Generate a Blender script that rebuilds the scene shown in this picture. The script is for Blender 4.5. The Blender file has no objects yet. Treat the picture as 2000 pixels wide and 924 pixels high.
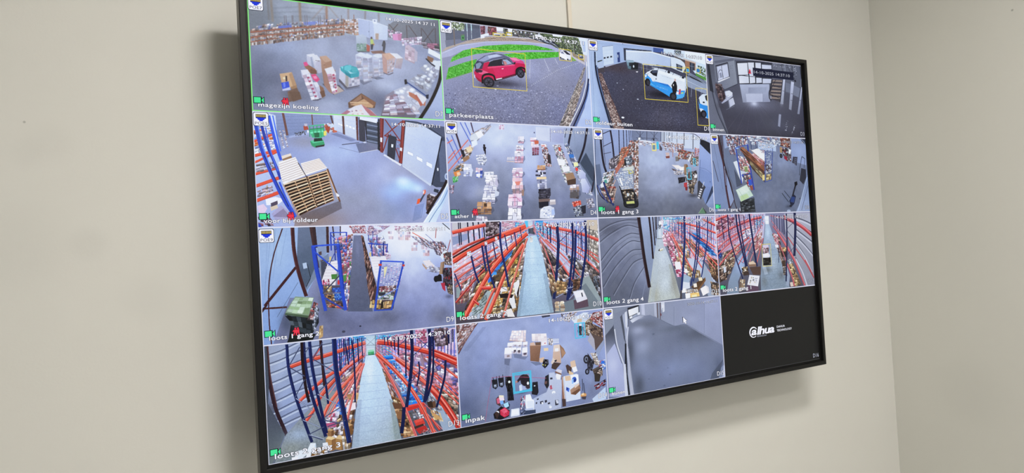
import bpy, bmesh, math, random
import numpy as np
from mathutils import Matrix, Vector

sc = bpy.context.scene
col = sc.collection

# ------------------------------------------------------------------ camera, world, light, exposure
U = 0.70                      # height of the lit screen in metres (16:9 panel)
GAP = 0.13 * U                # lit screen to wall
TVX, TVZ = 0.0, 1.60          # centre of the screen
WALL_X = 1.052                # side wall on the right
ROOM_L, ROOM_F, CEIL = -5.5, -6.0, 2.62

cam_d = bpy.data.cameras.new('camera'); cam = bpy.data.objects.new('camera', cam_d); col.objects.link(cam)
cam_d.sensor_width = 36.0; cam_d.lens = 23.65740; cam_d.clip_start = 0.02
def from_screen(x, y, z=0.0):          # screen frame (panel heights: right, down, into the wall) -> room metres
    return Vector((TVX + (x - 8 / 9) * U, -GAP + z * U, TVZ - (y - 0.5) * U))
_r, _d, _f = Vector((0.8737706, 0.0550878, -0.4832083)), Vector((-0.0374297, 0.9982344, 0.0461200)), Vector((0.4848958, -0.0222120, 0.8742898))
tobl = lambda v: Vector((v[0], v[2], -v[1]))
M3 = Matrix((tobl(_r), -tobl(_d), -tobl(_f))).transposed()
cam.matrix_world = Matrix.Translation(from_screen(*(-0.2213083, 0.5794826, -1.5080834))) @ M3.to_4x4()
sc.camera = cam

w = bpy.data.worlds.new('world'); sc.world = w; w.use_nodes = True
w.node_tree.nodes['Background'].inputs[0].default_value = (0.75, 0.8, 0.9, 1)
w.node_tree.nodes['Background'].inputs[1].default_value = 0.05
sc.view_settings.view_transform = 'Standard'; sc.view_settings.look = 'None'
sc.view_settings.exposure = 0.0; sc.view_settings.gamma = 1.0; sc.view_settings.use_curve_mapping = False
LAMP_A, LAMP_B, LAMP_FILL = 36.0, 76.0, 56.0        # brightness of the ceiling panels, the last one an added fill

# ------------------------------------------------------------------ helpers
def lin(h):
    h = h.lstrip('#'); v = [int(h[i:i + 2], 16) / 255 for i in (0, 2, 4)]
    return tuple(c / 12.92 if c <= .04045 else ((c + .055) / 1.055) ** 2.4 for c in v) + (1.0,)

def mat(name, colour, rough=.5, spec=.5, metal=0.0):
    m = bpy.data.materials.new(name); m.use_nodes = True
    b = m.node_tree.nodes['Principled BSDF']
    b.inputs['Base Color'].default_value = lin(colour) if isinstance(colour, str) else colour
    b.inputs['Roughness'].default_value = rough; b.inputs['Specular IOR Level'].default_value = spec
    b.inputs['Metallic'].default_value = metal
    return m

def glow(name, colour, strength=1.0):
    m = bpy.data.materials.new(name); m.use_nodes = True; nt = m.node_tree
    nt.nodes.clear(); e = nt.nodes.new('ShaderNodeEmission'); o = nt.nodes.new('ShaderNodeOutputMaterial')
    e.inputs[0].default_value = lin(colour); e.inputs[1].default_value = strength
    nt.links.new(e.outputs[0], o.inputs[0]); return m

def link(name, me, mats, parent=None):
    o = bpy.data.objects.new(name, me)
    for m in (mats if isinstance(mats, (list, tuple)) else [mats]): me.materials.append(m)
    col.objects.link(o)
    if parent: o.parent = parent
    return o

def box_bm(bm, lo, hi, mi=0):
    vs = [bm.verts.new((x, y, z)) for x in (lo[0], hi[0]) for y in (lo[1], hi[1]) for z in (lo[2], hi[2])]
    for f in ((0, 1, 3, 2), (4, 6, 7, 5), (0, 4, 5, 1), (2, 3, 7, 6), (0, 2, 6, 4), (1, 5, 7, 3)):
        bm.faces.new([vs[i] for i in f]).material_index = mi

def box(name, lo, hi, m, parent=None, bevel=0.0):
    bm = bmesh.new(); box_bm(bm, lo, hi)
    if bevel: bmesh.ops.bevel(bm, geom=bm.edges[:], offset=bevel, segments=2, affect='EDGES', profile=.5)
    bmesh.ops.recalc_face_normals(bm, faces=bm.faces[:])
    me = bpy.data.meshes.new(name); bm.to_mesh(me); bm.free()
    return link(name, me, m, parent)

def tag(o, label=None, cat=None, kind=None, group=None):
    if label: o['label'] = label
    if cat: o['category'] = cat
    if kind: o['kind'] = kind
    if group: o['group'] = group
    return o

# ------------------------------------------------------------------ room
def wall_mat(name, base, marks=()):
    m = mat(name, base, .62, .25); nt = m.node_tree; b = nt.nodes['Principled BSDF']
    tc = nt.nodes.new('ShaderNodeTexCoord')
    n1 = nt.nodes.new('ShaderNodeTexNoise'); n1.inputs['Scale'].default_value = 2.2; n1.inputs['Detail'].default_value = 4
    nt.links.new(tc.outputs['Object'], n1.inputs['Vector'])
    r = nt.nodes.new('ShaderNodeMapRange'); r.inputs['To Min'].default_value = .965; r.inputs['To Max'].default_value = 1.03
    nt.links.new(n1.outputs['Fac'], r.inputs['Value'])
    fac = r.outputs[0]
    for (x, y, z, rad, amt) in marks:                      # old scuffs and a nail hole
        d = nt.nodes.new('ShaderNodeVectorMath'); d.operation = 'DISTANCE'; d.inputs[1].default_value = (x, y, z)
        nt.links.new(tc.outputs['Object'], d.inputs[0])
        q = nt.nodes.new('ShaderNodeMapRange'); q.interpolation_type = 'SMOOTHSTEP'
        q.inputs['From Min'].default_value = rad * .2; q.inputs['From Max'].default_value = rad
        q.inputs['To Min'].default_value = 1 - amt; q.inputs['To Max'].default_value = 1
        nt.links.new(d.outputs['Value'], q.inputs['Value'])
        mu = nt.nodes.new('ShaderNodeMath'); mu.operation = 'MULTIPLY'
        nt.links.new(fac, mu.inputs[0]); nt.links.new(q.outputs[0], mu.inputs[1]); fac = mu.outputs[0]
    mx = nt.nodes.new('ShaderNodeVectorMath'); mx.operation = 'SCALE'
    mx.inputs[0].default_value = lin(base)[:3]; nt.links.new(fac, mx.inputs['Scale'])
    nt.links.new(mx.outputs[0], b.inputs['Base Color'])
    n2 = nt.nodes.new('ShaderNodeTexNoise'); n2.inputs['Scale'].default_value = 260; n2.inputs['Detail'].default_value = 3
    nt.links.new(tc.outputs['Object'], n2.inputs['Vector'])
    bp = nt.nodes.new('ShaderNodeBump'); bp.inputs['Strength'].default_value = .10; bp.inputs['Distance'].default_value = .001
    nt.links.new(n2.outputs['Fac'], bp.inputs['Height']); nt.links.new(bp.outputs[0], b.inputs['Normal'])
    return m

MARKS = [(-0.911, 0.000, 1.763, 0.0025, 0.40), (-0.910, 0.000, 1.719, 0.030, 0.03), (-0.882, 0.000, 1.735, 0.040, 0.03), (-0.841, 0.000, 1.589, 0.035, 0.045), (-0.768, 0.000, 1.503, 0.050, 0.03), (-0.927, 0.000, 1.590, 0.090, 0.04)]
M_wall = wall_mat('painted_wall', 'cbcbc7', MARKS)
M_side = wall_mat('painted_side_wall', 'c8c8c2', [(1.052, -.35, 2.05, .004, .45), (1.052, -.2, 1.12, .12, .04)])
M_floor = mat('pale_floor', 'd6d4cf', .5); M_ceil = mat('white_ceiling', 'e6e4de', .8)
T = .1
tag(box('wall_back', (ROOM_L - T, 0, 0), (WALL_X + T, T, CEIL), M_wall), 'cream painted wall behind the video monitor', kind='structure')
tag(box('wall_right', (WALL_X, ROOM_F, 0), (WALL_X + T, 0, CEIL), M_side), 'cream painted wall meeting the monitor wall in a corner', kind='structure')
tag(box('wall_left', (ROOM_L - T, ROOM_F, 0), (ROOM_L, 0, CEIL), M_side), 'cream painted end wall', kind='structure')
tag(box('wall_front', (ROOM_L - T, ROOM_F - T, 0), (WALL_X + T, ROOM_F, CEIL), M_side), 'cream painted wall opposite the monitor', kind='structure')
tag(box('floor', (ROOM_L - T, ROOM_F - T, -T), (WALL_X + T, T, 0), M_floor), 'grey floor', kind='structure')
tag(box('ceiling', (ROOM_L - T, ROOM_F - T, CEIL), (WALL_X + T, T, CEIL + T), M_ceil), 'white ceiling', kind='structure')

def ceiling_light(cx, cy, lx, ly, strength, label):
    e = bpy.data.objects.new('ceiling_light', None); col.objects.link(e); e.location = (cx, cy, CEIL)
    tag(e, label, 'lamp', group='ceiling lights')
    bm = bmesh.new()
    for lo, hi in (((-lx - .02, -ly - .02, -.03), (-lx, ly + .02, 0)), ((lx, -ly - .02, -.03), (lx + .02, ly + .02, 0)),
                   ((-lx, -ly - .02, -.03), (lx, -ly, 0)), ((-lx, ly, -.03), (lx, ly + .02, 0))): box_bm(bm, lo, hi)
    me = bpy.data.meshes.new('frame'); bm.to_mesh(me); bm.free(); link('frame', me, mat('lamp_frame', 'f0f0ee', .4), e)
    box('diffuser', (-lx, -ly, -.02), (lx, ly, -.004), glow('lamp_light', 'fffaf2', strength), e)
ceiling_light(.12, -1.75, .28, .12, LAMP_A, 'short white ceiling panel lamp nearer the side wall corner')
ceiling_light(-.10, -1.15, .28, .12, LAMP_B, 'short white ceiling panel lamp close in front of the monitor')
ceiling_light(.6, -4.2, .60, .15, LAMP_FILL, 'long white ceiling panel lamp added for fill at the far end of the room')  # unseen panel added as fill light to lift the shadows round the monitor

# narrow cable cover running down the wall into the back of the monitor
_s = from_screen(0.92059, 0, 0)
cc = box('cable_cover', (_s.x - .0048, -.006, 1.86), (_s.x + .0048, 0, CEIL), mat('cable_cover_plastic', 'cdc6b9', .5, .3), bevel=.0012)
tag(cc, 'slim cream cable cover running down the wall to the top of the monitor', 'cable cover')

# ------------------------------------------------------------------ monitor on the wall
tv = bpy.data.objects.new('television', None); col.objects.link(tv); tv.location = (TVX, -.0005, TVZ)
tag(tv, 'large black wall mounted television showing sixteen security camera pictures', 'television')
def local(x, y, z=0.0): return from_screen(x, y, z) - Vector((TVX, -.0005, TVZ))
M_bez = mat('black_bezel', '0b0b0c', .45, .28); M_trim = mat('dark_metal_trim', '4a4640', .42, .5, .3)
M_lip = mat('black_lip', '060606', .6, .3); M_back = mat('black_housing', '101010', .6)
W9 = 16 / 9; BM = .0185; FRONT, BACKZ = -.012, .026; INN = .0055
def ring(name, outer, inner, z0, z1, m, bevel=0):
    """rectangular frame: outer/inner margin round the picture, from depth z0 to z1"""
    bm = bmesh.new(); V = {}
    for k, mg in (('o', outer), ('i', inner)):
        for zz in (z0, z1):
            V[k, zz] = [bm.verts.new(local(x, y, zz)) for x, y in ((-mg, -mg), (W9 + mg, -mg), (W9 + mg, 1 + mg), (-mg, 1 + mg))]
    for i in range(4):
        j = (i + 1) % 4
        bm.faces.new((V['o', z0][i], V['o', z0][j], V['i', z0][j], V['i', z0][i])).material_index = 0
        bm.faces.new((V['o', z1][i], V['i', z1][i], V['i', z1][j], V['o', z1][j])).material_index = 0
        bm.faces.new((V['o', z0][i], V['o', z1][i], V['o', z1][j], V['o', z0][j])).material_index = 1
        bm.faces.new((V['i', z0][i], V['i', z0][j], V['i', z1][j], V['i', z1][i])).material_index = 2
    bmesh.ops.recalc_face_normals(bm, faces=bm.faces[:])
    if bevel:
        es = [e for e in bm.edges if all(abs(v.co.y - local(0, 0, z0).y) < 1e-6 for v in e.verts)]
        bmesh.ops.bevel(bm, geom=es, offset=bevel, segments=2, affect='EDGES', profile=.5)
    me = bpy.data.meshes.new(name); bm.to_mesh(me); bm.free()
    return link(name, me, m, tv)
ring('bezel', BM, INN, FRONT, BACKZ, [M_bez, M_trim, M_lip], .0009)
ring('screen_surround', INN + .002, .0004, -.0008, .02, [M_lip, M_lip, M_lip])
a, b = local(-BM + .004, 1 + BM - .004, .0035), local(W9 + BM - .004, -BM + .004, BACKZ - .003)
box('backlight_panel', (a.x, a.y, a.z), (b.x, b.y, b.z), M_back, tv)
a, b = local(.05, .97, BACKZ - .004), local(W9 - .05, .06, .072)
box('rear_housing', (a.x, a.y, a.z), (b.x, b.y, b.z), M_back, tv, .008)
a, b = local(.45, .72, .068), local(W9 - .45, .28, .13)
box('wall_bracket', (a.x, a.y, a.z), (b.x, b.y, b.z), mat('bracket_steel', '1c1c1e', .5), tv)

# ------------------------------------------------------------------ the pictures on the screen
# Each picture is drawn here in code on a 1600 x 900 sheet: polygons, strokes, ovals, soft patches, rows of goods, grain.
ART = """
@ D7 0 0
g 7c7f90 9195a8 2,557 1241,451 -119,58 -101,-355 1940,-709 1839,1001 -162,1076
o a6acc0 0.8 419,393 540,189
o b4b9ce 0.75 1110,462 360,189
o 74768a 0.7 143,670 293,222
o 6c7084 0.8 1013,763 158,100
o b2b6cc 0.7 595,896 248,122
o 9aa0b4 0.6 254,872 225,100
o 646876 0.7 74,675 158,178
o 6a6e7c 0.5 152,471 180,67
o c8ccdc 0.6 1090,622 135,67
o c4c8d8 0.5 775,557 68,44
o b8bccc 0.5 610,809 135,56
g 777b82 9aa0ae 20,142 801,45 -14,-163 1661,-421 1639,-23 1609,277 1111,234 737,232 425,280 9,393
o a4a9b6 0.6 291,66 146,122
o 70747c 0.8 68,168 135,67
o a0a4ae 0.6 520,37 169,67
l 6c7078 3.4 190,81 394,44 605,37
l 6c7078 3.4 188,118 392,82 603,75
l 6c7078 3.4 186,155 391,120 601,114
l 8a8078 17.9 175,-45 183,190
l 716a66 6.7 151,-41 156,178
l 8d7a6c 19 395,-22 397,165
l 8f6f60 17.9 609,4 605,173
l 84766e 5.6 590,11 486,136
l 84766e 5.6 623,7 712,111
l 84706a 10.1 788,2 784,114
l 7d706c 8.9 932,6 925,86
l 7a706e 8.9 1047,9 1045,88
n 4 30
b 3
m 1 60 5 0.5 0.06 7a6258/8a6a5a/b4a49c/64504a/9a8478/c8beb8/a07460 15,272 742,124 742,236 9,397
m 2 44 2 0.7 0.12 a8a0a4/8c8088/c8c4c8/64668a/7a6a66/8890b4/b49a90 45,233 738,97 739,143 24,287
p 6872b0 223,218 325,198 327,217 225,237
p 7480b8 418,164 515,146 513,174 424,189
p a0a8cc 525,150 578,147 578,162 526,168
k 9a5f4c 10.1 14,291 314,226 743,147
k 9a5f4c 8.9 12,329 312,261 741,178
k 9a5f4c 7.8 11,367 311,289 740,205
m 3 50 1 0.6 0.15 c0b4ae/a89890/7a6a68/d2cac6 13,303 740,159 742,172 13,317
m 4 50 1 0.6 0.15 c0b4ae/a89890/7a6a68/d2cac6/8890b0 12,345 739,190 740,203 11,358
l 7a5648 5.6 132,254 131,356
l 7a5648 5.6 301,219 299,321
l 7a5648 5.6 460,187 459,288
l 7a5648 5.6 608,157 606,257
l 7a5648 5.6 742,130 740,229
l 6c6266 4.5 273,127 273,201
l 6c6266 4.5 286,125 287,199
l 6c6266 4.5 331,120 332,194
l 6c6266 4.5 339,119 340,193
l 6c6266 4.5 448,105 449,180
l 6c6266 4.5 433,107 433,182
l 6c6266 4.5 538,94 539,170
l 6c6266 4.5 554,92 555,168
l 6c6266 4.5 586,88 587,164
l 6c6266 4.5 728,71 729,148
m 5 7 9 0.5 0.05 a88470/c8b8b0/8a6a5c/d4ccd0/75584c/b89a84 741,108 869,81 865,225 737,214
l 96604a 5.6 745,96 741,231
l 8a6050 5.6 832,52 828,222
l 9a604a 4.5 741,146 866,126
l 9a604a 4.5 739,187 864,178
g a6aec6 b4bad0 863,149 999,156 866,79 998,88 997,242 865,218
g c6cadb bcc2d6 995,134 1121,154 998,88 1123,119 1111,237 997,242
p b09888 1009,189 1039,188 1033,241 1007,242
p d8dae6 989,72 1029,69 1026,110 992,107
e 8088a0 1008,85 8,7
l 98a0b4 3.4 960,87 956,234
e 707890 954,181 3,7
l dcdeea 3.4 869,81 1000,90 1121,120
g 74767e 64666f 1263,45 1576,185 1123,108 1178,67 1637,0 1614,300 1422,248 1229,228 1118,211
l 54484a 6.7 1130,96 1208,178
l 54484a 6.7 1213,86 1137,175
l 54484a 6.7 1291,88 1289,227
l 54484a 6.7 1309,86 1400,204
l 54484a 6.7 1425,96 1423,237
l 54484a 6.7 1431,101 1535,237
l 54484a 6.7 1544,89 1436,224
l 54484a 6.7 1557,81 1554,247
m 6 8 3 0.7 0.1 c8b8cc/e0b8d0/b0a8b8/d8d0dc/a08898 1121,148 1245,157 1235,227 1135,220
p d090b4 1158,179 1245,165 1234,228 1163,231
p b87898 1208,178 1245,165 1234,228 1208,224
m 7 8 4 0.5 0.05 d4c4d2/b8a4b8/e0d8e2/a8909c/c0a0b0 1236,210 1427,172 1423,242 1239,273
m 8 3 3 0.6 0.05 6c646c/a89ca4/4a4850/b0768a 1424,225 1587,220 1595,290 1434,271
p 5a4a48 964,227 979,221 983,239 967,243
p b4c070 962,246 985,239 992,281 964,292
p c89060 981,277 999,282 992,294 978,291
p 3a3c4a 963,288 988,283 978,332 962,333
p 44444e 1072,252 1089,246 1095,270 1089,307 1081,344 1063,344 1070,295 1059,291
e 3a3438 1082,253 8,9
g b4bac6 98a0aa 859,227 898,346 842,227 893,210 927,222 935,286 926,349 841,356
p 708a80 844,296 926,285 925,352 841,358
m 9 5 4 0.5 0.1 8aa094/6a8078/a0a8aa 847,290 924,282 923,344 844,351
p a85a4c 928,289 957,301 952,350 925,350
p 5c5a62 847,356 954,350 949,357 852,364
q 50505e 0.5 956,542 1070,567 999,584
q 50505e 0.45 840,596 964,598 883,637
q 545464 0.4 685,608 859,661 736,692
g c0c2d0 9c98a4 829,375 819,575 828,391 870,362 930,379 915,543 839,574 827,555
m 11 2 10 0.4 0.05 b8bac8/a6a8b8/cacbd6/9c99a8/bcb2b6 832,404 925,399 910,546 835,565
p d0d2dc 828,388 875,362 930,379 878,404
q 8c8c9c 0.5 890,403 930,381 915,543 880,566
g c0c2d0 9c98a4 885,381 873,618 884,397 925,368 985,385 967,586 893,616 880,597
m 12 2 10 0.4 0.05 b8bac8/a6a8b8/cacbd6/9c99a8/bcb2b6 888,410 979,406 963,589 889,608
p d0d2dc 884,394 930,368 985,385 933,410
q 8c8c9c 0.5 945,409 984,387 967,586 933,609
g c0c2d0 9c98a4 970,370 960,568 970,386 1017,357 1086,373 1070,534 983,566 968,547
m 13 2 10 0.4 0.05 b8bac8/a6a8b8/cacbd6/9c99a8/bcb2b6 973,399 1080,394 1065,537 977,557
p d0d2dc 970,384 1023,356 1086,373 1026,399
q 8c8c9c 0.5 1040,398 1086,375 1070,534 1030,558
p 84645a 960,346 1059,330 1093,352 976,365
p c4a08c 1057,358 1128,344 1180,376 1101,408
p b4928a 1057,358 1101,408 1095,531 1061,511
m 14 3 6 0.4 0.06 b09a98/c4b4b4/98848a 1101,408 1180,378 1146,504 1098,526
p d8d8e4 1128,346 1193,343 1245,381 1185,389
g b8a8a4 9a90a0 1173,388 1228,475 1185,387 1245,379 1221,475 1162,469
l 5e5a64 5.6 955,567 1000,575
l 5e5660 6.7 1061,520 1107,533 1149,513
g c4b0b8 a8949c 1263,276 1365,405 1269,270 1300,258 1359,290 1347,418 1257,387
m 15 3 6 0.3 0.06 c0aab4/b09ca6/cabac2 1272,281 1353,308 1343,407 1259,380
p b4aab4 1354,292 1380,313 1370,395 1345,402
p 5a5660 683,602 855,634 849,648 738,678 679,621
g c4c2cc aaa8b6 689,520 837,652 692,509 854,550 856,639 748,667 683,597
p a09890 738,560 762,569 757,664 731,654
m 16 4 3 0.5 0.08 ccc8d0/b8b0b8/9c98a6 763,591 853,567 854,630 762,657
p 3c9aa2 697,503 757,479 834,491 854,534 848,568 779,587 738,560 700,530
p 62b8bc 732,492 785,476 798,502 765,535 729,522
p 4fa8ac 784,490 832,495 846,523 798,538
p a4c8cc 755,525 798,542 843,535 776,552
p 28808c 732,538 781,556 779,585 738,562
p 86c4c8 701,497 723,495 717,520
p 50505c 543,651 615,722 635,736 722,697 683,652
p b8a498 661,653 720,697 638,733 615,711
g b08c78 8e6c5c 543,435 596,658 535,430 587,418 630,459 625,509 656,533 626,710 559,661 548,553
p b89884 535,430 587,418 630,457 578,475
l 705448 3.4 561,498 626,482
l 6a5044 3.4 566,541 566,660
p a07c68 578,475 630,457 627,512 577,524
p d8d6e0 568,528 636,502 655,550 589,577
m 17 2 8 0.25 0.05 d0c8d2/c4a4b0/dcd6de/b890a0 581,572 658,550 665,707 623,730
p a07a6c 566,530 581,572 623,730 594,712 559,661
p a84860 627,569 646,563 648,576 630,581
p a84860 632,594 649,589 651,602 634,607
p a84860 636,620 652,615 654,628 638,633
p a84860 640,646 655,641 657,653 642,659
p a84860 644,672 658,666 660,679 647,685
p a84860 648,698 661,692 663,705 651,711
p d4d4e0 428,424 489,410 501,428 458,443
g c0c0ce b0b0c0 428,435 466,496 430,426 461,442 467,517 435,498
p d0d0dc 472,431 512,418 542,456 499,482
g c8c6d2 a4a2b0 479,451 537,565 471,435 499,480 520,569 495,558
p b4b0be 499,480 542,456 546,559 520,569
l 5a4a4a 3.4 499,466 533,468
p d05080 402,491 427,482 443,508 413,527
p 8c6450 409,522 445,508 496,536 505,570 452,572
p 745244 454,534 506,546 505,574 457,578
p 54505a 443,771 548,771 568,757 505,789 463,792
p d4d2de 378,554 433,543 452,574 394,594
p c0bccb 380,562 394,594 398,619 388,609
m 18 2 7 0.25 0.04 d2ced8/c4b0bc/dcd8e0/b8a4b4 389,593 452,574 514,777 450,788
p a04c66 425,606 443,600 446,613 429,619
p a04c66 435,635 453,630 456,642 439,648
p a04c66 445,665 463,659 466,672 449,677
p a04c66 455,694 473,688 477,701 460,706
p a04c66 465,723 483,718 487,730 470,736
p a04c66 475,752 493,747 497,760 480,765
p d44c78 456,584 494,575 526,618 501,643 476,624
p e48aa8 472,597 499,590 508,610 484,617
p d6d4e0 472,645 502,639 519,670 489,685
g c8c4d0 a8a4b4 489,676 517,760 489,685 519,670 536,768 510,774
p 8a6450 519,663 552,683 566,749 538,768
p 70503f 521,717 558,704 564,749 538,766
o 54505c 0.6 309,763 90,44
g 846858 70584e 242,694 339,782 270,734 343,692 376,782 277,816
p c8a480 216,596 310,575 342,676 297,701 228,663
p b08c6c 287,596 310,575 342,676 313,689
p a07c5e 294,695 342,676 343,699 302,713
p c0c0d8 231,700 292,690 293,718 232,730
p 3c54c0 225,666 282,651 288,696 233,716
p 6f84dc 239,668 255,661 256,698 243,704
p 3a3238 260,608 272,610 272,650 260,653
p e4d4b0 240,621 257,617 259,636 241,639
p 6d5548 280,733 362,728 376,785 307,811
p 6c5040 748,792 862,707 983,776 970,824 750,836
p 9a7660 763,795 862,716 863,755 768,816
p c09a78 768,811 888,750 965,799 953,824 829,818
p 8a6450 862,714 983,776 967,810 883,754
l d8b894 6.7 762,789 921,785
p d8d2dc 678,892 795,820 858,800 940,845 995,898 999,921 680,936
p b07884 677,894 738,854 765,866 714,901
p b07478 858,800 929,840 995,898 937,901 894,853
p e0d8da 795,837 872,860 881,893 758,899
m 19 3 2 0.4 0.3 806068/d0b0a8/a88890 760,855 862,833 892,892 758,899
o 6a6470 0.6 1081,804 56,89
g 8c8490 6e6670 1110,689 1159,879 1068,714 1147,664 1224,773 1339,870 1313,906 1018,897
m 20 5 10 0.5 0.03 cac6d4/a89ca8/dedce6/8a7078/b4a8b4/c4b0b0/947882 1079,725 1217,670 1389,856 1030,883
m 21 4 5 0.9 0 dddce8/d0d0dc/e6e6ee/c4c2ce/d9d0d6 1135,664 1281,608 1434,714 1340,847
p b87860 1278,666 1434,714 1423,784 1282,700
p d8d4dc 1351,661 1446,713 1393,786 1325,675
p b06858 1331,691 1349,687 1406,774 1380,787
m 22 5 4 0.9 0 c8cad6/b4b6c4/dcdee8/a4a4b2/98949e 1283,562 1409,494 1530,543 1449,666
m 23 4 4 0.9 0 d0d0dc/b8b8c6/e2e2ea/8f8c98 1387,450 1540,366 1586,456 1517,556
p e0e2ea 1483,266 1594,314 1598,361 1476,313
p 8a6650 1470,337 1528,355 1514,392 1465,379
p d4d6e0 1515,380 1604,366 1586,456 1536,449
l 2c2a34 11.2 1453,362 1501,405 1537,425
l 3a4c80 10.1 1260,581 1352,638 1459,707
p 1e1e28 1245,565 1264,558 1272,598 1247,606
p 282838 1435,685 1463,677 1456,718 1436,714
g b4bad2 9aa2bc 1574,658 1437,877 1609,490 1661,486 1636,914 1373,926
k 221a1c 29.1 1598,420 1567,564 1482,734 1361,909
n 6 3
b 1
@ D2 1 0
g 8c8c98 6e6e7c 684,224 772,907 -36,-31 1849,-263 1758,988 -98,1052
o 9a9aa8 0.6 806,375 402,105
o 565462 0.5 204,910 348,140
t 15 3.2 -1,572 292,451 891,286 1554,263 1264,910 -11,941
t 15 6.2 -6,659 1463,514 1264,910 -11,941
m 481 24 12 0.9 0.72 96949f/868492/9c9aa8/62606e 20,614 1423,468 1236,899 -5,946
g 8a8c94 b0a8a4 77,20 960,57 10,-37 1626,-125 1583,285 1175,129 458,162 3,301
p 565a64 54,23 400,-18 401,115 236,173 53,244
p 6a6c76 45,182 189,156 236,173 53,244
p 4c5058 257,21 399,11 401,38 255,49
p a0907e 3,290 53,244 348,134 538,93 986,73 1177,101 1011,106 459,147 186,206
m 31 60 3 0.6 0.1 a08c78/8c7a68/b0a090/98846c 236,168 525,98 1013,81 459,147
m 32 14 5 0.8 0 6c7858/8a9470/4e5a40/a8b08c/c8ccc8 78,9 258,-1 235,79 86,80
l 6a6058 12.5 136,68 137,218
p 5a6a54 203,114 240,105 240,163 205,171
p 4a8a4c 208,127 234,119 234,157 210,163
p 2c3c30 216,135 229,131 229,149 217,151
l a0c4c4 8.7 268,5 268,76
l c0c8d0 3.7 270,4 266,160
l 98c0bc 8.7 312,4 313,65
l c0c8d0 3.7 312,4 310,140
m 33 7 4 0.8 0 6a3a44/804a50/4e3a40/8a6068 405,15 455,7 448,89 406,92
m 34 10 4 0.8 0 7a3f46/5c4640/94565a/6a5a50 480,9 576,1 565,77 478,84
p d8dce6 569,-1 647,-7 639,34 573,39
m 35 24 5 0.8 0 5a5c50/6c7060/88806c/4a4848/c0c4c8/706864 647,-18 1047,-23 1041,60 642,74
p dce0ea 686,-23 752,-27 732,35 696,37
p e0e4ee 989,25 1099,25 1090,49 988,48
l 3c3c42 3.7 747,45 746,71
l 3c3c42 3.7 759,44 758,70
l 3c3c42 3.7 771,43 770,68
l 3c3c42 3.7 783,41 782,67
l 3c3c42 3.7 795,40 793,66
l 3c3c42 3.7 807,39 805,64
l 3c3c42 3.7 819,37 817,63
l 3c3c42 3.7 831,36 829,62
l 3c3c42 3.7 843,35 842,61
l 3c3c42 3.7 855,33 854,59
l 3c3c42 3.7 867,32 866,58
l 3c3c42 3.7 879,31 878,57
l 3c3c42 3.7 892,29 890,55
l 3c3c42 3.7 904,28 902,54
l 3c3c42 3.7 916,27 914,53
p cfd2da 402,94 444,81 442,118 403,128
l 8a8070 3.7 463,88 462,184
p cfd3dc 444,79 489,69 487,94 443,103
p d8dae2 540,66 604,61 603,79 541,84
p 50525c 547,76 603,70 602,84 546,88
p 5a5c68 627,61 662,57 661,80 626,84
p d4d6e0 682,50 724,48 723,64 681,66
p 9a9aa8 3,295 185,212 459,148 822,109 1135,107 1316,133 1229,172 821,139 456,190 219,255 96,319 0,345
p 82828f 0,345 96,319 219,255 156,303 80,381 48,427 -7,475
l b8b8c4 3.7 10,302 185,217 459,153 822,114 1149,111
m 36 30 12 0.9 0 4e5a3e/6a7450/3a4434/828a60/5c6450/343a34/a0a480 1018,4 1515,-21 1538,179 1203,129
m 37 10 10 0.9 0 5a6446/3e4838/78805c/8a8c78 1281,23 1512,22 1536,203 1401,155
m 38 14 3 0.8 0 3a3c40/4a4c50/282a30/b0b4bc 879,60 1180,63 1260,123 1094,100
p c8d0e0 1478,-17 1595,8 1583,175 1539,166 1510,59
p a4acbe 1526,33 1570,35 1571,139 1541,142
p d8dee8 1184,-3 1311,-5 1295,21 1189,23
l 3a3634 10 1436,73 1442,188
l 8e8a80 6.2 1351,39 1351,130
l 5a564c 7.5 1493,85 1494,195
p 76963e 1398,204 1453,238 1409,247 1389,231
p 8e7e60 1401,155 1536,216 1548,245 1413,197
p 4f9a34 85,376 105,330 219,255 431,193 689,152 955,133 1119,145 1208,160 952,180 632,220 339,278 178,333
p 4c9432 34,534 64,426 225,363 352,321 334,370 293,442
p 52a036 624,253 869,209 1246,170 1242,221 865,280 733,280
t 34 3.7 85,376 105,330 219,255 431,193 689,152 955,133 1119,145 1208,160 952,180 632,220 339,278 178,333
t 22 10 85,376 105,330 219,255 431,193 689,152 955,133 1119,145 1208,160 952,180 632,220 339,278 178,333
t 34 3.7 34,534 64,426 225,363 352,321 334,370 293,442
t 22 10 34,534 64,426 225,363 352,321 334,370 293,442
t 34 3.7 624,253 869,209 1246,170 1242,221 865,280 733,280
t 22 10 624,253 869,209 1246,170 1242,221 865,280 733,280
k 6c8a4c 5 34,534 157,495 305,439
l a8a8b4 2.5 632,229 897,190 1243,166
e c8c8d4 917,281 4,3
e c8c8d4 916,293 4,3
e c8c8d4 915,304 4,3
e c8c8d4 914,315 4,3
e c8c8d4 913,326 4,3
e c8c8d4 912,337 4,3
e c8c8d4 911,348 4,3
e c8c8d4 910,359 4,3
e c8c8d4 909,371 4,3
e c8c8d4 908,382 4,3
e c8c8d4 907,393 4,3
e c8c8d4 906,404 4,3
e c8c8d4 905,415 4,3
e c8c8d4 904,426 4,3
e c8c8d4 903,438 4,3
e c8c8d4 902,449 4,3
e c8c8d4 1076,260 4,3
e c8c8d4 1081,269 4,3
e c8c8d4 1085,279 4,3
e c8c8d4 1089,288 4,3
e c8c8d4 1094,298 4,3
e c8c8d4 1098,307 4,3
e c8c8d4 1102,317 4,3
e c8c8d4 1107,326 4,3
e c8c8d4 1111,336 4,3
e c8c8d4 1115,345 4,3
e c8c8d4 1120,355 4,3
e c8c8d4 1124,364 4,3
e c8c8d4 1202,246 4,3
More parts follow.
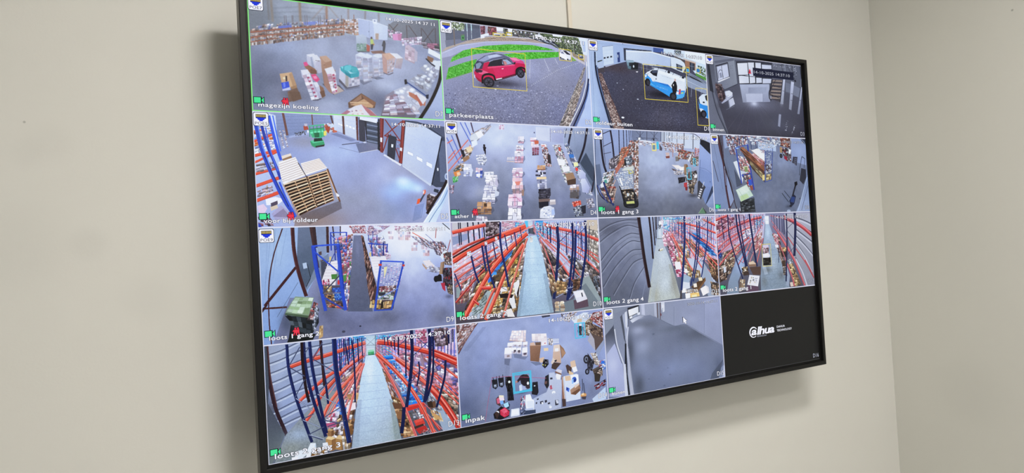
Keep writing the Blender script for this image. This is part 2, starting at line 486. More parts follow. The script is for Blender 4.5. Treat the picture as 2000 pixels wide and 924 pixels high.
e c8c8d4 1208,255 4,3
e c8c8d4 1213,265 4,3
e c8c8d4 1218,274 4,3
e c8c8d4 1223,284 4,3
e c8c8d4 1229,293 4,3
e c8c8d4 1481,255 4,3
e c8c8d4 1459,263 4,3
e c8c8d4 1437,271 4,3
e c8c8d4 1414,279 4,3
e c8c8d4 1392,288 4,3
e c8c8d4 1370,296 4,3
e c8c8d4 1348,304 4,3
e c8c8d4 1326,312 4,3
e c8c8d4 1304,320 4,3
e c8c8d4 1282,328 4,3
e c8c8d4 1260,336 4,3
e c8c8d4 1238,344 4,3
e c8c8d4 1216,352 4,3
e c8c8d4 1196,363 4,3
e c8c8d4 1176,375 4,3
e c8c8d4 1156,386 4,3
e c8c8d4 1136,397 4,3
e c8c8d4 1117,409 4,3
e c8c8d4 1097,420 4,3
e c8c8d4 1077,431 4,3
e c8c8d4 1057,442 4,3
e c8c8d4 1038,453 4,3
e c8c8d4 1018,464 4,3
e c8c8d4 999,475 4,3
e c8c8d4 979,486 4,3
e c8c8d4 960,497 4,3
e c8c8d4 941,508 4,3
e c8c8d4 921,519 4,3
e c8c8d4 1310,224 4,3
e c8c8d4 1346,228 4,3
e c8c8d4 1381,231 4,3
e c8c8d4 1417,234 4,3
e d8d8e4 550,552 13,8
e c0c0cc 527,588 11,7
e 34343c 575,521 9,9
e b4b4c0 732,697 5,3
e b4b4c0 665,830 5,3
e b4b4c0 428,653 5,3
e b4b4c0 950,620 5,3
e b4b4c0 516,856 5,3
o 4a4a56 0.6 1316,245 74,12
p d4d4e0 1253,184 1272,163 1301,143 1365,156 1387,193 1385,227 1344,245 1256,227
p 2c2c38 1294,151 1332,150 1378,179 1381,189 1341,185
p f0f0f6 1256,184 1327,194 1345,221 1340,241 1256,220
l 30303a 6.2 1253,223 1309,236
e 26262e 1349,235 9,9
e 26262e 1265,224 8,8
p 70707c 1271,168 1292,161 1313,183 1279,181
p 54545e 1489,183 1523,183 1532,210 1494,207
p a0a0a8 1494,177 1522,180 1515,193 1495,193
o 33313a 0.8 613,527 255,47
o 2e2c34 0.7 459,561 121,28
p b02048 315,447 332,409 400,404 419,353 473,333 508,375 729,341 737,317 680,280 759,270 840,300 859,335 853,406 756,434 539,497 400,539 350,519 324,487
p c44470 680,280 759,270 840,300 855,324 796,320 736,323
p dc7c92 687,281 753,273 811,296 744,302
p b82a54 507,386 729,344 754,362 723,428 540,482 527,432
p cc4a68 457,387 742,336 748,347 459,399
p 8c1832 327,482 401,521 400,539 350,519
p cc5874 349,430 393,415 467,437 403,459 366,456
p 5a5c6c 319,380 355,334 426,285 528,251 611,250 691,276 740,328 724,338 628,287 512,315 417,353 374,353
p 8a8ea0 363,336 451,281 560,255 624,269 513,297 422,339
p a8acbc 464,279 553,260 604,271 475,303
p 3a3c4a 318,382 354,337 422,351 400,409 331,414
p 26262e 457,381 483,336 524,317 628,291 679,296 729,333 624,358
p 8e98a4 612,302 666,297 719,330 640,352 612,345
p b07870 622,313 652,317 666,343 624,353
p 4a4654 608,300 617,297 637,355 627,358
p 78828e 336,369 382,348 399,364 369,407 341,414
p 5a3048 334,414 399,420 392,434 337,436
p 3a2834 323,429 341,414 407,422 396,440 342,447
k 18161c 18.7 395,543 402,476 453,452 513,461 528,505
k 18161c 16.2 754,434 763,384 806,361 852,371 854,405
l 18161c 16.2 525,505 754,432
l 9a3050 3.7 538,499 749,435
e 24222a 461,525 59,49
e 45434c 461,527 40,34
e 201e26 461,527 13,12
l 1c1a22 6.2 461,527 496,525
l 1c1a22 6.2 461,527 477,553
l 1c1a22 6.2 461,527 442,555
l 1c1a22 6.2 461,527 426,530
l 1c1a22 6.2 461,527 445,502
l 1c1a22 6.2 461,527 480,500
e 24222a 803,414 44,47
e 484650 804,416 28,31
l 1c1a22 6.2 783,397 823,438
l 1c1a22 6.2 828,396 783,439
p c8c8d0 539,488 601,474 601,483 541,499
p 20202a 737,317 757,312 749,336 729,337
p b8b0ba 313,472 323,466 326,498 314,496
p e0c8d0 603,387 622,383 622,390 604,394
m 44 7 46 0.9 0.04 8a8078/a89c90/6a6058/c0b4a4/54504a/746c68/b8a890 1541,289 1561,293 1299,908 1193,913
m 45 8 30 0.9 0.05 9a8c80/c4b6a4/6a5c54/5a524c/b09c88 1496,463 1540,423 1328,901 1221,906
g b4bcd4 a0aaca 1623,134 1467,877 1588,2 1621,-1 1610,944 1375,953 1516,705 1576,506
k 20263c 16.2 1586,407 1559,531 1504,663 1356,918
k 46608c 8.7 1588,456 1563,568 1507,693 1378,917
k d0d6e6 8.7 1568,237 1562,409 1528,534 1467,671 1306,920
k 6c7690 5 1559,238 1553,410 1518,534 1452,672
n 6 2
@ D1 2 0
g 4c4a58 3e3b46 749,229 841,894 -43,-21 1861,-227 1758,977 -117,1036
o 5c5866 0.6 999,752 437,135
o 4a3c3e 0.7 330,264 292,68
t 13 3.8 103,284 1650,152 1588,889 147,943
t 9 9 720,610 1257,532 1300,761 755,898
m 482 30 16 0.9 0.76 5c5a68/54525f/6a6876/34323c 166,321 1480,471 1574,866 391,912
m 483 18 10 0.9 0.6 545260/4c4a56/5c5a68 777,606 1286,553 1311,818 729,854
g a6b0c8 98a4c0 145,66 820,54 32,2 857,-51 847,80 499,184 305,239 87,285
l 8a94ac 2.6 107,37 823,9
e 606880 444,8 7,6
p c6cadc 181,67 317,40 314,224 186,257
l 7a8298 5.1 179,66 319,37
l 9aa2b6 3.8 319,37 315,224
l b4bace 2.6 184,105 322,78
l b4bace 2.6 181,143 319,116
l b4bace 2.6 178,186 316,160
l b4bace 2.6 176,218 314,193
p 34343e 190,173 214,167 213,184 188,189
p 34343e 230,163 255,157 253,174 229,179
p 34343e 274,152 298,147 297,163 272,169
p 36426e 363,107 397,99 398,202 366,209
p c8ccd8 369,130 378,128 377,157 369,159
p b0b6ca 107,230 176,211 185,277 115,302
p 4c4448 110,296 190,274 192,324 112,338
p a8a4ac 197,259 319,227 325,234 209,272
p 3a4038 108,219 169,201 171,209 109,232
p 3c3e48 451,52 828,42 827,56 453,65
m 51 22 1 0.3 0.25 5c606c/24262e 461,54 820,45 820,56 460,65
p 40424e 451,55 481,56 475,184 450,180
g c4c8da b0b6cc 506,95 1044,181 480,76 820,52 1090,85 1078,203 694,205 681,192 475,177
p dde0ea 480,76 820,52 1090,85 1089,99 819,65 482,89
l 9298ac 2.6 476,166 695,194 1079,191
p ced2e2 1090,85 1202,89 1282,131 1298,182 1258,245 1087,202
p 484c58 1163,150 1253,172 1242,228 1164,214
p 6a6e7c 1188,166 1232,178 1225,209 1187,201
l 8a8e9c 3.8 1090,85 1078,203
p 5a4f4c 1143,69 1247,88 1312,140 1289,139 1231,104 1141,86
p 4a5c8c 853,0 997,-6 992,49 849,53
p c8d0e4 997,-14 1257,-25 1624,-24 1607,321 1436,240 1292,101 1098,61 992,49
p e4eaf4 1301,-4 1623,-6 1616,131 1478,108 1295,66
m 52 8 3 0.6 0.1 6a7080/4a4e58/8a92a4/5c6a50 1148,-1 1247,1 1242,59 1144,51
p 9a7058 1295,103 1449,125 1442,205 1295,182
p c4b0a0 1263,81 1455,110 1453,127 1277,98
p 3c4048 1360,118 1436,130 1426,208 1358,202
l 98a0ac 3.8 1396,122 1389,204
l 98a0ac 2.6 1359,159 1430,166
m 53 8 5 0.8 0.15 4a5a3c/34402e/6a7a58/808a78 1475,143 1608,167 1599,275 1484,225
p 5c8a44 1440,231 1607,274 1607,312 1441,259
p 7a7e88 1343,230 1607,321 1604,357 1325,273
p 3a3a40 1318,252 1433,278 1570,336 1399,313
p 9296a2 1294,273 1604,357 1599,464 1315,395 1285,345
l c4c8d4 3.8 1290,322 1605,416
l b4b8c4 3.8 1281,241 1493,306 1604,357
p 4a9cc8 1303,195 1346,196 1343,230 1303,230
p 3a78a8 1460,180 1503,186 1500,223 1456,221
l a8acb8 3.8 1376,365 1352,505
l a8acb8 3.8 1517,398 1495,517
p 7a8e94 475,177 570,169 582,194 509,240 488,229
p 34383e 512,199 639,188 627,263 507,271
p 26282c 539,205 597,186 638,196 622,262 548,270
p 98a8b0 479,181 569,175 582,187 485,196
e c8ccd4 571,233 10,14
p 5e7278 488,231 537,236 529,267 494,261
p 4c4a50 479,271 640,262 646,273 492,281
p e0d8dc 596,284 629,279 619,293 600,292
l 9a9ea8 2.6 678,188 675,268
l 9a9ea8 2.6 751,196 748,274
l 9a9ea8 2.6 823,204 820,279
l 9a9ea8 2.6 923,215 921,287
l a0a4b0 2.6 639,188 894,216
l 8a8c96 2.6 635,234 833,255
o 1c1a22 0.85 959,505 277,45
p d4d8e6 714,307 745,279 804,253 879,227 981,229 1157,263 1288,301 1293,379 1276,450 1227,525 1135,542 1090,542 1004,505 792,418 735,403 713,365
p e8ecf4 893,234 1127,268 1275,311 1269,346 1108,313 890,273
p c8c8d0 807,224 894,222 1128,254 1289,296 1268,305 1096,273 878,240
l 3c3e48 6.4 837,204 982,220 1277,294
l 3c3e48 6.4 882,189 1057,208 1302,265
l 4a4c56 5.1 924,211 898,239
l 4a4c56 5.1 1025,229 999,260
l 4a4c56 5.1 1129,247 1102,280
l 4a4c56 5.1 1233,265 1206,301
e 282a34 1050,254 20,14
e 2a2a30 1249,299 20,11
p 3a8ed2 717,307 732,299 797,342 812,371 911,377 1013,388 1084,429 1127,448 1268,439 1261,486 1224,525 1135,542 1090,542 1004,505 876,452 791,420 743,385 717,343
p 2c74b8 832,368 1028,389 1070,418 967,403
p 64aee0 740,341 794,393 877,432 792,406
m 54 9 2 0.4 0.3 b8d0e8/90bce0 864,410 1024,433 1023,447 863,424
m 55 8 1 0.4 0.3 c8d8ea 907,427 1023,447 1022,456 906,437
m 56 9 1 0.4 0.3 8a8e9a/5a5e6a 939,294 1085,320 1084,330 938,303
p 22242e 785,276 819,252 901,245 889,275 878,315 829,305
p 4a5060 818,261 891,250 884,274 817,281
l a0a4b4 2.6 901,245 878,317 835,379
e 3a3e48 867,342 9,6
l 2a2c36 3.8 761,289 742,324
p e0e4ee 717,312 743,310 735,332 718,334
e 1e1c22 748,385 36,41
e 3c3a42 754,389 20,25
e 1e1c22 1092,514 50,43
e 3e3c44 1095,516 29,27
p 1c1c24 1105,359 1124,340 1147,355 1158,400 1151,458 1124,489 1087,483 1087,428 1075,395
e c4a294 1134,333 13,15
p e0d4d0 1095,382 1112,379 1110,399 1095,403
p 1a1a22 1084,394 1100,376 1099,428 1082,452
p c04a58 1182,431 1208,429 1198,490 1173,487
p e8e8f0 1142,457 1175,457 1169,492 1139,489
p c8d84a 1209,466 1245,458 1238,487 1212,493
p 52a0da 1138,500 1263,462 1251,509 1150,539
l 9aa0b0 2.6 1282,322 1268,439
p 9aa4b0 1281,392 1307,388 1301,414 1279,415
o 1c1a22 0.7 1478,682 58,68
p d0d4e2 1456,531 1475,495 1528,459 1616,458 1609,734 1554,725 1494,681 1464,624
p 3888c8 1456,534 1478,565 1518,580 1613,590 1604,735 1560,720 1545,644 1502,622 1467,624
p 2a2c36 1558,478 1604,463 1609,546 1570,524
e 1c1c22 1525,682 44,43
e 403e48 1528,685 26,27
p 2a2c34 1456,527 1470,514 1478,565 1468,577
e 202430 1536,552 17,9
m 57 7 44 0.9 0.05 6a504c/8a6a60/a08478/4a3638/b89c90/5c4848 107,339 154,335 407,911 269,917
m 58 6 26 0.9 0.05 8a6e66/5a4444/a89088/c0aca0 155,558 222,553 391,906 283,911
g a8b2cc 9aa4be 12,291 150,900 -42,-43 109,-59 82,243 106,422 165,611 260,938 -111,952
o c0c8dc 0.5 46,713 73,203
k 20263a 21.8 86,125 82,285 107,443 168,664 248,939
k 6a7a98 7.7 98,134 96,273 118,432 177,642
k 8a96b0 5.1 73,115 64,287 86,445 143,644 223,918
l 8a94ac 3.8 35,140 37,480 33,905
p b4bcd0 91,124 104,123 99,262 86,264
n 6 2
e e8e8f0 390,777 19,10
e c0c0c8 601,575 13,6
e b0b0b8 417,484 7,5
e b0b0b8 342,424 6,5
@ D3 3 0
g 5a5d6b 3c3b46 671,240 690,900 -51,-21 2068,-227 1947,975 -138,1034
o 6e7080 0.8 803,519 481,135
o 4a4a58 0.7 467,799 481,135
o 585b68 0.7 1104,750 417,135
l 55555f 4 614,530 203,917
l 4a4a56 4 632,529 295,914
l 55555f 4 651,528 388,911
l 4a4a56 4 670,527 482,908
l 55555f 4 689,526 577,904
l 4a4a56 4 708,525 674,901
l 55555f 4 727,523 772,897
l 4a4a56 4 746,522 870,894
l 55555f 4 765,521 971,890
l 4a4a56 4 784,520 1072,887
l 55555f 4 803,519 1175,883
l 4a4a56 4 822,518 1278,879
g 6a6f7c 8a909a 67,286 464,147 2,37 462,-6 480,304 278,383 152,312 52,287
g 5c606c 6c707c 18,184 78,498 -13,38 128,79 137,313 113,421 293,903 -44,916
p 7a7f8b 31,24 1690,-37 1667,23 1109,-9 474,26 128,79
p 646875 128,73 445,12 450,39 155,98
p bfc5d8 174,134 340,92 354,230 183,290
l 343440 13.4 150,128 350,72
l 3c3c48 10.7 347,72 363,229
l 3c3c48 8 155,135 176,297
l 4a4a56 6.7 245,111 259,261
l 2c2c36 5.4 363,229 169,310
p d8dce8 170,300 363,233 365,242 181,314
k 5c606e 6.7 192,266 190,202 223,165 251,181 263,244
p 8a90a2 205,206 235,193 248,245 215,259
m 61 3 3 0.8 0.6 7a808c 370,101 423,90 432,160 379,170
l 9aa0ac 8 475,48 514,301
l 50545f 5.4 459,27 489,306
l 3c3f4a 6.7 487,309 263,392
k 474a56 18.8 44,129 72,392 138,643 271,894
k 6e7280 8 16,628 69,774 131,899
k 565a66 6.7 142,600 215,767 293,903
p 343640 23,120 58,117 98,433 42,415
p 3a3c47 476,46 786,9 1091,10 1071,260 697,296 508,305
g d4daea c2c8da 533,54 987,261 501,65 666,46 669,185 508,200
g d4daea c2c8da 533,54 987,261 513,211 675,191 675,282 517,298
g d4daea c2c8da 533,54 987,261 676,41 777,32 775,127 683,140
g d4daea c2c8da 533,54 987,261 691,183 783,176 781,271 689,285
g d4daea c2c8da 533,54 987,261 802,32 895,27 892,100 799,102
g d4daea c2c8da 533,54 987,261 802,208 898,206 893,262 797,273
g d4daea c2c8da 533,54 987,261 910,45 1075,39 1074,85 908,97
g d4daea c2c8da 533,54 987,261 911,211 1063,204 1059,256 905,269
p bfc5d6 683,140 775,127 783,176 691,183
l 32343e 6.7 670,39 685,289
l 32343e 12.1 784,22 789,284
l 32343e 8 902,19 897,273
l 32343e 6.7 497,203 1065,199
g aab2c4 8e94a6 759,300 773,499 518,309 1018,268 1012,482 553,517
p a4aabb 647,332 983,304 959,384 644,405
g 8c93a6 9aa2b4 662,340 815,385 662,336 966,312 950,380 650,402
q d0d6e6 0.5 609,412 894,393 885,487 616,508
o b4bcd0 0.55 739,523 144,50
o d8deec 0.7 740,517 55,29
l 6c7280 2.7 518,309 553,517
l 767c8a 2.7 895,380 893,491
p 4e4c54 1064,210 1256,195 1196,479 1011,439 1009,372
p 8c8078 1089,214 1251,208 1246,229 1077,235
l 3a3842 8 1076,240 1242,236
p 8c8078 1075,256 1241,250 1235,271 1063,277
l 3a3842 8 1063,281 1231,278
p 8c8078 1061,297 1230,292 1225,313 1049,318
l 3a3842 8 1049,323 1221,320
p 8c8078 1048,339 1220,334 1214,355 1036,360
l 3a3842 8 1035,365 1210,362
p 8c8078 1034,380 1209,376 1204,397 1022,401
l 3a3842 8 1022,406 1200,404
p 8c8078 1020,422 1198,417 1193,438 1009,443
l 3a3842 8 1008,447 1189,445
k 1f1f28 12.1 1066,210 1040,302 1005,372 1006,440 1041,460
l 2c2c36 9.4 1271,183 1183,474
k 2a2a34 6.7 1005,372 1083,277 1139,204
p 8a8e9a 1018,411 1046,409 1037,449 1018,444
l 1f1f28 6.7 1015,388 1184,428
l 25252e 5.4 1090,287 1229,300
g 6a6e7a 5a5e6a 1175,-3 1560,405 1096,-8 1653,-22 1627,424 1292,342 1290,193 1077,198
m 62 10 8 0.7 0.4 8a8e9a/4e525c/9ca0ae/70747f 1109,-3 1488,-20 1491,44 1102,71
l 2e3039 8 1259,-17 1273,194 1228,312
l 8c919e 10.7 1317,-4 1307,192
l 3a3c46 6.7 1342,-7 1431,136
m 63 5 7 0.6 0.5 a8aebd/3a3c46 1410,-1 1527,24 1513,176 1469,179
l 90949f 6.7 1629,50 1573,264
l 40434d 10.7 1582,-4 1617,261
p 707684 1307,226 1397,242 1387,347 1301,341
p 787e8c 1450,250 1565,283 1526,395 1434,372
p 2f3039 1469,179 1503,188 1501,212 1467,205
g c0c6d6 868b9a 1321,213 1289,559 1269,194 1303,192 1241,499 1191,496
g c0c6d6 868b9a 1321,213 1289,559 1410,207 1461,215 1381,563 1337,551
g c0c6d6 868b9a 1321,213 1289,559 1591,263 1611,268 1523,604 1485,601
l 4c4f5a 5.4 1243,333 1276,337
l 4c4f5a 5.4 1392,358 1435,362
l 4c4f5a 5.4 1540,429 1574,437
l 4c4f5a 5.4 1376,439 1410,444
p 9095a4 1153,621 1192,624 1160,776 1123,766
m 64 2 6 0.5 0.3 b8bece/9499a8/6a6e7c 1285,685 1327,689 1272,823 1231,819
m 65 2 7 0.6 0.4 b4bac9/7a7e8c 1415,742 1444,747 1369,865 1348,860
o 8a8f9e 0.5 1211,495 32,34
p 53444a 133,356 193,341 262,400 289,463 220,537 166,492
m 66 5 7 0.8 0.1 5c4a4c/473a40/6e5a58/3a3238/7a6a68 128,335 231,327 292,484 178,524
p b0b5c4 268,411 337,390 395,413 394,456 328,498 222,551 205,543 287,485
p d0d5e2 284,404 352,392 392,415 380,446 315,472 290,452
p bcc1d0 324,504 399,469 423,543 335,587
p 8a8f9c 319,510 330,506 341,587 328,592
l 7a7f8d 4 276,616 412,566
m 67 4 3 0.7 0.5 9ea4b4/c8ccd8 279,453 333,439 329,482 266,518
p 2e2d35 178,342 214,355 241,380 218,393
o 45434d 0.6 217,575 112,45
n 5 2.4
@ D5 0 1
g 8a90a4 8c8d9a 363,219 757,873 -116,-70 1775,-185 1702,1064 -161,989
o a4b0ce 0.8 633,297 290,121
o 98a0b8 0.8 560,460 201,154
o 8c8a88 0.6 678,698 268,132
o 887468 0.9 395,853 380,121
o 8c8682 0.6 383,229 201,77
o a8acc0 0.6 1003,456 179,176
o 848c9c 0.7 1103,770 223,132
o a8c4f4 0.9 1220,579 145,66
o c8dcff 0.8 1186,539 78,51
o c0d4fa 0.7 1315,602 67,44
o 9cb4e4 0.6 1087,635 134,88
o 92a4cc 0.5 1341,774 101,88
n 2 26
g 80889a 767e90 270,22 263,169 155,-76 642,-105 630,134 386,154 211,213 163,173
l 6c7486 2.2 169,38 626,4
l 6c7486 2.2 168,64 624,31
l 6c7486 2.2 167,90 623,59
l 6c7486 2.2 166,116 622,86
l 6c7486 2.2 165,142 620,113
l 6a4a40 17.7 224,-17 253,180
l 6e4c40 10 449,-19 452,88
l 553c38 13.3 596,-16 616,81
q a8aec0 0.5 263,185 428,142 427,163 262,201
m 71 9 2 0.8 0.3 4a4a48/3a3c38/5c5852 309,157 387,138 396,170 318,183
p a04c38 379,102 405,84 419,126 382,135
p b0a8a8 385,82 411,81 410,100 389,103
m 72 8 4 0.8 0.1 b8b8c4/a06048/8c5040/d0d0dc/785044 542,73 644,69 646,145 554,148
p b4bccc 574,72 627,78 631,113 578,104
p b06048 605,103 643,96 646,140 613,146
p 984834 548,100 591,95 581,142 555,137
m 73 2 13 0.3 0.25 d4bca4/b89c84/ece0d0/988070 184,146 237,134 264,269 210,288
g bcc0cc acb0c0 625,15 684,143 620,-1 691,3 690,145 622,122
g bcc0cc aeb2c0 712,22 803,183 707,6 806,8 808,196 710,159
p 5a3c38 691,1 707,2 710,159 692,152
p 5a3430 804,4 823,5 818,204 804,199
p e8eefa 655,62 672,65 673,80 656,76
p e8eefa 674,69 691,73 692,88 675,84
p e8eefa 720,74 737,78 738,93 720,88
p e8eefa 747,84 764,87 765,103 747,98
p e8eefa 774,94 791,97 792,113 774,108
l a8aec4 2.2 620,30 691,39
l a8aec4 2.2 708,38 812,49
l a8aec4 2.2 618,62 689,72
l a8aec4 2.2 707,71 810,82
l a8aec4 2.2 617,100 687,110
l a8aec4 2.2 705,110 808,121
q 6a7086 0.7 591,157 640,147 796,199 757,212
p 3a3a42 828,11 878,16 879,216 824,204
p 2a2a32 877,31 1002,42 995,283 885,215
p 4a5058 894,46 984,51 979,266 893,215
l 787e88 10 896,66 986,80
l 343840 6.6 895,91 985,107
l 787e88 10 894,111 984,125
l 343840 6.6 892,135 983,152
l 787e88 10 891,155 982,170
l 343840 6.6 890,180 980,197
l 787e88 10 889,200 979,215
l 343840 6.6 888,224 978,242
p d4d8e8 840,5 992,11 981,51 835,27
p 70727c 885,211 981,230 976,275 890,224
p 1e1e26 994,14 1008,17 998,286 985,279
g 60677a 72707a 746,217 967,278 795,232 874,216 978,275 819,306
l 50505c 6.6 679,241 823,220
l d0d0dc 3.3 824,305 976,275
e b8b8c4 870,216 13,7
l 70748a 3.3 656,264 830,303
p 767e90 1038,12 1226,20 1188,397 1040,309
p 6c2c2a 1010,7 1045,11 1023,301 998,294
p 8a403a 1018,7 1029,9 1009,297 1003,295
p 6c2826 1205,15 1233,17 1188,391 1157,381
p 93463c 1214,16 1224,17 1180,386 1171,384
l 783430 10 1055,17 1186,204
l 783430 10 1202,27 1042,158
l 783430 10 1040,152 1175,193
l 783430 10 1024,287 1078,140
l 783430 10 1095,139 1166,352
p 32343c 1080,145 1149,162 1122,359 1058,334
l 22242a 3.3 1080,145 1058,334
p d8dce8 1099,224 1117,226 1113,254 1097,250
p e0e0ea 1005,170 1023,173 1019,211 1003,207
p d0d0dc 1173,250 1194,254 1190,283 1172,278
p c8c8d4 1034,310 1182,397 1169,409 1024,321
m 74 2 3 0.4 0.3 d8d8e0/a04038 1153,165 1182,170 1170,284 1147,273
e c8ccd8 1108,367 11,5
p 50545e 1233,17 1631,60 1602,567 1478,544 1188,391
g b8bcc8 a6abba 1247,76 1480,498 1240,28 1382,47 1563,148 1439,570 1186,397
l a8aec8 2.2 1230,123 1538,252
l a8aec8 2.2 1215,220 1504,369
l a8aec8 2.2 1200,317 1470,486
e 98a0ba 1331,90 3,3
e 98a0ba 1314,177 3,3
e 98a0ba 1443,161 3,3
e 98a0ba 1426,255 3,3
e 98a0ba 1297,258 3,3
e 98a0ba 1388,371 3,3
e 98a0ba 1245,339 3,3
p e6eefc 1241,278 1290,299 1286,325 1237,303
l 8088a0 2.2 1241,278 1290,299 1286,325 1237,303 1241,278
p e6eefc 1320,319 1373,344 1370,376 1318,349
l 8088a0 2.2 1320,319 1373,344 1370,376 1318,349 1320,319
p e6eefc 1408,364 1461,391 1457,428 1404,399
l 8088a0 2.2 1408,364 1461,391 1457,428 1404,399 1408,364
k 343a44 8.9 1233,20 1382,38 1566,143
p 40444e 1561,140 1626,155 1601,591 1487,591 1445,567
p 5a606c 1530,275 1559,181 1624,190 1604,544 1528,544
l 1e2028 8.9 1565,157 1445,573
e d0d0dc 1511,434 7,15
p 343840 1468,602 1511,614 1503,643 1460,628
p b4b8c4 1445,567 1186,399 1188,413 1432,581
p d8664a 1362,619 1387,611 1388,637 1362,665
p 44444e 1363,654 1383,648 1335,722 1321,711
p e05a34 1310,691 1337,687 1324,730 1297,737
p d8dce8 1365,623 1375,619 1371,642 1361,648
p 5c4a44 1397,660 1429,643 1483,666 1453,753 1389,804 1381,775
m 75 4 6 0.6 0.1 7a6258/5a4640/94807a/443838 1399,666 1470,674 1440,764 1389,792
p b8b4ba 1429,643 1479,660 1470,674 1424,658
l b0b4c0 4.4 1341,786 1332,837
l b4b8c4 3.3 1389,798 1368,838
q 6a7488 0.5 1282,750 1368,729 1337,854 1251,886
k 2a1e20 24.4 1606,497 1564,579 1468,707 1388,821
g a4b2cc c0cce0 1601,591 1397,879 1610,538 1655,538 1632,944 1430,943 1349,901 1466,753
k e0ecfa 11.1 1604,544 1526,684 1439,787 1353,898
k 6a8098 6.6 1621,567 1544,708 1463,811 1389,913
e a8b0bc 1594,497 22,31
e 70788a 1594,497 12,18
g b4b8c8 a4a8bc 1594,708 1519,917 1598,638 1649,638 1631,955 1443,944
e c8dce8 1485,739 11,15
q 5a606a 0.6 433,259 538,256 464,273
p 3c8c5c 425,222 530,205 541,245 464,271 436,254
p 57b07c 427,217 520,201 535,219 450,237
p 1c3026 457,196 520,192 525,214 456,224
p 30302e 465,258 539,243 536,258 469,271
p 44a06c 421,126 540,105 540,175 510,193 442,190
p 6cc892 428,147 534,129 533,143 430,161
l 3a8a58 6.6 427,94 426,185
l 3a8a58 6.6 457,93 457,184
l 3a8a58 6.6 485,92 485,183
l 3a8a58 6.6 515,90 515,182
l 3a8a58 6.6 538,89 538,181
l 46a870 7.8 422,100 545,82
l 2e7048 6.6 425,126 539,108
p 286040 459,152 501,148 502,184 464,190
p d8c25c 536,138 560,128 558,169 536,172
e d8dce4 413,143 8,11
g b8c0d8 9aa0b8 21,76 135,795 -3,-26 170,27 184,380 283,829 270,902 -44,892
m 76 4 8 0.7 0.1 e0804c/d06a40/b8b0c0/6a88c8/dcd8e4/c8b0a8 10,107 146,122 149,277 1,312
m 77 5 3 0.8 0.1 d0d4e4/b0b8d0/8a98c0/e6e8f0 2,281 161,215 167,298 4,343
l d4543a 15.5 -1,235 148,174
l a83828 4.4 -1,243 148,181
l d4543a 22.2 -10,348 175,300
l a83828 4.4 -11,358 175,310
l d4543a 15.5 -3,399 175,308
l a83828 4.4 -3,406 175,315
l d4543a 19.9 3,486 173,435
l a83828 4.4 2,495 173,444
l d4543a 24.4 4,578 177,513
l a83828 4.4 3,589 177,525
l d4543a 26.6 4,690 187,621
l a83828 4.4 3,702 187,634
m 78 5 3 0.7 0.1 a89c9c/7a6860/c0b8bc/5c5250/8c7a74 6,414 154,386 161,438 13,475
p a88c60 70,598 86,567 93,639 71,644
m 79 4 3 0.8 0.15 b49890/c8c0cc/8a7878 12,608 125,578 133,629 14,670
p e4e2ee 67,680 141,662 210,682 158,723 72,727
p c4b090 98,737 148,717 159,749 105,771
p 524850 104,712 155,692 156,721 106,740
p d0b4bc 7,731 51,716 78,752 52,793 11,782
p 9c94a4 106,794 178,728 235,776 263,829 133,841
q 6a5e6c 0.5 114,815 196,754 253,828
m 80 5 3 0.8 0.1 7a5c5c/945f60/5a4a50/a88888 3,812 94,824 131,887 0,883
p 3c4a8c -4,853 24,874 33,900 -6,898
k 33489a 24.4 20,106 51,280 111,464 200,682 284,824
k 5c78d0 8.9 38,116 66,269 121,454
k 2e4088 22.2 63,105 100,268 152,412 187,526
k 4a64b8 10 92,124 120,299 170,464
k 3a55b0 22.2 120,30 148,174 177,308 196,375
k 4c6cc8 10 150,28 173,173 197,307
k 3f58b0 15.5 176,547 220,672 289,819
k 22305c 6.6 72,341 147,526 237,739
q 544a48 0.6 315,809 645,697 653,762 393,884
p 6c4c38 200,562 550,449 592,697 462,748 314,814
p 2e1f1a 210,567 391,504 452,743 320,811
p 2e1f1a 396,499 550,455 594,686 462,748
l d8b890 9.4 207,569 385,512
l b08a64 10 207,573 209,583
l b08a64 10 295,544 298,555
l b08a64 10 385,516 387,526
l c4a078 9.4 217,592 391,534
l b08a64 10 217,595 219,605
l b08a64 10 303,566 306,577
l b08a64 10 391,538 394,548
l e0c49c 9.4 227,614 397,556
l b08a64 10 227,617 229,628
l b08a64 10 311,589 314,599
l b08a64 10 397,559 400,570
l b8946c 9.4 237,637 404,578
l b08a64 10 237,640 239,650
l b08a64 10 320,611 322,621
l b08a64 10 403,581 406,592
l d8b890 9.4 247,659 410,600
l b08a64 10 247,662 250,673
l b08a64 10 328,633 330,644
l b08a64 10 410,603 412,614
l c4a078 9.4 257,682 416,622
l b08a64 10 257,685 260,695
l b08a64 10 336,655 338,666
l b08a64 10 416,625 418,636
l e0c49c 9.4 267,704 422,644
l b08a64 10 267,707 270,718
l b08a64 10 344,678 347,688
l b08a64 10 422,647 425,658
l b8946c 9.4 278,727 428,666
l b08a64 10 277,730 280,740
l b08a64 10 352,700 355,710
l b08a64 10 428,669 431,680
l d8b890 9.4 288,749 435,688
l b08a64 10 288,752 290,763
l b08a64 10 361,722 363,733
l b08a64 10 435,691 437,702
l c4a078 9.4 298,772 441,710
l b08a64 10 298,775 300,786
l b08a64 10 369,744 371,755
l b08a64 10 441,714 443,724
l e0c49c 9.4 308,795 447,732
l b08a64 10 308,798 311,808
l b08a64 10 377,767 380,777
l b08a64 10 447,736 450,746
l d0b08c 9.4 396,506 550,460
l b08a64 10 395,509 398,520
l b08a64 10 472,486 475,497
l b08a64 10 550,463 552,474
l c09a74 9.4 401,529 554,482
l b08a64 10 401,532 404,542
l b08a64 10 477,508 480,519
l b08a64 10 554,485 556,496
l dcc09a 9.4 407,551 558,503
l b08a64 10 407,554 410,565
l b08a64 10 482,531 484,541
l b08a64 10 558,507 560,517
l b08c68 9.4 413,574 562,525
l b08a64 10 413,577 415,587
l b08a64 10 487,553 489,563
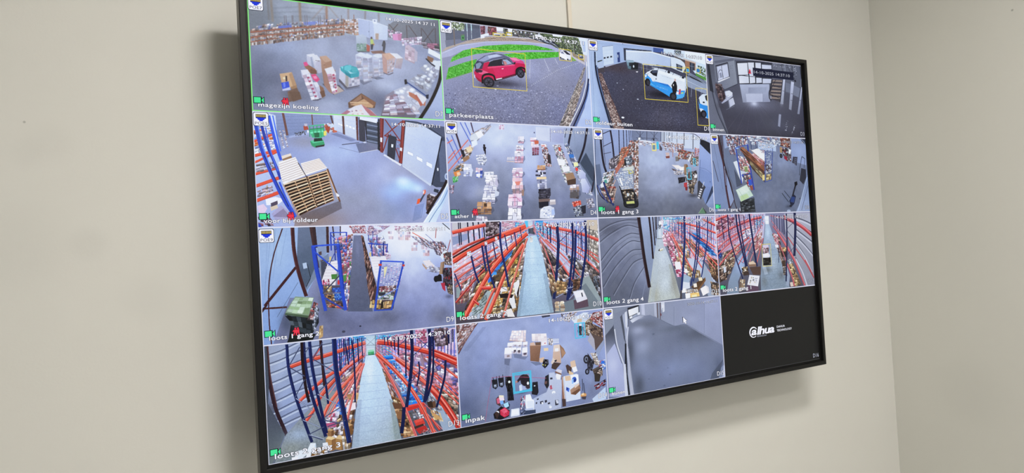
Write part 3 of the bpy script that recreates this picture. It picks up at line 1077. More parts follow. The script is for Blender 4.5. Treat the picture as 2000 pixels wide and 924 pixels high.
l b08a64 10 562,528 564,539
l d0b08c 9.4 419,596 566,547
l b08a64 10 419,599 421,610
l b08a64 10 492,575 494,585
l b08a64 10 566,550 568,561
l c09a74 9.4 425,619 570,568
l b08a64 10 425,622 427,633
l b08a64 10 497,597 499,608
l b08a64 10 570,572 572,582
l dcc09a 9.4 430,641 574,590
l b08a64 10 430,645 433,655
l b08a64 10 501,619 504,630
l b08a64 10 574,593 576,604
l b08c68 9.4 436,664 578,612
l b08a64 10 436,667 439,678
l b08a64 10 506,641 509,652
l b08a64 10 577,615 580,626
l d0b08c 9.4 442,687 582,634
l b08a64 10 442,690 445,700
l b08a64 10 511,663 514,674
l b08a64 10 581,637 584,648
l c09a74 9.4 448,709 586,655
l b08a64 10 448,712 450,723
l b08a64 10 516,686 519,696
l b08a64 10 585,659 588,669
l dcc09a 9.4 454,732 590,677
l b08a64 10 454,735 456,746
l b08a64 10 521,708 524,719
l b08a64 10 589,680 592,691
p e6dac8 175,391 306,349 324,389 376,496 205,567 188,505
p e8dccc 344,399 491,356 551,433 381,493 357,443
l a89280 3.3 178,412 307,361
l a89280 3.3 181,428 315,377
l a89280 3.3 183,445 322,392
l a89280 3.3 186,462 329,407
l a89280 3.3 188,479 337,422
l a89280 3.3 191,495 344,437
l a89280 3.3 193,512 352,452
l a89280 3.3 196,529 359,467
l a89280 3.3 199,545 367,482
l b09a88 3.3 346,411 497,364
l b09a88 3.3 350,422 505,374
l b09a88 3.3 355,433 512,384
l b09a88 3.3 360,444 519,394
l b09a88 3.3 365,455 527,404
l b09a88 3.3 369,465 534,414
l b09a88 3.3 374,476 542,424
l 3a2a24 5.5 324,394 381,499 460,748
p d8c0a0 200,344 271,321 276,339 204,368
p 8c6c4c 204,368 276,339 280,356 213,380
m 81 5 2 0.5 0.3 f0e8dc/d8c8b4 187,531 351,473 370,496 205,562
l 6a4a38 13.3 551,439 640,706
l c8a47c 5.5 545,449 626,686
p e4e0e4 611,632 639,654 632,667 615,662
n 5 2.5
@ D4 1 1
g a6acbe 585d68 659,31 603,918 -38,-43 1814,-136 1731,1007 -95,950
o 8c93a8 0.7 262,636 152,121
o b4bcd0 0.8 505,144 305,165
o aab2cc 0.8 839,354 152,286
o 5e6270 0.7 206,803 318,132
o 666a78 0.7 729,878 254,110
o 7a7e8c 0.6 1136,776 152,165
o 9c9ea0 0.5 309,636 76,66
n 3.2 24
g a8aec4 8c92a8 126,32 48,387 4,-4 467,-26 291,152 164,344 0,460
k 3a2c34 16.5 71,3 118,157 160,312
l 3c2c34 10.6 256,5 277,94
l 4a5c98 8.3 12,151 117,376
l 4a5c98 8.3 58,128 157,365
l 4a5c98 8.3 150,10 258,216
l 4a5c98 8.3 195,8 277,189
l c0604c 8.3 14,202 67,169
l c0604c 8.3 10,379 221,164
l c0604c 8.3 11,449 241,211
l c0604c 8.3 18,336 89,262
m 101 8 14 0.8 0.05 c8ccd8/a0a4b0/e0e2ea/8c8278/b89c80/9ca0a4 247,111 453,7 463,39 252,226
p b4b8b8 246,121 330,81 376,106 314,161 246,169
p dcdfe8 294,99 354,75 378,117 326,150
p c4d0e4 249,179 308,156 309,204 257,232
m 102 6 9 0.8 0.05 b49a78/d4d0d4/6a6058/c8b494/8c7c6c/e0dce0/4c4a4a 176,244 276,215 222,332 135,360
p d0b890 188,239 243,216 259,263 214,280
p 28282c 146,261 169,255 183,312 159,328
p 8a6a4c 154,328 218,306 222,334 163,369
m 103 7 9 0.85 0.03 6a5844/8c7858/c89868/b0b4c0/4c5a4c/3a3c44/d8d4d8 105,386 168,375 152,448 56,449
p c07840 58,459 113,438 131,479 75,506
p e0b088 89,459 121,454 124,480 94,490
p 4c9a50 47,501 104,490 98,537 50,554
m 104 5 4 0.8 0.1 6cb070/3a7c44/d0dcc8 51,503 101,492 96,537 52,550
m 105 6 5 0.8 0.1 7a7078/a89ca4/4a4450/c4b4b8/8a5c60 15,573 60,573 45,645 11,645
m 106 5 3 0.5 0.1 c0a0a4/b08890/d4c0c4 543,14 598,12 593,57 541,57
g b8bccb a4a8b8 949,30 1247,131 940,19 1257,17 1250,74 1231,168 1104,156 937,141
g 9ca0b0 8c90a2 1104,57 1246,143 1107,25 1257,19 1237,168 1104,158
l c8ccd8 3.5 940,19 937,141
l 6c6c78 5.9 1099,24 1093,156
e 40404c 918,73 6,8
g 8c94a0 56606a 1277,85 1554,481 1257,17 1616,2 1598,760 1559,608 1409,356 1310,198 1244,168
l 7a848c 4.7 1379,184 1371,12
k 26222a 23.6 1534,6 1483,193 1402,356
k 2a2630 21.3 1350,13 1312,129 1297,187
l 3a3a44 7.1 1288,18 1262,108
k 2c2830 16.5 1605,364 1584,504 1543,643
k 6e787f 3.5 1385,196 1397,287 1410,344
n 1.6 20
p 3e4650 1500,250 1588,399 1575,550 1423,355
b 1
e 2a2428 378,210 11,11
p 26222a 364,221 386,219 399,231 391,246 392,265 369,260
p 34323c 374,259 393,261 390,299 381,299
m 111 6 5 0.7 0.02 c8ccd8/b4b8c6/dee0ea/9ca0ac 291,305 383,287 399,350 358,398
m 112 4 3 0.6 0.05 b8bcc8/d0d4de/9a9eaa 292,331 387,318 370,393 312,383
q 40424e 0.45 146,472 227,500 253,460 249,427
m 113 3 3 0.35 0.05 a8acc0/c0c4d4/9498ac 158,438 239,437 231,493 154,494
m 313 3 3 0.35 0.03 dcdee8/d0d2e0/e4e6ee 163,383 239,382 239,437 153,438
p b4b8cc 225,390 253,437 236,494 218,495
q 40424e 0.45 269,488 337,512 360,478 355,451
m 114 3 3 0.35 0.05 4a5c9c/c0c4d4/8a90b0 280,457 348,457 340,505 277,506
m 314 3 3 0.35 0.03 d0a8a4/d8d4dc/c4b0b0 283,415 347,414 348,457 275,457
p dce0e8 284,468 325,468 317,499 282,497
p 3a4a80 320,441 354,438 342,467 321,473
q 40424e 0.45 350,495 450,512 482,489 474,473
m 115 3 3 0.35 0.05 a8acb8/c0c4d0 360,490 462,489 456,506 359,506
m 315 3 3 0.35 0.03 c8ccd8/d8dae4/b8bcc8 366,451 460,450 462,489 355,490
q 40424e 0.45 361,563 477,590 515,552 507,520
m 116 3 3 0.35 0.05 b8b4c0/a8a4b2/ccc8d2 372,543 493,543 485,584 370,584
m 316 3 3 0.35 0.03 d8d6e2/cac8d6/e2e0ea 381,478 492,477 493,543 367,543
p 8a8690 426,497 447,496 445,536 423,536
p e4e2ec 411,503 442,501 441,531 412,531
p a4a0ac 484,488 503,562 489,595 467,573
q 40424e 0.45 341,641 468,665 508,633 499,607
m 117 5 4 0.35 0.05 a8a8b4/c0c0ca/90909c 352,615 484,616 477,659 350,658
m 317 3 3 0.35 0.03 c8c8d2/d8d8e0/b4b4c0 361,573 482,573 484,616 348,615
p b0b4c0 464,616 508,637 497,669 460,680
q 40424e 0.45 320,723 446,750 486,715 477,686
m 118 4 4 0.35 0.05 9a98a4/b4b2be/84828e 330,705 462,706 455,744 328,742
m 318 3 3 0.35 0.03 cccdd9/bcbdc9/dadbe4/a8a9b4 340,647 460,648 462,706 326,705
q 40424e 0.45 261,814 401,847 447,806 437,771
m 119 4 3 0.35 0.05 8c6c50/6e523c/9c7c5c 272,785 420,788 412,841 269,837
m 319 3 3 0.35 0.03 b08c68/a07c58/c09c78/8a684a 283,722 418,724 420,788 267,785
p 4a382c 344,737 373,737 371,769 342,768
m 120 4 2 0.3 0.05 d8d6e0/c4c0cc/e2e0e8/a89ca4 261,846 366,859 375,901 247,892
q 40424e 0.45 726,168 791,185 812,158 807,139
m 121 3 3 0.35 0.05 b08890/c4a0a4/a07880 736,163 799,161 793,179 735,181
m 321 3 3 0.35 0.03 d0ccd8/c4c0cc/dcd8e2 740,115 799,113 799,161 731,163
q 40424e 0.45 700,243 781,258 806,234 800,218
m 122 3 3 0.35 0.05 b08890/c4a0a4/a07880 710,238 791,236 784,251 709,253
m 322 3 3 0.35 0.03 d0ccd8/c4c0cc/dcd8e2 714,199 790,196 791,236 705,238
q 40424e 0.45 676,341 772,368 803,328 797,295
m 123 3 3 0.35 0.05 b08890/c4a0a4/a07880 689,304 786,302 777,361 685,363
m 323 3 3 0.35 0.03 d0ccd8/c4c0cc/dcd8e2 695,254 785,251 786,302 684,304
l 4a3a44 4.7 741,164 757,157 771,163
l 4a3a44 4.7 725,220 740,213 755,219
l 4a3a44 4.7 722,270 737,263 752,270
m 124 6 1 0.2 0.25 e4dcd8/cfc4c0 611,303 686,297 683,347 602,349
p b0a49c 602,347 683,347 682,360 601,355
l 8a6a64 4.7 682,362 780,365
q 40424e 0.45 644,482 755,506 791,472 783,445
m 125 3 3 0.35 0.05 b89aa4/c8b0b8/a88894 655,463 770,462 762,499 653,500
m 325 3 3 0.35 0.03 d4c4cc/c8b4bc/e0d4da 663,411 768,409 770,462 650,463
e a07c88 706,465 23,18
e e4dce4 707,478 13,9
q 40424e 0.45 633,633 745,672 783,617 777,568
m 126 3 3 0.35 0.05 a88888/b89c98/98807c 645,607 762,607 753,666 641,665
m 326 3 3 0.35 0.03 d6b0ac/d8c0c0/cca4a4/e0c8c8 656,503 763,502 762,607 640,607
p c07868 676,541 739,535 724,573 692,575
q 40424e 0.45 579,758 724,793 772,748 761,709
m 127 3 3 0.35 0.05 b8a4ae/c8b8c0/a08c98 588,761 742,763 735,787 587,784
m 327 3 3 0.35 0.03 d0b0b8/d8bcc4/c8a4b0/dccad2 603,655 742,656 742,763 583,760
l b06878 4.7 605,692 680,682 727,726
l b87080 4.7 668,660 662,768
p 8a7060 746,617 771,612 765,672 745,674
q 40424e 0.45 574,876 710,909 754,869 745,835
m 128 3 3 0.35 0.05 b4b4c2/c4c4d0 583,889 726,893 720,903 582,899
m 328 3 3 0.35 0.03 d8d6e2/cecedb/e2e0ea 596,786 727,789 726,893 578,889
l 4a4454 4.7 660,801 658,833 682,836 674,866
q 40424e 0.45 859,152 928,164 950,145 945,134
m 131 3 3 0.35 0.05 9c4858/b86a74 870,148 937,146 931,157 869,159
m 331 3 3 0.35 0.03 d4c8d0/c8a4ac/e0d8dc 872,121 936,119 937,146 865,148
q 40424e 0.45 863,195 950,209 978,188 971,175
m 132 3 3 0.35 0.05 b08890/a06068 873,200 960,197 955,202 873,204
m 332 3 3 0.35 0.03 dcd6de/ccc0c8/d8b0a8 878,160 959,157 960,197 868,200
p b06048 913,147 961,146 959,179 916,184
m 133 3 4 0.2 0.06 7c4450/8c5460/6c3a44 883,215 961,207 954,281 881,289
p c4b4c0 874,198 962,192 961,212 881,218
l 3a3440 5.9 881,289 954,283
m 134 6 12 0.85 0.02 d0ccd4/b8a8a8/8c7068/e0dce2/a08478/5a4a48/c0b8c0/a86860 981,179 1046,177 1095,400 1019,395
p e0dce4 985,182 1041,180 1045,205 987,206
p c06c60 991,191 1027,190 1027,201 993,202
p 3c3434 1051,272 1083,282 1090,372 1051,361
q 40424e 0.45 916,423 1011,439 1041,417 1034,402
m 135 3 3 0.35 0.05 8a6248/7a5640 927,419 1023,417 1016,432 926,433
m 335 3 3 0.35 0.03 c49a70/b88c64 932,383 1021,382 1023,417 921,419
m 136 4 3 0.5 0.03 d0d2dc/e0e2ea/9c9ca8/3a3a44 910,432 1021,429 1018,490 904,491
p 30303a 958,446 974,442 979,473 962,476
p d8b488 914,496 1023,491 1024,515 915,518
m 137 4 5 0.5 0.05 7c7c88/a4a4b0/5c5c68/c0c0ca 915,520 1028,518 1026,607 919,609
p 34343e 931,612 1062,601 1064,663 1035,707 930,723
m 138 5 4 0.7 0.1 4a4850/2c2a32/5a585f/3a383f 931,607 1066,601 1055,696 928,706
p 6a5a54 925,706 1055,701 1047,730 926,739
p 25252e 923,734 1034,727 1030,774 925,794
p a8a098 1048,713 1114,710 1113,758 1044,763
p c8c0b8 1050,713 1111,711 1107,730 1052,732
g ccd0de a4a8b8 952,784 1089,887 937,806 978,779 1044,769 1092,792 1098,853 1068,895 926,885
m 139 6 6 0.9 0.1 e0e4ee/b4b8c6/98a0b4/ccd4e4 945,795 1089,786 1089,887 932,883
p 9aa8d0 1061,808 1094,803 1098,853 1064,858
m 141 6 26 0.85 0.02 c8ccd4/a8a4a4/e0e0e6/8a7c74/b0989c/60606a/9cac9c/d4c8c0 1116,186 1203,178 1361,551 1238,551
p b05040 1177,207 1201,203 1207,240 1183,241
p d8dce4 1154,315 1247,324 1243,381 1176,382
p d0d4de 1202,387 1297,392 1294,437 1225,449
p 8a7058 1238,460 1334,448 1357,505 1260,528
p 4c3c34 1253,528 1364,505 1360,562 1264,574
q 40424e 0.45 1272,677 1379,712 1416,664 1409,623
m 142 3 3 0.35 0.05 5c5450/4c4442/6c6460 1286,619 1398,619 1386,705 1281,704
m 342 3 3 0.35 0.03 c0b4b4/a89c9c/d0c8c8/9a8270 1294,568 1396,568 1398,619 1281,619
p 54504e 1286,642 1376,636 1375,688 1289,701
m 143 7 4 0.7 0.02 d0503c/e06a50/b83c30/e89080 1300,735 1404,725 1411,763 1317,787
m 144 6 6 0.6 0.1 8c9090/5c6064/b4b8b8/40444a 1310,787 1408,768 1428,872 1331,881
m 145 5 34 0.85 0.02 a4a8b4/6c7484/d4d4dc/8a8890/4c5a74/c8bcb4/7c848c/b0bcc8 1244,171 1299,164 1561,690 1458,654
p 3c6a9c 1298,269 1353,271 1357,305 1305,306
p d8d890 1347,351 1396,347 1401,384 1351,391
p c84840 1362,402 1392,399 1397,430 1369,434
p 5c5c68 1302,312 1357,311 1369,339 1314,343
g b4b8c8 9498ac 1390,436 1467,516 1389,448 1446,424 1485,458 1475,510 1405,511
g b8bccc 8c90a4 1412,516 1514,643 1419,516 1475,507 1525,597 1500,654 1431,642
m 146 5 5 0.8 0.1 8a8488/b0acb0/6a6468/c4c0c4 1468,712 1553,701 1574,794 1489,804
p 2c2c34 1407,780 1464,769 1458,849 1415,860
n 5 2.2
@ D6 2 1
g 9aa2b4 5e626c 897,190 841,895 -42,-49 1856,-134 1754,1057 -116,998
o a8b2c6 0.8 800,315 261,134
o 9ea6b8 0.6 869,538 290,156
o 45474e 0.8 233,839 290,101
o 54565e 0.6 1295,836 261,112
n 3.2 16
g 8a96b0 7e889c 145,50 75,476 -8,13 514,-8 504,124 330,259 183,433 104,624 -18,687
p 5c6678 5,371 64,360 84,540 8,603
o 707c92 0.6 38,265 58,134
l 3a3c48 5.1 26,75 -2,582
k 2e2a34 21.6 220,15 237,154 246,304
k 2a2630 25.5 95,20 94,179 110,349 142,454
k 4a4654 6.4 121,19 122,189 135,369
l 34323e 11.5 328,8 317,270
l 34323e 10.2 386,6 378,225
l 34323e 8.9 425,4 420,181
l 34323e 7.6 458,3 455,147
l 34323e 6.4 480,2 478,136
l 34323e 5.1 499,2 498,124
l 302c36 7.6 118,56 220,17
l 34303a 6.4 116,184 225,138
l 36323c 5.1 117,258 213,238
k 302c36 12.7 -5,550 60,688 212,774
g 6c7486 8a92a4 510,36 1439,37 507,-8 913,-13 903,111 589,99 497,119
p b4bccc 897,-1 1456,24 1427,177 1196,171 888,112
l 3e424e 3.8 554,13 645,97
l 3e424e 3.8 652,14 554,100
l 3e424e 3.8 744,11 839,97
l 3e424e 3.8 846,7 745,100
l 3e424e 3.8 549,79 847,80
l 403c46 6.4 606,11 596,115
l 403c46 6.4 698,7 688,113
l 403c46 6.4 798,3 788,109
l 403c46 6.4 890,0 880,107
l 403c46 6.4 941,-2 931,105
l 403c46 6.4 1000,-5 990,103
l 403c46 6.4 1045,-6 1035,102
l 403c46 6.4 1117,-9 1105,117
l 403c46 10.2 1219,-13 1204,145
l 403c46 10.2 1350,-18 1332,180
l 484450 5.1 912,-1 900,151
l 484450 5.1 929,-2 917,150
l 484450 5.1 971,-4 959,149
l 484450 5.1 1015,-5 1003,148
p c4cad8 589,105 688,102 698,146 585,154
p d4d8e2 680,107 744,111 741,144 698,146
p 34343c 772,80 792,79 791,102 770,102
p e0e4ee 577,78 605,77 603,99 575,100
m 151 10 3 0.8 0.1 c8ccda/b4b8c8/d8c0bc/9c8c90 588,116 887,123 885,157 585,160
p d8d6a0 753,138 811,137 805,209 750,211
p 6a8088 761,149 801,148 797,198 760,199
p 50a8c0 818,120 847,119 842,186 817,190
p 504c54 857,135 895,179 888,207 855,203
m 152 16 7 0.85 0.12 c8ccd8/b89c90/a08078/d8dae2/8a6a60/b0b4c0/78605c 888,112 1200,125 1190,251 925,201
l 9c6a58 7.6 1038,175 1035,272
p b8a49c 935,225 990,224 986,265 942,266
p 7a4c44 932,266 991,258 989,284 940,288
p 74706c 1071,263 1126,255 1121,312 1070,318
p a8a49c 1072,256 1126,251 1125,262 1071,268
m 153 14 7 0.85 0.08 d4c8c0/7c5c4c/c8ccd6/a04c40/4a4246/b49c84/8c8890 1104,185 1346,213 1340,295 1111,293
m 154 4 5 0.5 0.15 b05c44/c87860/8c4434 1363,161 1428,171 1413,270 1350,260
l 5a3834 5.1 1364,155 1349,271
m 155 8 8 0.85 0.04 c4b49c/6a5c54/8c8478/3c3a40/d8d8dc/a08468 1280,273 1413,258 1396,363 1281,347
p 9aa4a8 1255,296 1299,226 1314,232 1260,328
p dce0e8 1246,308 1295,238 1300,249 1257,319
m 156 6 2 0.5 0.1 d8d4d4/c4bcbc/e4e2e4 1009,357 1106,356 1208,400 1087,407
p d8d0c8 1009,357 1106,358 1179,389 1088,392
p 5c4c48 1006,393 1086,413 1085,424 1026,416
p e0dcd8 1111,384 1188,372 1184,412 1124,415
m 157 7 4 0.85 0.1 a8a4a8/d8d8dc/6c6a70/c4b8b0 1026,413 1176,418 1158,458 1052,464
p 8a7058 1189,349 1220,343 1216,457 1178,452
p 70583f 1220,343 1242,354 1234,457 1216,457
m 158 9 9 0.9 0.02 3a3638/5c5450/8a8078/2a282c/b0a8a4/6c5c50/c8c4c4 1174,446 1369,410 1366,537 1251,629
m 159 6 5 0.9 0.05 25242a/34323a/1c1b20/45434a 1087,492 1202,480 1189,537 1097,555
p a03c40 1169,549 1219,543 1210,597 1170,595
p 70302f 1185,595 1223,589 1212,635 1186,629
m 160 6 6 0.8 0.05 8a7a64/5a5048/a89880/3c3838 1240,572 1334,549 1293,675 1233,652
p d0d4da 1325,468 1373,456 1362,491 1328,497
o 33333a 0.7 1292,687 87,25
g 8c9ab8 6a7a9a 1438,235 1542,700 1445,60 1607,113 1606,795 1471,787 1370,583 1403,375
p b0b4d0 1272,-4 1593,-4 1596,55 1453,59 1347,17
p 262830 1453,59 1592,102 1589,231 1440,118
k 1f2028 6.4 1271,-1 1378,16 1453,59
p 7686a6 1413,386 1602,454 1581,607 1382,537
k 5c6a88 3.8 1410,380 1504,397 1602,454
l 4a5670 5.1 1433,293 1390,537
p 3a4458 1583,584 1615,584 1620,725 1471,781
e 384258 1559,537 4,9
g 8a96ac 6c7890 1510,700 1591,877 1479,787 1611,631 1601,853 1545,852
l 2a303c 6.4 1608,572 1471,787
p 3c3c42 1374,537 1396,520 1487,595 1460,630 1405,734 1354,687
p c0c0c4 1407,609 1438,618 1430,632 1400,623
p c0c0c4 1396,632 1426,641 1419,655 1388,646
p c0c0c4 1385,655 1415,665 1408,678 1377,669
p c0c0c4 1373,678 1404,688 1396,701 1366,692
p c0c0c4 1362,701 1392,711 1385,724 1355,715
l b0b4bc 10.2 1468,537 1440,595
p 5c7a60 1356,883 1421,815 1462,888
p 3c4440 1421,815 1479,874 1462,888
l 8a9a80 5.1 1356,883 1421,821
m 161 9 16 0.85 0.04 a89c98/7a5850/c8c4c8/b07060/4a4448/8c7464/d8d4d8/5a5058 463,114 580,105 559,385 333,399
m 162 8 9 0.85 0.05 9c6a54/b4846a/6c4c40/c0a488/8a7468/c87a64 348,194 452,169 389,377 238,411
m 163 7 8 0.85 0.05 6a6468/8c8488/4a464c/b0a8a8 179,315 331,248 266,400 172,412
l a85c48 7.6 466,174 258,411
l a85c48 7.6 442,218 251,416
l a85c48 7.6 417,279 291,416
l 8c5044 8.9 367,307 320,394
l b07864 8.9 351,322 307,409
l 8c5044 8.9 335,337 293,424
l b07864 8.9 319,353 280,439
l 8c5044 8.9 303,368 267,455
l b07864 8.9 287,383 254,470
l 8c5044 8.9 271,399 241,485
l 5a4440 6.4 574,116 517,801
l 5a4440 6.4 518,123 481,539
l 5a4440 6.4 552,133 504,691
m 164 3 34 0.7 0.08 c8b4a4/8a6858/e0d8d8/6c5048/a88a78/d8d0d4 532,123 579,116 520,790 468,778
p c4c8cc 377,350 441,324 465,359 403,374
m 165 5 4 0.85 0.02 7c848c/4a5058/b0b8c0 382,290 479,266 472,365 389,371
p 282a30 374,307 394,306 392,377 373,371
p b8bcb4 331,421 388,388 492,373 496,413 358,426
m 166 11 10 0.4 0.15 c8d0dc/a8b4c8/dfe4ea/94a0b4 242,454 482,414 475,604 316,625
m 167 10 10 0.5 0.6 3c4658/5a6478 247,464 481,424 475,604 303,614
p e0e4e4 292,502 312,498 340,571 322,582
m 168 3 3 0.8 0.1 c8c87c/a8a860/e0dca0 413,414 489,408 486,452 424,458
m 169 6 8 0.85 0.04 b8bcc4/7c6c64/d4d4d8/5c544e/a89484/486058 103,455 237,422 212,582 52,624
e b8c4c0 130,529 35,25
p 4c8a7c 104,524 135,516 142,550 109,555
p c8ccd4 55,571 97,529 107,582 66,603
m 170 7 7 0.85 0.04 6c5c58/98867c/4a4448/b4a89c/8a4c44 47,603 252,582 213,753 109,730
k 2c3860 22.9 97,540 129,635 169,720 208,780
k 3a4474 11.5 16,571 74,677 134,752
l c0a890 10.2 244,421 162,539
l b89c88 8.9 250,518 160,667
l b49a86 7.6 253,604 193,753
p 25262c 303,625 474,617 525,768 508,800 344,792
m 171 6 4 0.8 0.25 6a5848/8c7c68/4a4440/a8a08c 329,636 466,631 479,724 342,733
k 1a1b20 11.5 292,582 338,690 351,792 516,790 478,648 316,625
p c8d4e0 384,656 406,653 407,685 386,688
p b0b470 369,736 472,729 477,762 373,766
l 5a4834 7.6 323,623 467,615
l 34343a 6.4 355,739 507,730
n 5 2
@ D8 3 1
g 6e7384 646876 974,89 901,879 -47,-34 1996,-114 1880,1034 -132,980
o 868ca0 0.8 1163,281 279,151
o 787c8c 0.6 839,706 279,119
o 555862 0.7 307,452 108,140
n 2.8 16
g 8088a0 78829a 75,166 107,781 3,25 117,0 174,329 230,845 -13,871
p 8c94aa 201,18 251,16 306,139 217,163
p 6a7080 210,163 277,140 371,389 446,535 365,618 275,493
k 4a3238 33.6 116,11 145,175 187,349 201,597 238,835
k 2c2228 12.9 144,20 165,185 201,349 262,556 311,743
l 3a2a30 12.9 166,9 177,298
l 463038 10.3 188,8 187,267
l 9aa2b8 6.5 194,360 203,576
p 8890a8 214,452 250,535 300,701 311,743 247,814 214,618
l 3a2c34 7.8 22,301 86,535
l 4c3840 7.8 311,743 248,835
k 5c6478 3.9 50,126 100,371 149,618
k 3a2a30 11.6 198,391 282,576 334,816 415,890
m 181 18 6 0.85 0.05 b4a09c/8a5c58/c8ccd8/6a5058/d8d8e0/a87870/4a4654 238,6 583,-1 603,110 263,130
m 182 16 5 0.85 0.12 d0d4e0/b8a0a0/c0c4d0/a06c64/e2e4ec/8c8890 598,-1 1336,0 1326,101 633,109
p a8b0c4 728,64 1068,97 1061,173 751,149
m 183 12 4 0.85 0.3 c8ccd8/b4b4c0/d8c0b8 758,74 1105,41 1064,141 783,137
m 184 6 7 0.8 0.05 7a4c44/9c6454/c0a898/5a4040/8a5848 1140,7 1327,6 1308,123 1147,106
l 5c4450 7.8 1324,-10 1315,134
p 8890a8 1345,-11 1552,4 1603,82 1587,330 1309,278
o 98a0b4 0.5 1468,175 108,86
p 363a46 1485,-5 1620,-4 1611,93
k 9aa2b2 5.2 1353,-6 1534,16 1603,82
l 384880 7.8 456,9 455,104
l 384880 7.8 594,15 596,110
l 384880 7.8 524,-4 523,81
l 384880 7.8 880,5 882,70
l 384880 7.8 983,-9 981,45
m 185 7 10 0.85 0.05 b8bccc/8a7078/d0d2de/6a5a68/a88c8c/94a0c0 247,68 400,64 400,221 298,223
l 6a4044 9 283,67 370,232
l 8c5c58 7.8 369,75 483,124
p b4b8c4 341,311 572,291 619,439 453,461
p c8c8cc 337,311 394,294 480,493 458,566
m 186 9 7 0.85 0.04 c8b8b8/a07c74/d8d4d8/8a5858/b49c94/6c6068/c87c80 414,231 575,259 627,428 443,409
p c8bca4 484,361 567,349 578,386 496,392
p 7c8a5c 509,366 558,360 568,418 515,424
m 187 7 6 0.85 0.05 54484c/8c8078/3c4c8c/b8b0b0/6c5450/a03c40 454,451 628,423 640,619 587,630
p 3c58a8 560,513 613,502 622,571 564,577
p 8a5044 575,587 644,577 644,624 601,635
q 30323c 0.5 342,389 446,535 466,566 367,597
k 3a4c94 19.4 389,148 415,304 452,556
k 34458c 22 586,100 597,259 618,449 647,630
l 44589c 10.3 385,148 588,105
e 8ca4d8 414,152 22,9
l 8890a4 6.5 481,140 423,294
l 3a4a84 9 468,451 618,449
l 7a98c8 3.9 423,210 594,291
p 4a3830 451,146 617,205 848,437 838,545 639,386
m 188 16 3 0.6 0.04 7c4c38/9c6850/6a4030/a8785c/5a3a30 459,141 511,134 849,340 834,426
m 189 16 3 0.8 0.05 8c7c5c/a8986c/6a5a48/c4b488/54484a 613,333 632,290 845,469 824,534
l 8c5440 9 457,167 843,405
l 70443a 7.8 617,290 839,448
p d4d4d4 650,173 752,138 870,200 852,308
p e0dedc 643,168 736,149 867,232 854,302
m 190 12 4 0.85 0.02 a05c58/c88c88/7a4444/d8b4b0/b87470 624,216 685,204 861,297 843,362
l b0a090 5.2 614,152 860,308
m 191 5 3 0.8 0.1 c4a4a8/dcdce4/b08c90 796,164 873,167 870,200 808,196
p d8bc7c 797,459 847,448 841,512 797,521
m 192 5 14 0.5 0.25 a0a8c8/6c78a4/c0c8dc/4a5484 873,162 1013,142 983,333 856,356
m 193 5 5 0.85 0.05 d0d0d8/a8a8b4/7c7078/b8b8c4/54484c 865,335 976,317 963,414 860,448
m 194 4 2 0.7 0.05 b89c6c/c8b080/8c744c 869,458 961,431 951,501 864,523
l 3c4c84 11.6 873,162 838,545
l 3a4a80 10.3 1004,142 954,512
l 42528c 7.8 847,534 954,512
l 2c3454 10.3 645,66 643,152
l 2c3454 10.3 728,64 727,149
l 2c3454 10.3 753,63 751,149
l 34406c 5.2 713,70 759,65
m 195 9 8 0.9 0.02 3a363a/6c6468/1f1d22/a8a4a8/7a2c34/c8ccd4/5a5450 1129,128 1332,123 1325,289 1228,280
e 1c1b20 1144,224 26,26
e 4a4a52 1144,224 12,13
p 8a2c3c 1193,220 1249,230 1252,279 1197,258
p 9c7c5c 1130,117 1170,116 1164,188 1127,183
p d8d8dc 1290,135 1330,150 1308,201 1278,179
p 3c3a44 1355,228 1438,231 1411,338 1332,300
l 70707c 7.8 1381,249 1424,256
l 70707c 7.8 1373,269 1415,277
l 70707c 7.8 1364,290 1406,297
l 70707c 7.8 1356,310 1398,317
l 1f2028 7.8 1517,224 1466,365
l 1f2028 7.8 1517,224 1570,249
l 23242c 6.5 1570,249 1542,364
p 34343c 1491,365 1574,381 1572,487 1514,566 1448,516
l 24242c 7.8 1466,365 1449,454
p 6a7080 1514,566 1583,465 1585,532 1430,744
p 2a2c30 404,759 639,715 647,884 415,885
m 196 6 6 0.7 0.1 34363a/45484c/25272a/545658 418,775 638,725 642,879 430,880
p b4c0ac 350,629 533,564 629,695 419,765
p c4ccbc 364,634 524,577 571,640 402,697
q a8b870 0.5 417,702 523,671 564,714 423,760
l 8ca088 3.9 394,629 473,729
l d4dccc 3.9 439,618 553,672
l 788478 3.9 532,566 629,695
p 25283a 1238,764 1312,677 1363,710 1325,798 1264,841
l 2c2a34 25.8 1383,544 1301,710
p 1c1a20 1350,538 1401,527 1405,566 1352,599
p 30406a 1284,709 1349,721 1318,787 1254,775
l 30343c 10.3 1118,670 1229,780
l 383c46 10.3 1161,643 1258,731
o 3a3c46 0.6 1224,830 62,22
e 23242c 1254,825 19,13
g 7c8498 8e96aa 1568,532 1468,867 1592,454 1643,453 1600,892 1349,893 1444,767
l a8b0c4 9 1590,476 1382,888
l 4c5060 6.5 1597,577 1450,878
e 9aa0ac 1219,885 34,17
e 30323c 1430,739 6,13
n 5 2
@ D9 0 2
g a8b0cc 7a7d92 1161,146 878,935 -43,-114 1824,-76 1748,1215 -91,984
o ffffff 0.95 1264,79 488,170
o f0f2ff 0.9 1220,196 349,193
o c8cee8 0.7 1247,386 186,181
o 6c6e80 0.8 655,810 233,113
o 5e606e 0.6 1006,776 209,91
o 50505c 0.7 510,574 105,227
o 62646f 0.6 1479,797 151,91
n 3.2 22
g 9eb2cc 8aa0bc 47,101 169,803 3,-39 539,-24 527,220 456,338 362,496 338,560 212,550 72,899 -18,889
o b0c4da 0.5 144,212 116,181
g 6c7684 54606c 319,57 402,335 301,-9 407,-6 422,358 341,495 275,306
p 8c98a8 440,-5 522,-2 511,220 446,327
p 7a8694 437,282 527,220 531,265 340,506 341,484
l 8094b0 2.3 102,7 1,680
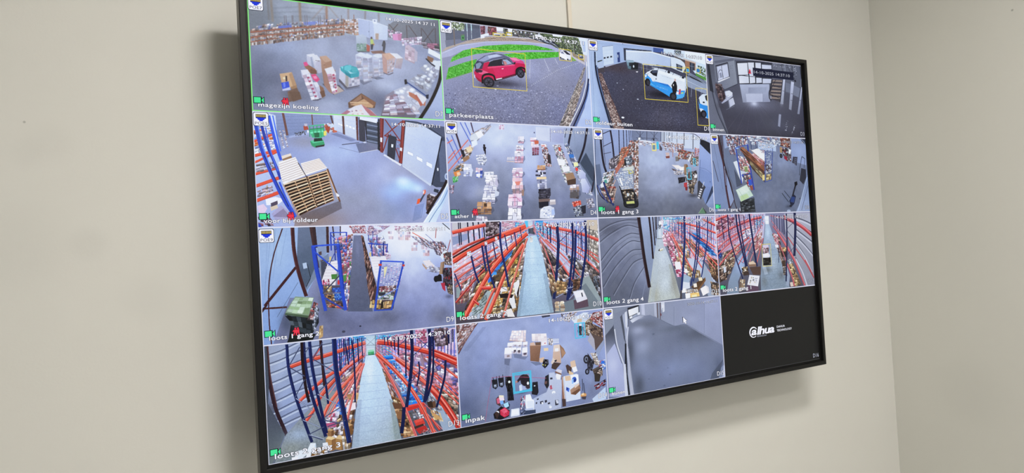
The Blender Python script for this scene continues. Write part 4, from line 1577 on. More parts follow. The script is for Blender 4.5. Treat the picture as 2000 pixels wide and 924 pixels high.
l 8094b0 2.3 133,8 31,683
l 8499b4 2.3 69,70 28,535
l 8499b4 2.3 216,10 151,298
l 8499b4 2.3 151,62 95,391
k 4c2c2c 9.2 182,9 109,210 65,421 52,685 62,903
k 48282a 27.6 258,1 262,185 289,361 338,549
k 5e3836 9.2 247,0 252,185 278,360
l 46282a 20.7 270,316 25,598
l 50302e 13.8 9,618 188,621
l 3e2426 16.1 1,643 41,589
k 4a3434 23 398,0 416,149 440,332
l 3c2c30 25.3 423,0 431,171
l 46302f 20.7 529,3 523,215
l 402e32 10.3 571,-1 578,89
l 443034 9.2 633,1 630,80
l 4a3a44 6.9 663,2 659,81
l 4a3a44 6.9 684,3 680,81
l 4a3a44 6.9 709,3 705,82
l 4a3a44 6.9 732,4 729,83
l 5c6878 3.4 112,691 280,436
l 20242c 4.6 377,410 342,473
l 24282e 4.6 358,299 379,405
p b4c0cc 321,289 351,283 357,327 327,333
p 5a4a48 451,206 473,201 474,229 452,233
m 201 3 3 0.8 0.2 7a6a60/a08a78/545058 459,272 503,263 490,307 463,311
p d8d8f0 639,-4 856,2 853,76 635,80
m 202 18 4 0.8 0.05 e4b4b4/c87c78/d8ccdc/b46a6c/a86068/e8dce8 704,3 844,7 847,70 732,66
m 203 16 5 0.85 0.08 e8c4cc/d8b8c8/ece4f0/c49aa0/b8a8c4 868,8 1058,14 922,90 846,87
m 204 10 3 0.8 0.2 e0b8c0/c8a0ac/ece8f4 1094,15 1343,22 1341,64 1092,56
p dce0f4 903,7 973,23 984,52 914,32
m 205 3 3 0.4 0.04 dccccc/c8b0b4/ece4ec/b89ca0/e4dce0/c4ccdc 1031,59 1082,61 1074,128 1033,127
q d8a890 0.4 1034,100 1075,101 1074,128 1033,127
m 206 3 3 0.4 0.04 dccccc/c8b0b4/ece4ec/b89ca0/e4dce0/c4ccdc 1116,65 1175,67 1166,139 1117,137
q d8a890 0.4 1119,108 1168,110 1166,139 1117,137
m 207 3 3 0.4 0.04 dccccc/c8b0b4/ece4ec/b89ca0/e4dce0/c4ccdc 1177,70 1232,72 1223,143 1178,141
q d8a890 0.4 1180,113 1225,114 1223,143 1178,141
m 208 3 3 0.4 0.04 dccccc/c8b0b4/ece4ec/b89ca0/e4dce0/c4ccdc 1228,161 1291,163 1282,236 1229,234
q d8a890 0.4 1231,205 1283,207 1282,236 1229,234
m 209 3 3 0.4 0.04 dccccc/c8b0b4/ece4ec/b89ca0/e4dce0/c4ccdc 1333,207 1399,210 1389,286 1333,283
q d8a890 0.4 1335,253 1391,255 1389,286 1333,283
m 210 3 3 0.4 0.04 dccccc/c8b0b4/ece4ec/b89ca0/e4dce0/c4ccdc 1317,140 1355,142 1346,225 1318,224
q d8a890 0.4 1320,191 1347,192 1346,225 1318,224
l e07860 6.9 1245,78 1411,174 1523,258
m 211 16 4 0.85 0.1 d8d4e0/b49c98/e8e6f0/a08078/9ca4bc/7c6c70 1225,101 1438,157 1536,270 1321,188
m 212 12 6 0.85 0.05 8c8490/5c545c/c8bcc0/a8766c/e0d8dc 1399,156 1541,174 1585,322 1457,279
p dce4ec 1489,292 1537,240 1552,253 1512,330
l b0605a 6.9 1467,50 1455,134
l a45c5c 8 1595,152 1563,247
l 4c5c9c 3.4 1364,95 1462,182
m 213 5 8 0.85 0.05 a89484/6c5c54/c8c0c0/8c5048/4c4448 1522,270 1609,256 1602,383 1530,367
p e2e6f0 1543,28 1601,54 1598,103 1483,38
l 2a2830 6.9 1525,3 1613,79
g 74788a 5c606e 770,96 754,639 739,84 805,86 835,304 858,648 866,717 660,698 692,409
o 8488a0 0.5 766,187 23,91
n 1.6 10
m 214 8 14 0.85 0.04 d8a8b8/c07890/e0d4dc/a87c6c/8c9cc8/e8c8d0/b85c5c/6a6478 622,102 731,72 707,331 600,325
m 215 6 10 0.85 0.04 d890a8/e4ccd8/b86078/c8b4a4/8090bc/a85050/5a8a58 623,315 709,297 661,687 616,672
p 4a4c58 464,283 569,278 514,486 460,482
p e6dfe0 524,287 613,281 587,368 570,479 450,465
l c4b8b8 3.4 510,303 601,308
l c4b8b8 3.4 501,327 595,332
l c4b8b8 3.4 492,350 590,356
l c4b8b8 3.4 484,374 584,381
l c4b8b8 3.4 475,398 578,405
l c4b8b8 3.4 466,422 573,429
l c4b8b8 3.4 457,445 567,453
m 216 5 2 0.5 0.15 5a8c4c/7ab068/3c6034/c8d4bc 541,388 664,385 661,452 539,427
p 4f8042 541,390 588,389 589,430 543,430
p 588a4a 618,404 664,401 661,452 622,455
p c83c38 589,441 606,439 604,476 588,474
m 217 7 2 0.6 0.1 b8446a/d4607c/8a3048/e4b8c4 457,432 523,431 531,476 460,471
p 54505a 466,477 615,482 633,673 495,650
m 218 5 2 0.7 0.05 c8a878/e0c89c/8a6c4c/5c4c44 476,483 537,485 540,532 485,533
m 219 7 3 0.5 0.04 3c60b8/5080d4/2c4890 541,499 619,499 623,544 545,538
m 220 8 5 0.6 0.04 3058b0/4474cc/22408c/6494dc 550,544 611,547 619,611 553,605
m 221 5 4 0.8 0.05 b88c64/8c6444/d8bc94/4c3c38 489,550 556,550 559,600 496,600
m 222 7 3 0.8 0.05 7a5c54/b09078/4a3c40/c86050 492,611 630,617 633,673 501,651
l 8c7868 5.7 468,535 623,544
l 70604f 5.7 482,599 629,608
m 223 3 8 0.8 0.05 8898c8/c8b8c0/48589c/e0d0d4 626,472 672,464 656,675 630,673
p d8c070 533,248 548,246 546,288 531,285
l 34489c 11.5 552,54 551,199
l 3c50a8 11.5 681,53 669,250
l 3c54ac 8 547,54 687,57
l 3a4c98 8 557,77 620,146
l 2c3c84 9.2 577,111 580,279
m 224 6 6 0.85 0.1 d88890/b85c64/7080b8/c8b0a0/505a80 583,100 680,81 671,250 581,256
k 3450ae 25.3 406,154 423,336 458,526 483,677
k 2c4298 9.2 423,160 440,337 470,505
k 3450b0 27.6 607,146 612,348 625,539 643,686
k 2a3e90 9.2 619,158 627,349 638,517
l 3c5cc0 12.6 400,157 611,151
l 3854b4 12.6 414,198 598,371
l 4a4a58 10.3 468,538 607,403
l 384c9c 11.5 477,571 628,673
l 3a50a4 6.9 635,181 672,228
l 3c4a90 6.9 602,174 523,320
l 8c5c50 13.8 805,86 836,293
p 4c3a38 805,97 819,98 907,503 893,662 846,658 845,442 830,281
m 225 3 22 0.8 0.03 6a4c44/8c6858/4a3836/a88474/3a2e30 805,97 819,96 906,515 846,647
p e8e2e2 866,266 991,261 1013,302 952,311 914,469 893,422
l c8c0c0 3.4 877,278 960,279
l c8c0c0 3.4 883,301 955,302
l c8c0c0 3.4 889,324 950,324
l c8c0c0 3.4 895,348 946,347
l c8c0c0 3.4 901,371 941,370
l c8c0c0 3.4 907,394 936,393
m 226 8 5 0.85 0.08 e0c4cc/c8a4b0/f0e8f0/b0849c/d0d4e8/88a0d0 862,111 993,104 1032,269 878,261
p d8c080 859,231 877,229 876,266 862,262
m 227 4 3 0.8 0.1 e8d0d8/d4a8b8 998,244 1045,258 1045,298 1001,290
l 34489c 10.3 884,146 885,261
l 3450a8 9.2 854,154 1019,173
l 2c3a78 11.5 988,151 980,260
l 34489c 10.3 1020,164 1010,238
l 3c4c94 6.9 934,85 931,148
l 3c4c94 6.9 862,82 861,134
l 3c4c90 5.7 901,55 898,112
m 228 9 14 0.35 0.22 c0bcd4/a498b8/e4dcec/8078a8/d4b4c4 939,333 1169,334 1116,518 906,515
m 229 9 14 0.3 0.55 54507c/6c4c68/3c4474 945,339 1165,340 1110,518 910,515
p e4d8a0 980,358 1010,354 995,406 977,451
p d0d4e8 906,515 942,515 934,551 908,551
p 584848 906,515 1080,516 1045,710 884,707
m 230 9 3 0.8 0.04 c4a8a4/8c5058/e0d4d4/6c4a4a/a87c74 942,517 1073,521 1059,572 927,562
m 231 7 4 0.85 0.04 d8dce0/a8c0a0/7c9c78/e4e0e0/b8a894/4c4a50 916,561 1059,572 1049,635 901,620
p 3c3c44 919,564 978,566 982,595 920,590
m 232 5 2 0.5 0.04 d4b478/c09c60/e0c890/a4804c 848,624 948,627 932,700 842,686
m 233 4 2 0.5 0.05 c49c68/a8804c/d8b884 947,644 1037,640 1024,697 938,701
p 2e2624 941,644 960,639 957,697 933,700
l c8c0b8 4.6 901,623 1049,632
k 3450a8 17.2 959,299 935,425 908,584 884,713
k 3450a8 16.1 1154,322 1113,460 1069,596 1027,714
l 3c5cc0 11.5 956,305 1157,324
l 3450a8 10.3 878,709 1033,715
l 7890c0 6.9 913,618 1091,540
l 8088a4 5.7 956,357 1010,349
p c84838 934,327 963,329 962,346 935,346
p c84838 1140,345 1162,346 1162,362 1142,361
m 234 6 3 0.7 0.1 e4d4cc/d0b8ac/ece4e4/b8a098 1326,331 1390,323 1450,398 1361,387
p e4d8d0 1324,322 1384,323 1439,374 1355,369
p b49478 1323,343 1361,387 1357,405 1322,361
m 235 7 4 0.85 0.1 d0d0dc/b0b0bc/e8e8f0/98949c 1361,375 1490,389 1480,436 1378,424
p a88a6c 1492,347 1529,340 1512,451 1471,448
p 8c6c50 1512,342 1529,340 1512,451 1497,449
m 236 9 8 0.9 0.03 2a282e/45434a/1c1b20/6c6a70/8c2c34/5c5a60 1509,396 1594,395 1597,578 1500,546
e 1c1b20 1439,488 20,27
e 1c1b20 1474,478 21,29
e 45434a 1474,478 9,14
p 1f1e24 1427,463 1492,455 1496,510 1431,511
p b03848 1482,527 1521,524 1523,602 1498,582
m 237 5 6 0.85 0.05 8c7860/5c5048/b09c80/3c3838 1532,561 1592,541 1593,638 1548,622
o 4a4a54 0.6 1553,647 47,23
l c0c4d0 3.4 1618,445 1641,508
o 3c4450 0.6 182,740 70,113
p 22262a 169,686 373,716 424,655 425,764 366,857 322,895 186,880 213,743
m 238 5 3 0.4 0.02 2a3034/3c4448/1c2022/50585c 185,687 362,726 356,856 221,798
p 869878 254,544 396,563 352,703 175,665 189,634
p a4b894 259,553 380,569 327,679 197,651
m 239 4 5 0.5 0.02 b4c8a0/7c9068/98b080/c4d4b4 251,553 391,566 342,691 186,660
p 506048 175,665 352,703 346,719 169,680
m 240 3 9 0.6 0.05 a05c58/c89088/5c5050/d0b8b0/784848 395,597 426,611 393,739 335,734
m 241 3 7 0.6 0.05 8c9098/5c646c/b0b4bc/3c4248 404,631 435,656 395,827 368,813
p c0a070 429,792 458,788 452,877 418,895
m 242 2 4 0.4 0.1 d4b888/a8885c 429,792 458,788 452,877 418,895
p 1c2020 198,839 399,849 364,911 175,900
e 343440 756,826 9,6
e 4a4a56 618,856 14,10
n 5 2.4
@ D10 1 2
g 9c94ac 4c464c 691,42 635,918 -39,-87 1832,-49 1740,1197 -101,995
g b0a8b4 c8c8e4 41,152 740,89 15,-10 825,6 783,250 -2,493
m 301 22 12 0.5 0.16 c4bcd0/d8c8d8/b0b4d4/e0dcec/c8a4ac/b898a4 26,1 811,17 757,237 0,451
m 3011 12 5 0.7 0.1 b08890/d8a8b0/6c6478/c8c0d0/9c7078 24,441 629,209 598,287 41,560
k cc6a64 6.2 11,258 304,163 584,95 810,29
k dc8078 5.9 9,295 303,184 584,107 810,39
k cc6a64 5.7 7,331 302,206 583,120 809,50
k dc8078 5.4 5,367 300,228 582,132 808,60
k cc6a64 5.2 3,404 299,250 581,144 808,70
k dc8078 4.9 1,440 298,272 580,157 807,81
k cc6a64 4.7 -1,476 296,294 580,169 806,91
k dc8078 4.4 -3,512 295,316 579,181 806,101
k cc6a64 4.2 -5,549 294,338 578,194 805,111
l 5a6cb0 8.6 314,7 306,305
m 302 10 8 0.85 0.1 dce0ec/b0b8d0/ece8f0/8c98c4/d4b4b8 378,165 634,130 570,319 416,366
l 2c386c 8.4 332,7 324,299
m 302 10 8 0.85 0.1 dce0ec/b0b8d0/ece8f0/8c98c4/d4b4b8 378,165 634,130 570,319 416,366
l 2c386c 8.1 351,8 343,292
m 302 10 8 0.85 0.1 dce0ec/b0b8d0/ece8f0/8c98c4/d4b4b8 378,165 634,130 570,319 416,366
l 5a6cb0 7.9 369,8 362,285
m 302 10 8 0.85 0.1 dce0ec/b0b8d0/ece8f0/8c98c4/d4b4b8 378,165 634,130 570,319 416,366
l 2c386c 7.7 388,9 381,278
m 302 10 8 0.85 0.1 dce0ec/b0b8d0/ece8f0/8c98c4/d4b4b8 378,165 634,130 570,319 416,366
l 2c386c 7.4 406,9 400,272
m 302 10 8 0.85 0.1 dce0ec/b0b8d0/ece8f0/8c98c4/d4b4b8 378,165 634,130 570,319 416,366
l 5a6cb0 7.2 425,10 419,265
m 302 10 8 0.85 0.1 dce0ec/b0b8d0/ece8f0/8c98c4/d4b4b8 378,165 634,130 570,319 416,366
l 2c386c 7 444,10 439,258
m 302 10 8 0.85 0.1 dce0ec/b0b8d0/ece8f0/8c98c4/d4b4b8 378,165 634,130 570,319 416,366
l 2c386c 6.7 463,11 458,251
m 302 10 8 0.85 0.1 dce0ec/b0b8d0/ece8f0/8c98c4/d4b4b8 378,165 634,130 570,319 416,366
l 5a6cb0 6.5 482,11 477,244
m 302 10 8 0.85 0.1 dce0ec/b0b8d0/ece8f0/8c98c4/d4b4b8 378,165 634,130 570,319 416,366
l 2c386c 6.3 500,12 497,237
m 302 10 8 0.85 0.1 dce0ec/b0b8d0/ece8f0/8c98c4/d4b4b8 378,165 634,130 570,319 416,366
l 2c386c 6 519,12 516,230
m 302 10 8 0.85 0.1 dce0ec/b0b8d0/ece8f0/8c98c4/d4b4b8 378,165 634,130 570,319 416,366
l 5a6cb0 5.8 538,13 535,223
m 302 10 8 0.85 0.1 dce0ec/b0b8d0/ece8f0/8c98c4/d4b4b8 378,165 634,130 570,319 416,366
l 2c386c 5.6 557,13 555,216
m 302 10 8 0.85 0.1 dce0ec/b0b8d0/ece8f0/8c98c4/d4b4b8 378,165 634,130 570,319 416,366
l 2c386c 5.3 577,14 575,209
m 302 10 8 0.85 0.1 dce0ec/b0b8d0/ece8f0/8c98c4/d4b4b8 378,165 634,130 570,319 416,366
l 5a6cb0 5.1 596,14 594,202
m 302 10 8 0.85 0.1 dce0ec/b0b8d0/ece8f0/8c98c4/d4b4b8 378,165 634,130 570,319 416,366
l 2c386c 4.9 615,15 614,195
m 302 10 8 0.85 0.1 dce0ec/b0b8d0/ece8f0/8c98c4/d4b4b8 378,165 634,130 570,319 416,366
l 2c386c 4.6 634,15 634,188
m 302 10 8 0.85 0.1 dce0ec/b0b8d0/ece8f0/8c98c4/d4b4b8 378,165 634,130 570,319 416,366
l 5a6cb0 4.4 654,16 654,181
m 302 10 8 0.85 0.1 dce0ec/b0b8d0/ece8f0/8c98c4/d4b4b8 378,165 634,130 570,319 416,366
l 2c386c 4.2 673,16 674,174
m 302 10 8 0.85 0.1 dce0ec/b0b8d0/ece8f0/8c98c4/d4b4b8 378,165 634,130 570,319 416,366
l 2c386c 3.9 693,17 694,167
m 302 10 8 0.85 0.1 dce0ec/b0b8d0/ece8f0/8c98c4/d4b4b8 378,165 634,130 570,319 416,366
l 5a6cb0 3.7 712,17 714,159
m 302 10 8 0.85 0.1 dce0ec/b0b8d0/ece8f0/8c98c4/d4b4b8 378,165 634,130 570,319 416,366
l 2c386c 3.5 732,18 734,152
m 302 10 8 0.85 0.1 dce0ec/b0b8d0/ece8f0/8c98c4/d4b4b8 378,165 634,130 570,319 416,366
l 2c386c 3.2 751,18 754,145
m 302 10 8 0.85 0.1 dce0ec/b0b8d0/ece8f0/8c98c4/d4b4b8 378,165 634,130 570,319 416,366
l 5a6cb0 3 771,19 774,138
m 302 10 8 0.85 0.1 dce0ec/b0b8d0/ece8f0/8c98c4/d4b4b8 378,165 634,130 570,319 416,366
l 2c386c 2.8 791,19 794,130
m 302 10 8 0.85 0.1 dce0ec/b0b8d0/ece8f0/8c98c4/d4b4b8 378,165 634,130 570,319 416,366
o e4d8e8 0.5 450,224 120,91
o e8dcec 0.5 133,394 106,91
m 303 14 12 0.85 0.03 b08858/8a6844/c8a470/5c4a3c/e0d0b8/70583f/3c3434/a87c4c 290,403 761,169 641,829 58,862
m 304 8 16 0.85 0.03 8c7454/b49468/54463c/d4bc90/c8c4c4/3c3838/6a5844 513,428 746,203 601,848 361,848
m 305 10 6 0.85 0.05 c8bcc0/98705c/e4dce0/b05c60/7a6058/a08878 42,539 225,476 151,698 25,731
p 9aa4a0 183,777 332,626 423,655 300,842 189,864
p 8a948e 28,570 75,584 46,668 23,666
p a8b0b8 145,806 269,752 237,869 117,868
m 306 6 5 0.7 0.1 889490/a4b0ac/707a76 165,775 324,647 303,799 172,852
p b8b4b4 20,1 351,4 348,54 15,97
m 307 8 7 0.8 0.03 4a3c40/6a5a5a/8c7c7c/3a3034/a89898 351,-1 495,0 481,125 343,142
m 308 9 6 0.6 0.04 e0c4d0/d4a8b8/ece0e8/c8909c 514,1 759,4 742,60 521,82
p 8890a8 13,130 163,103 159,157 15,205
l 26283c 11.1 80,-3 81,206
l 26283c 11.1 97,-3 99,203
l 26283c 13.5 169,-1 172,190
l 26283c 13.5 223,1 227,180
l 26283c 13.5 277,2 282,170
l 26283c 13.5 326,4 332,161
m 309 6 7 0.8 0.05 3c78c8/2c5ca4/5898e0/1f3c70/4c88d4 407,399 626,243 596,320 343,539
p 4c90dc 385,464 435,465 433,489 386,489
p 3c7cc8 425,417 469,416 467,442 426,442
p 3470b8 338,516 383,497 380,541 342,560
m 310 5 3 0.8 0.05 d8b860/c09c4c/8c7038 606,355 659,346 655,402 604,399
m 311 14 10 0.7 0.1 5cb8e8/88d0f4/3c90cc/7c9cd8/e8d0e4/c88ca4 641,18 811,13 802,159 680,211
p 5ab4e6 756,9 796,8 789,73 761,78
g b4bcc8 c8ccd4 825,11 833,80 793,8 845,9 840,83 794,81
p 50545c 794,81 868,70 863,139 793,125
l 30323a 4.9 844,81 846,138
l 30323a 4.9 807,82 807,125
g b4c0e4 aca8b0 876,47 1570,213 865,12 1615,8 1587,504 1006,538
m 312 24 12 0.5 0.16 b8bcdc/c8c8e0/a4acd0/d4ccdc/c8a8b4/94a0cc 877,24 1495,29 1465,449 1007,515
k d0706c 6.2 853,30 1022,86 1255,153 1593,274
k e08c88 5.9 852,40 1021,112 1251,205 1587,359
k d0706c 5.7 852,49 1019,137 1248,257 1581,443
k e08c88 5.4 851,58 1017,163 1244,308 1575,527
k d0706c 5.2 850,67 1015,188 1241,360 1569,612
k e08c88 4.9 850,76 1014,214 1237,412 1563,696
k d0706c 4.7 849,85 1012,239 1234,464 1557,779
k e08c88 4.4 849,95 1010,265 1230,515 1551,863
k d0706c 4.2 848,104 1009,290 1226,567 1545,947
l 5a6cb0 8.6 1494,31 1456,496
m 313 12 9 0.75 0.05 c8bca8/a89c8c/d4ccc0/8c8478/b4a898 1450,40 1597,44 1580,491 1427,363
p c0b098 1466,16 1591,19 1588,128 1460,100
m 314 13 12 0.85 0.03 6c5c54/a89080/4a4248/c8b8b0/8a7060/b8b4bc/363238 907,186 1022,296 1401,731 994,722
m 315 10 8 0.85 0.04 5a504c/8c8078/b8b0b0/44403f/746458/d0ccd0 1213,352 1581,479 1575,769 1333,678
l 2c386c 8.4 1470,31 1432,480
m 313 12 9 0.75 0.05 c8bca8/a89c8c/d4ccc0/8c8478/b4a898 1450,40 1597,44 1580,491 1427,363
p c0b098 1466,16 1591,19 1588,128 1460,100
m 314 13 12 0.85 0.03 6c5c54/a89080/4a4248/c8b8b0/8a7060/b8b4bc/363238 907,186 1022,296 1401,731 994,722
m 315 10 8 0.85 0.04 5a504c/8c8078/b8b0b0/44403f/746458/d0ccd0 1213,352 1581,479 1575,769 1333,678
l 2c386c 8.1 1445,30 1408,464
m 313 12 9 0.75 0.05 c8bca8/a89c8c/d4ccc0/8c8478/b4a898 1450,40 1597,44 1580,491 1427,363
p c0b098 1466,16 1591,19 1588,128 1460,100
m 314 13 12 0.85 0.03 6c5c54/a89080/4a4248/c8b8b0/8a7060/b8b4bc/363238 907,186 1022,296 1401,731 994,722
m 315 10 8 0.85 0.04 5a504c/8c8078/b8b0b0/44403f/746458/d0ccd0 1213,352 1581,479 1575,769 1333,678
l 5a6cb0 7.9 1420,29 1385,449
m 313 12 9 0.75 0.05 c8bca8/a89c8c/d4ccc0/8c8478/b4a898 1450,40 1597,44 1580,491 1427,363
p c0b098 1466,16 1591,19 1588,128 1460,100
m 314 13 12 0.85 0.03 6c5c54/a89080/4a4248/c8b8b0/8a7060/b8b4bc/363238 907,186 1022,296 1401,731 994,722
m 315 10 8 0.85 0.04 5a504c/8c8078/b8b0b0/44403f/746458/d0ccd0 1213,352 1581,479 1575,769 1333,678
l 2c386c 7.6 1395,29 1361,433
m 313 12 9 0.75 0.05 c8bca8/a89c8c/d4ccc0/8c8478/b4a898 1450,40 1597,44 1580,491 1427,363
p c0b098 1466,16 1591,19 1588,128 1460,100
m 314 13 12 0.85 0.03 6c5c54/a89080/4a4248/c8b8b0/8a7060/b8b4bc/363238 907,186 1022,296 1401,731 994,722
m 315 10 8 0.85 0.04 5a504c/8c8078/b8b0b0/44403f/746458/d0ccd0 1213,352 1581,479 1575,769 1333,678
l 2c386c 7.4 1371,28 1338,418
m 313 12 9 0.75 0.05 c8bca8/a89c8c/d4ccc0/8c8478/b4a898 1450,40 1597,44 1580,491 1427,363
p c0b098 1466,16 1591,19 1588,128 1460,100
m 314 13 12 0.85 0.03 6c5c54/a89080/4a4248/c8b8b0/8a7060/b8b4bc/363238 907,186 1022,296 1401,731 994,722
m 315 10 8 0.85 0.04 5a504c/8c8078/b8b0b0/44403f/746458/d0ccd0 1213,352 1581,479 1575,769 1333,678
l 5a6cb0 7.1 1346,27 1315,402
m 313 12 9 0.75 0.05 c8bca8/a89c8c/d4ccc0/8c8478/b4a898 1450,40 1597,44 1580,491 1427,363
p c0b098 1466,16 1591,19 1588,128 1460,100
m 314 13 12 0.85 0.03 6c5c54/a89080/4a4248/c8b8b0/8a7060/b8b4bc/363238 907,186 1022,296 1401,731 994,722
m 315 10 8 0.85 0.04 5a504c/8c8078/b8b0b0/44403f/746458/d0ccd0 1213,352 1581,479 1575,769 1333,678
l 2c386c 6.9 1322,27 1291,387
m 313 12 9 0.75 0.05 c8bca8/a89c8c/d4ccc0/8c8478/b4a898 1450,40 1597,44 1580,491 1427,363
p c0b098 1466,16 1591,19 1588,128 1460,100
m 314 13 12 0.85 0.03 6c5c54/a89080/4a4248/c8b8b0/8a7060/b8b4bc/363238 907,186 1022,296 1401,731 994,722
m 315 10 8 0.85 0.04 5a504c/8c8078/b8b0b0/44403f/746458/d0ccd0 1213,352 1581,479 1575,769 1333,678
l 2c386c 6.6 1298,26 1268,371
m 313 12 9 0.75 0.05 c8bca8/a89c8c/d4ccc0/8c8478/b4a898 1450,40 1597,44 1580,491 1427,363
p c0b098 1466,16 1591,19 1588,128 1460,100
m 314 13 12 0.85 0.03 6c5c54/a89080/4a4248/c8b8b0/8a7060/b8b4bc/363238 907,186 1022,296 1401,731 994,722
m 315 10 8 0.85 0.04 5a504c/8c8078/b8b0b0/44403f/746458/d0ccd0 1213,352 1581,479 1575,769 1333,678
l 5a6cb0 6.4 1274,25 1245,356
m 313 12 9 0.75 0.05 c8bca8/a89c8c/d4ccc0/8c8478/b4a898 1450,40 1597,44 1580,491 1427,363
p c0b098 1466,16 1591,19 1588,128 1460,100
m 314 13 12 0.85 0.03 6c5c54/a89080/4a4248/c8b8b0/8a7060/b8b4bc/363238 907,186 1022,296 1401,731 994,722
m 315 10 8 0.85 0.04 5a504c/8c8078/b8b0b0/44403f/746458/d0ccd0 1213,352 1581,479 1575,769 1333,678
l 2c386c 6.2 1249,25 1222,340
m 313 12 9 0.75 0.05 c8bca8/a89c8c/d4ccc0/8c8478/b4a898 1450,40 1597,44 1580,491 1427,363
p c0b098 1466,16 1591,19 1588,128 1460,100
m 314 13 12 0.85 0.03 6c5c54/a89080/4a4248/c8b8b0/8a7060/b8b4bc/363238 907,186 1022,296 1401,731 994,722
m 315 10 8 0.85 0.04 5a504c/8c8078/b8b0b0/44403f/746458/d0ccd0 1213,352 1581,479 1575,769 1333,678
l 2c386c 5.9 1225,24 1199,325
m 313 12 9 0.75 0.05 c8bca8/a89c8c/d4ccc0/8c8478/b4a898 1450,40 1597,44 1580,491 1427,363
p c0b098 1466,16 1591,19 1588,128 1460,100
m 314 13 12 0.85 0.03 6c5c54/a89080/4a4248/c8b8b0/8a7060/b8b4bc/363238 907,186 1022,296 1401,731 994,722
m 315 10 8 0.85 0.04 5a504c/8c8078/b8b0b0/44403f/746458/d0ccd0 1213,352 1581,479 1575,769 1333,678
l 5a6cb0 5.7 1201,24 1176,310
m 313 12 9 0.75 0.05 c8bca8/a89c8c/d4ccc0/8c8478/b4a898 1450,40 1597,44 1580,491 1427,363
p c0b098 1466,16 1591,19 1588,128 1460,100
m 314 13 12 0.85 0.03 6c5c54/a89080/4a4248/c8b8b0/8a7060/b8b4bc/363238 907,186 1022,296 1401,731 994,722
m 315 10 8 0.85 0.04 5a504c/8c8078/b8b0b0/44403f/746458/d0ccd0 1213,352 1581,479 1575,769 1333,678
l 2c386c 5.4 1178,23 1154,295
m 313 12 9 0.75 0.05 c8bca8/a89c8c/d4ccc0/8c8478/b4a898 1450,40 1597,44 1580,491 1427,363
p c0b098 1466,16 1591,19 1588,128 1460,100
m 314 13 12 0.85 0.03 6c5c54/a89080/4a4248/c8b8b0/8a7060/b8b4bc/363238 907,186 1022,296 1401,731 994,722
m 315 10 8 0.85 0.04 5a504c/8c8078/b8b0b0/44403f/746458/d0ccd0 1213,352 1581,479 1575,769 1333,678
l 2c386c 5.2 1154,22 1131,280
m 313 12 9 0.75 0.05 c8bca8/a89c8c/d4ccc0/8c8478/b4a898 1450,40 1597,44 1580,491 1427,363
p c0b098 1466,16 1591,19 1588,128 1460,100
m 314 13 12 0.85 0.03 6c5c54/a89080/4a4248/c8b8b0/8a7060/b8b4bc/363238 907,186 1022,296 1401,731 994,722
m 315 10 8 0.85 0.04 5a504c/8c8078/b8b0b0/44403f/746458/d0ccd0 1213,352 1581,479 1575,769 1333,678
l 5a6cb0 4.9 1130,22 1108,265
m 313 12 9 0.75 0.05 c8bca8/a89c8c/d4ccc0/8c8478/b4a898 1450,40 1597,44 1580,491 1427,363
p c0b098 1466,16 1591,19 1588,128 1460,100
m 314 13 12 0.85 0.03 6c5c54/a89080/4a4248/c8b8b0/8a7060/b8b4bc/363238 907,186 1022,296 1401,731 994,722
m 315 10 8 0.85 0.04 5a504c/8c8078/b8b0b0/44403f/746458/d0ccd0 1213,352 1581,479 1575,769 1333,678
l 2c386c 4.7 1107,21 1086,250
m 313 12 9 0.75 0.05 c8bca8/a89c8c/d4ccc0/8c8478/b4a898 1450,40 1597,44 1580,491 1427,363
p c0b098 1466,16 1591,19 1588,128 1460,100
m 314 13 12 0.85 0.03 6c5c54/a89080/4a4248/c8b8b0/8a7060/b8b4bc/363238 907,186 1022,296 1401,731 994,722
m 315 10 8 0.85 0.04 5a504c/8c8078/b8b0b0/44403f/746458/d0ccd0 1213,352 1581,479 1575,769 1333,678
l 2c386c 4.4 1083,20 1063,235
m 313 12 9 0.75 0.05 c8bca8/a89c8c/d4ccc0/8c8478/b4a898 1450,40 1597,44 1580,491 1427,363
p c0b098 1466,16 1591,19 1588,128 1460,100
m 314 13 12 0.85 0.03 6c5c54/a89080/4a4248/c8b8b0/8a7060/b8b4bc/363238 907,186 1022,296 1401,731 994,722
m 315 10 8 0.85 0.04 5a504c/8c8078/b8b0b0/44403f/746458/d0ccd0 1213,352 1581,479 1575,769 1333,678
l 5a6cb0 4.2 1060,20 1041,220
m 313 12 9 0.75 0.05 c8bca8/a89c8c/d4ccc0/8c8478/b4a898 1450,40 1597,44 1580,491 1427,363
p c0b098 1466,16 1591,19 1588,128 1460,100
m 314 13 12 0.85 0.03 6c5c54/a89080/4a4248/c8b8b0/8a7060/b8b4bc/363238 907,186 1022,296 1401,731 994,722
m 315 10 8 0.85 0.04 5a504c/8c8078/b8b0b0/44403f/746458/d0ccd0 1213,352 1581,479 1575,769 1333,678
l 2c386c 3.9 1036,19 1018,205
m 313 12 9 0.75 0.05 c8bca8/a89c8c/d4ccc0/8c8478/b4a898 1450,40 1597,44 1580,491 1427,363
p c0b098 1466,16 1591,19 1588,128 1460,100
m 314 13 12 0.85 0.03 6c5c54/a89080/4a4248/c8b8b0/8a7060/b8b4bc/363238 907,186 1022,296 1401,731 994,722
m 315 10 8 0.85 0.04 5a504c/8c8078/b8b0b0/44403f/746458/d0ccd0 1213,352 1581,479 1575,769 1333,678
l 2c386c 3.7 1013,19 996,190
m 313 12 9 0.75 0.05 c8bca8/a89c8c/d4ccc0/8c8478/b4a898 1450,40 1597,44 1580,491 1427,363
p c0b098 1466,16 1591,19 1588,128 1460,100
m 314 13 12 0.85 0.03 6c5c54/a89080/4a4248/c8b8b0/8a7060/b8b4bc/363238 907,186 1022,296 1401,731 994,722
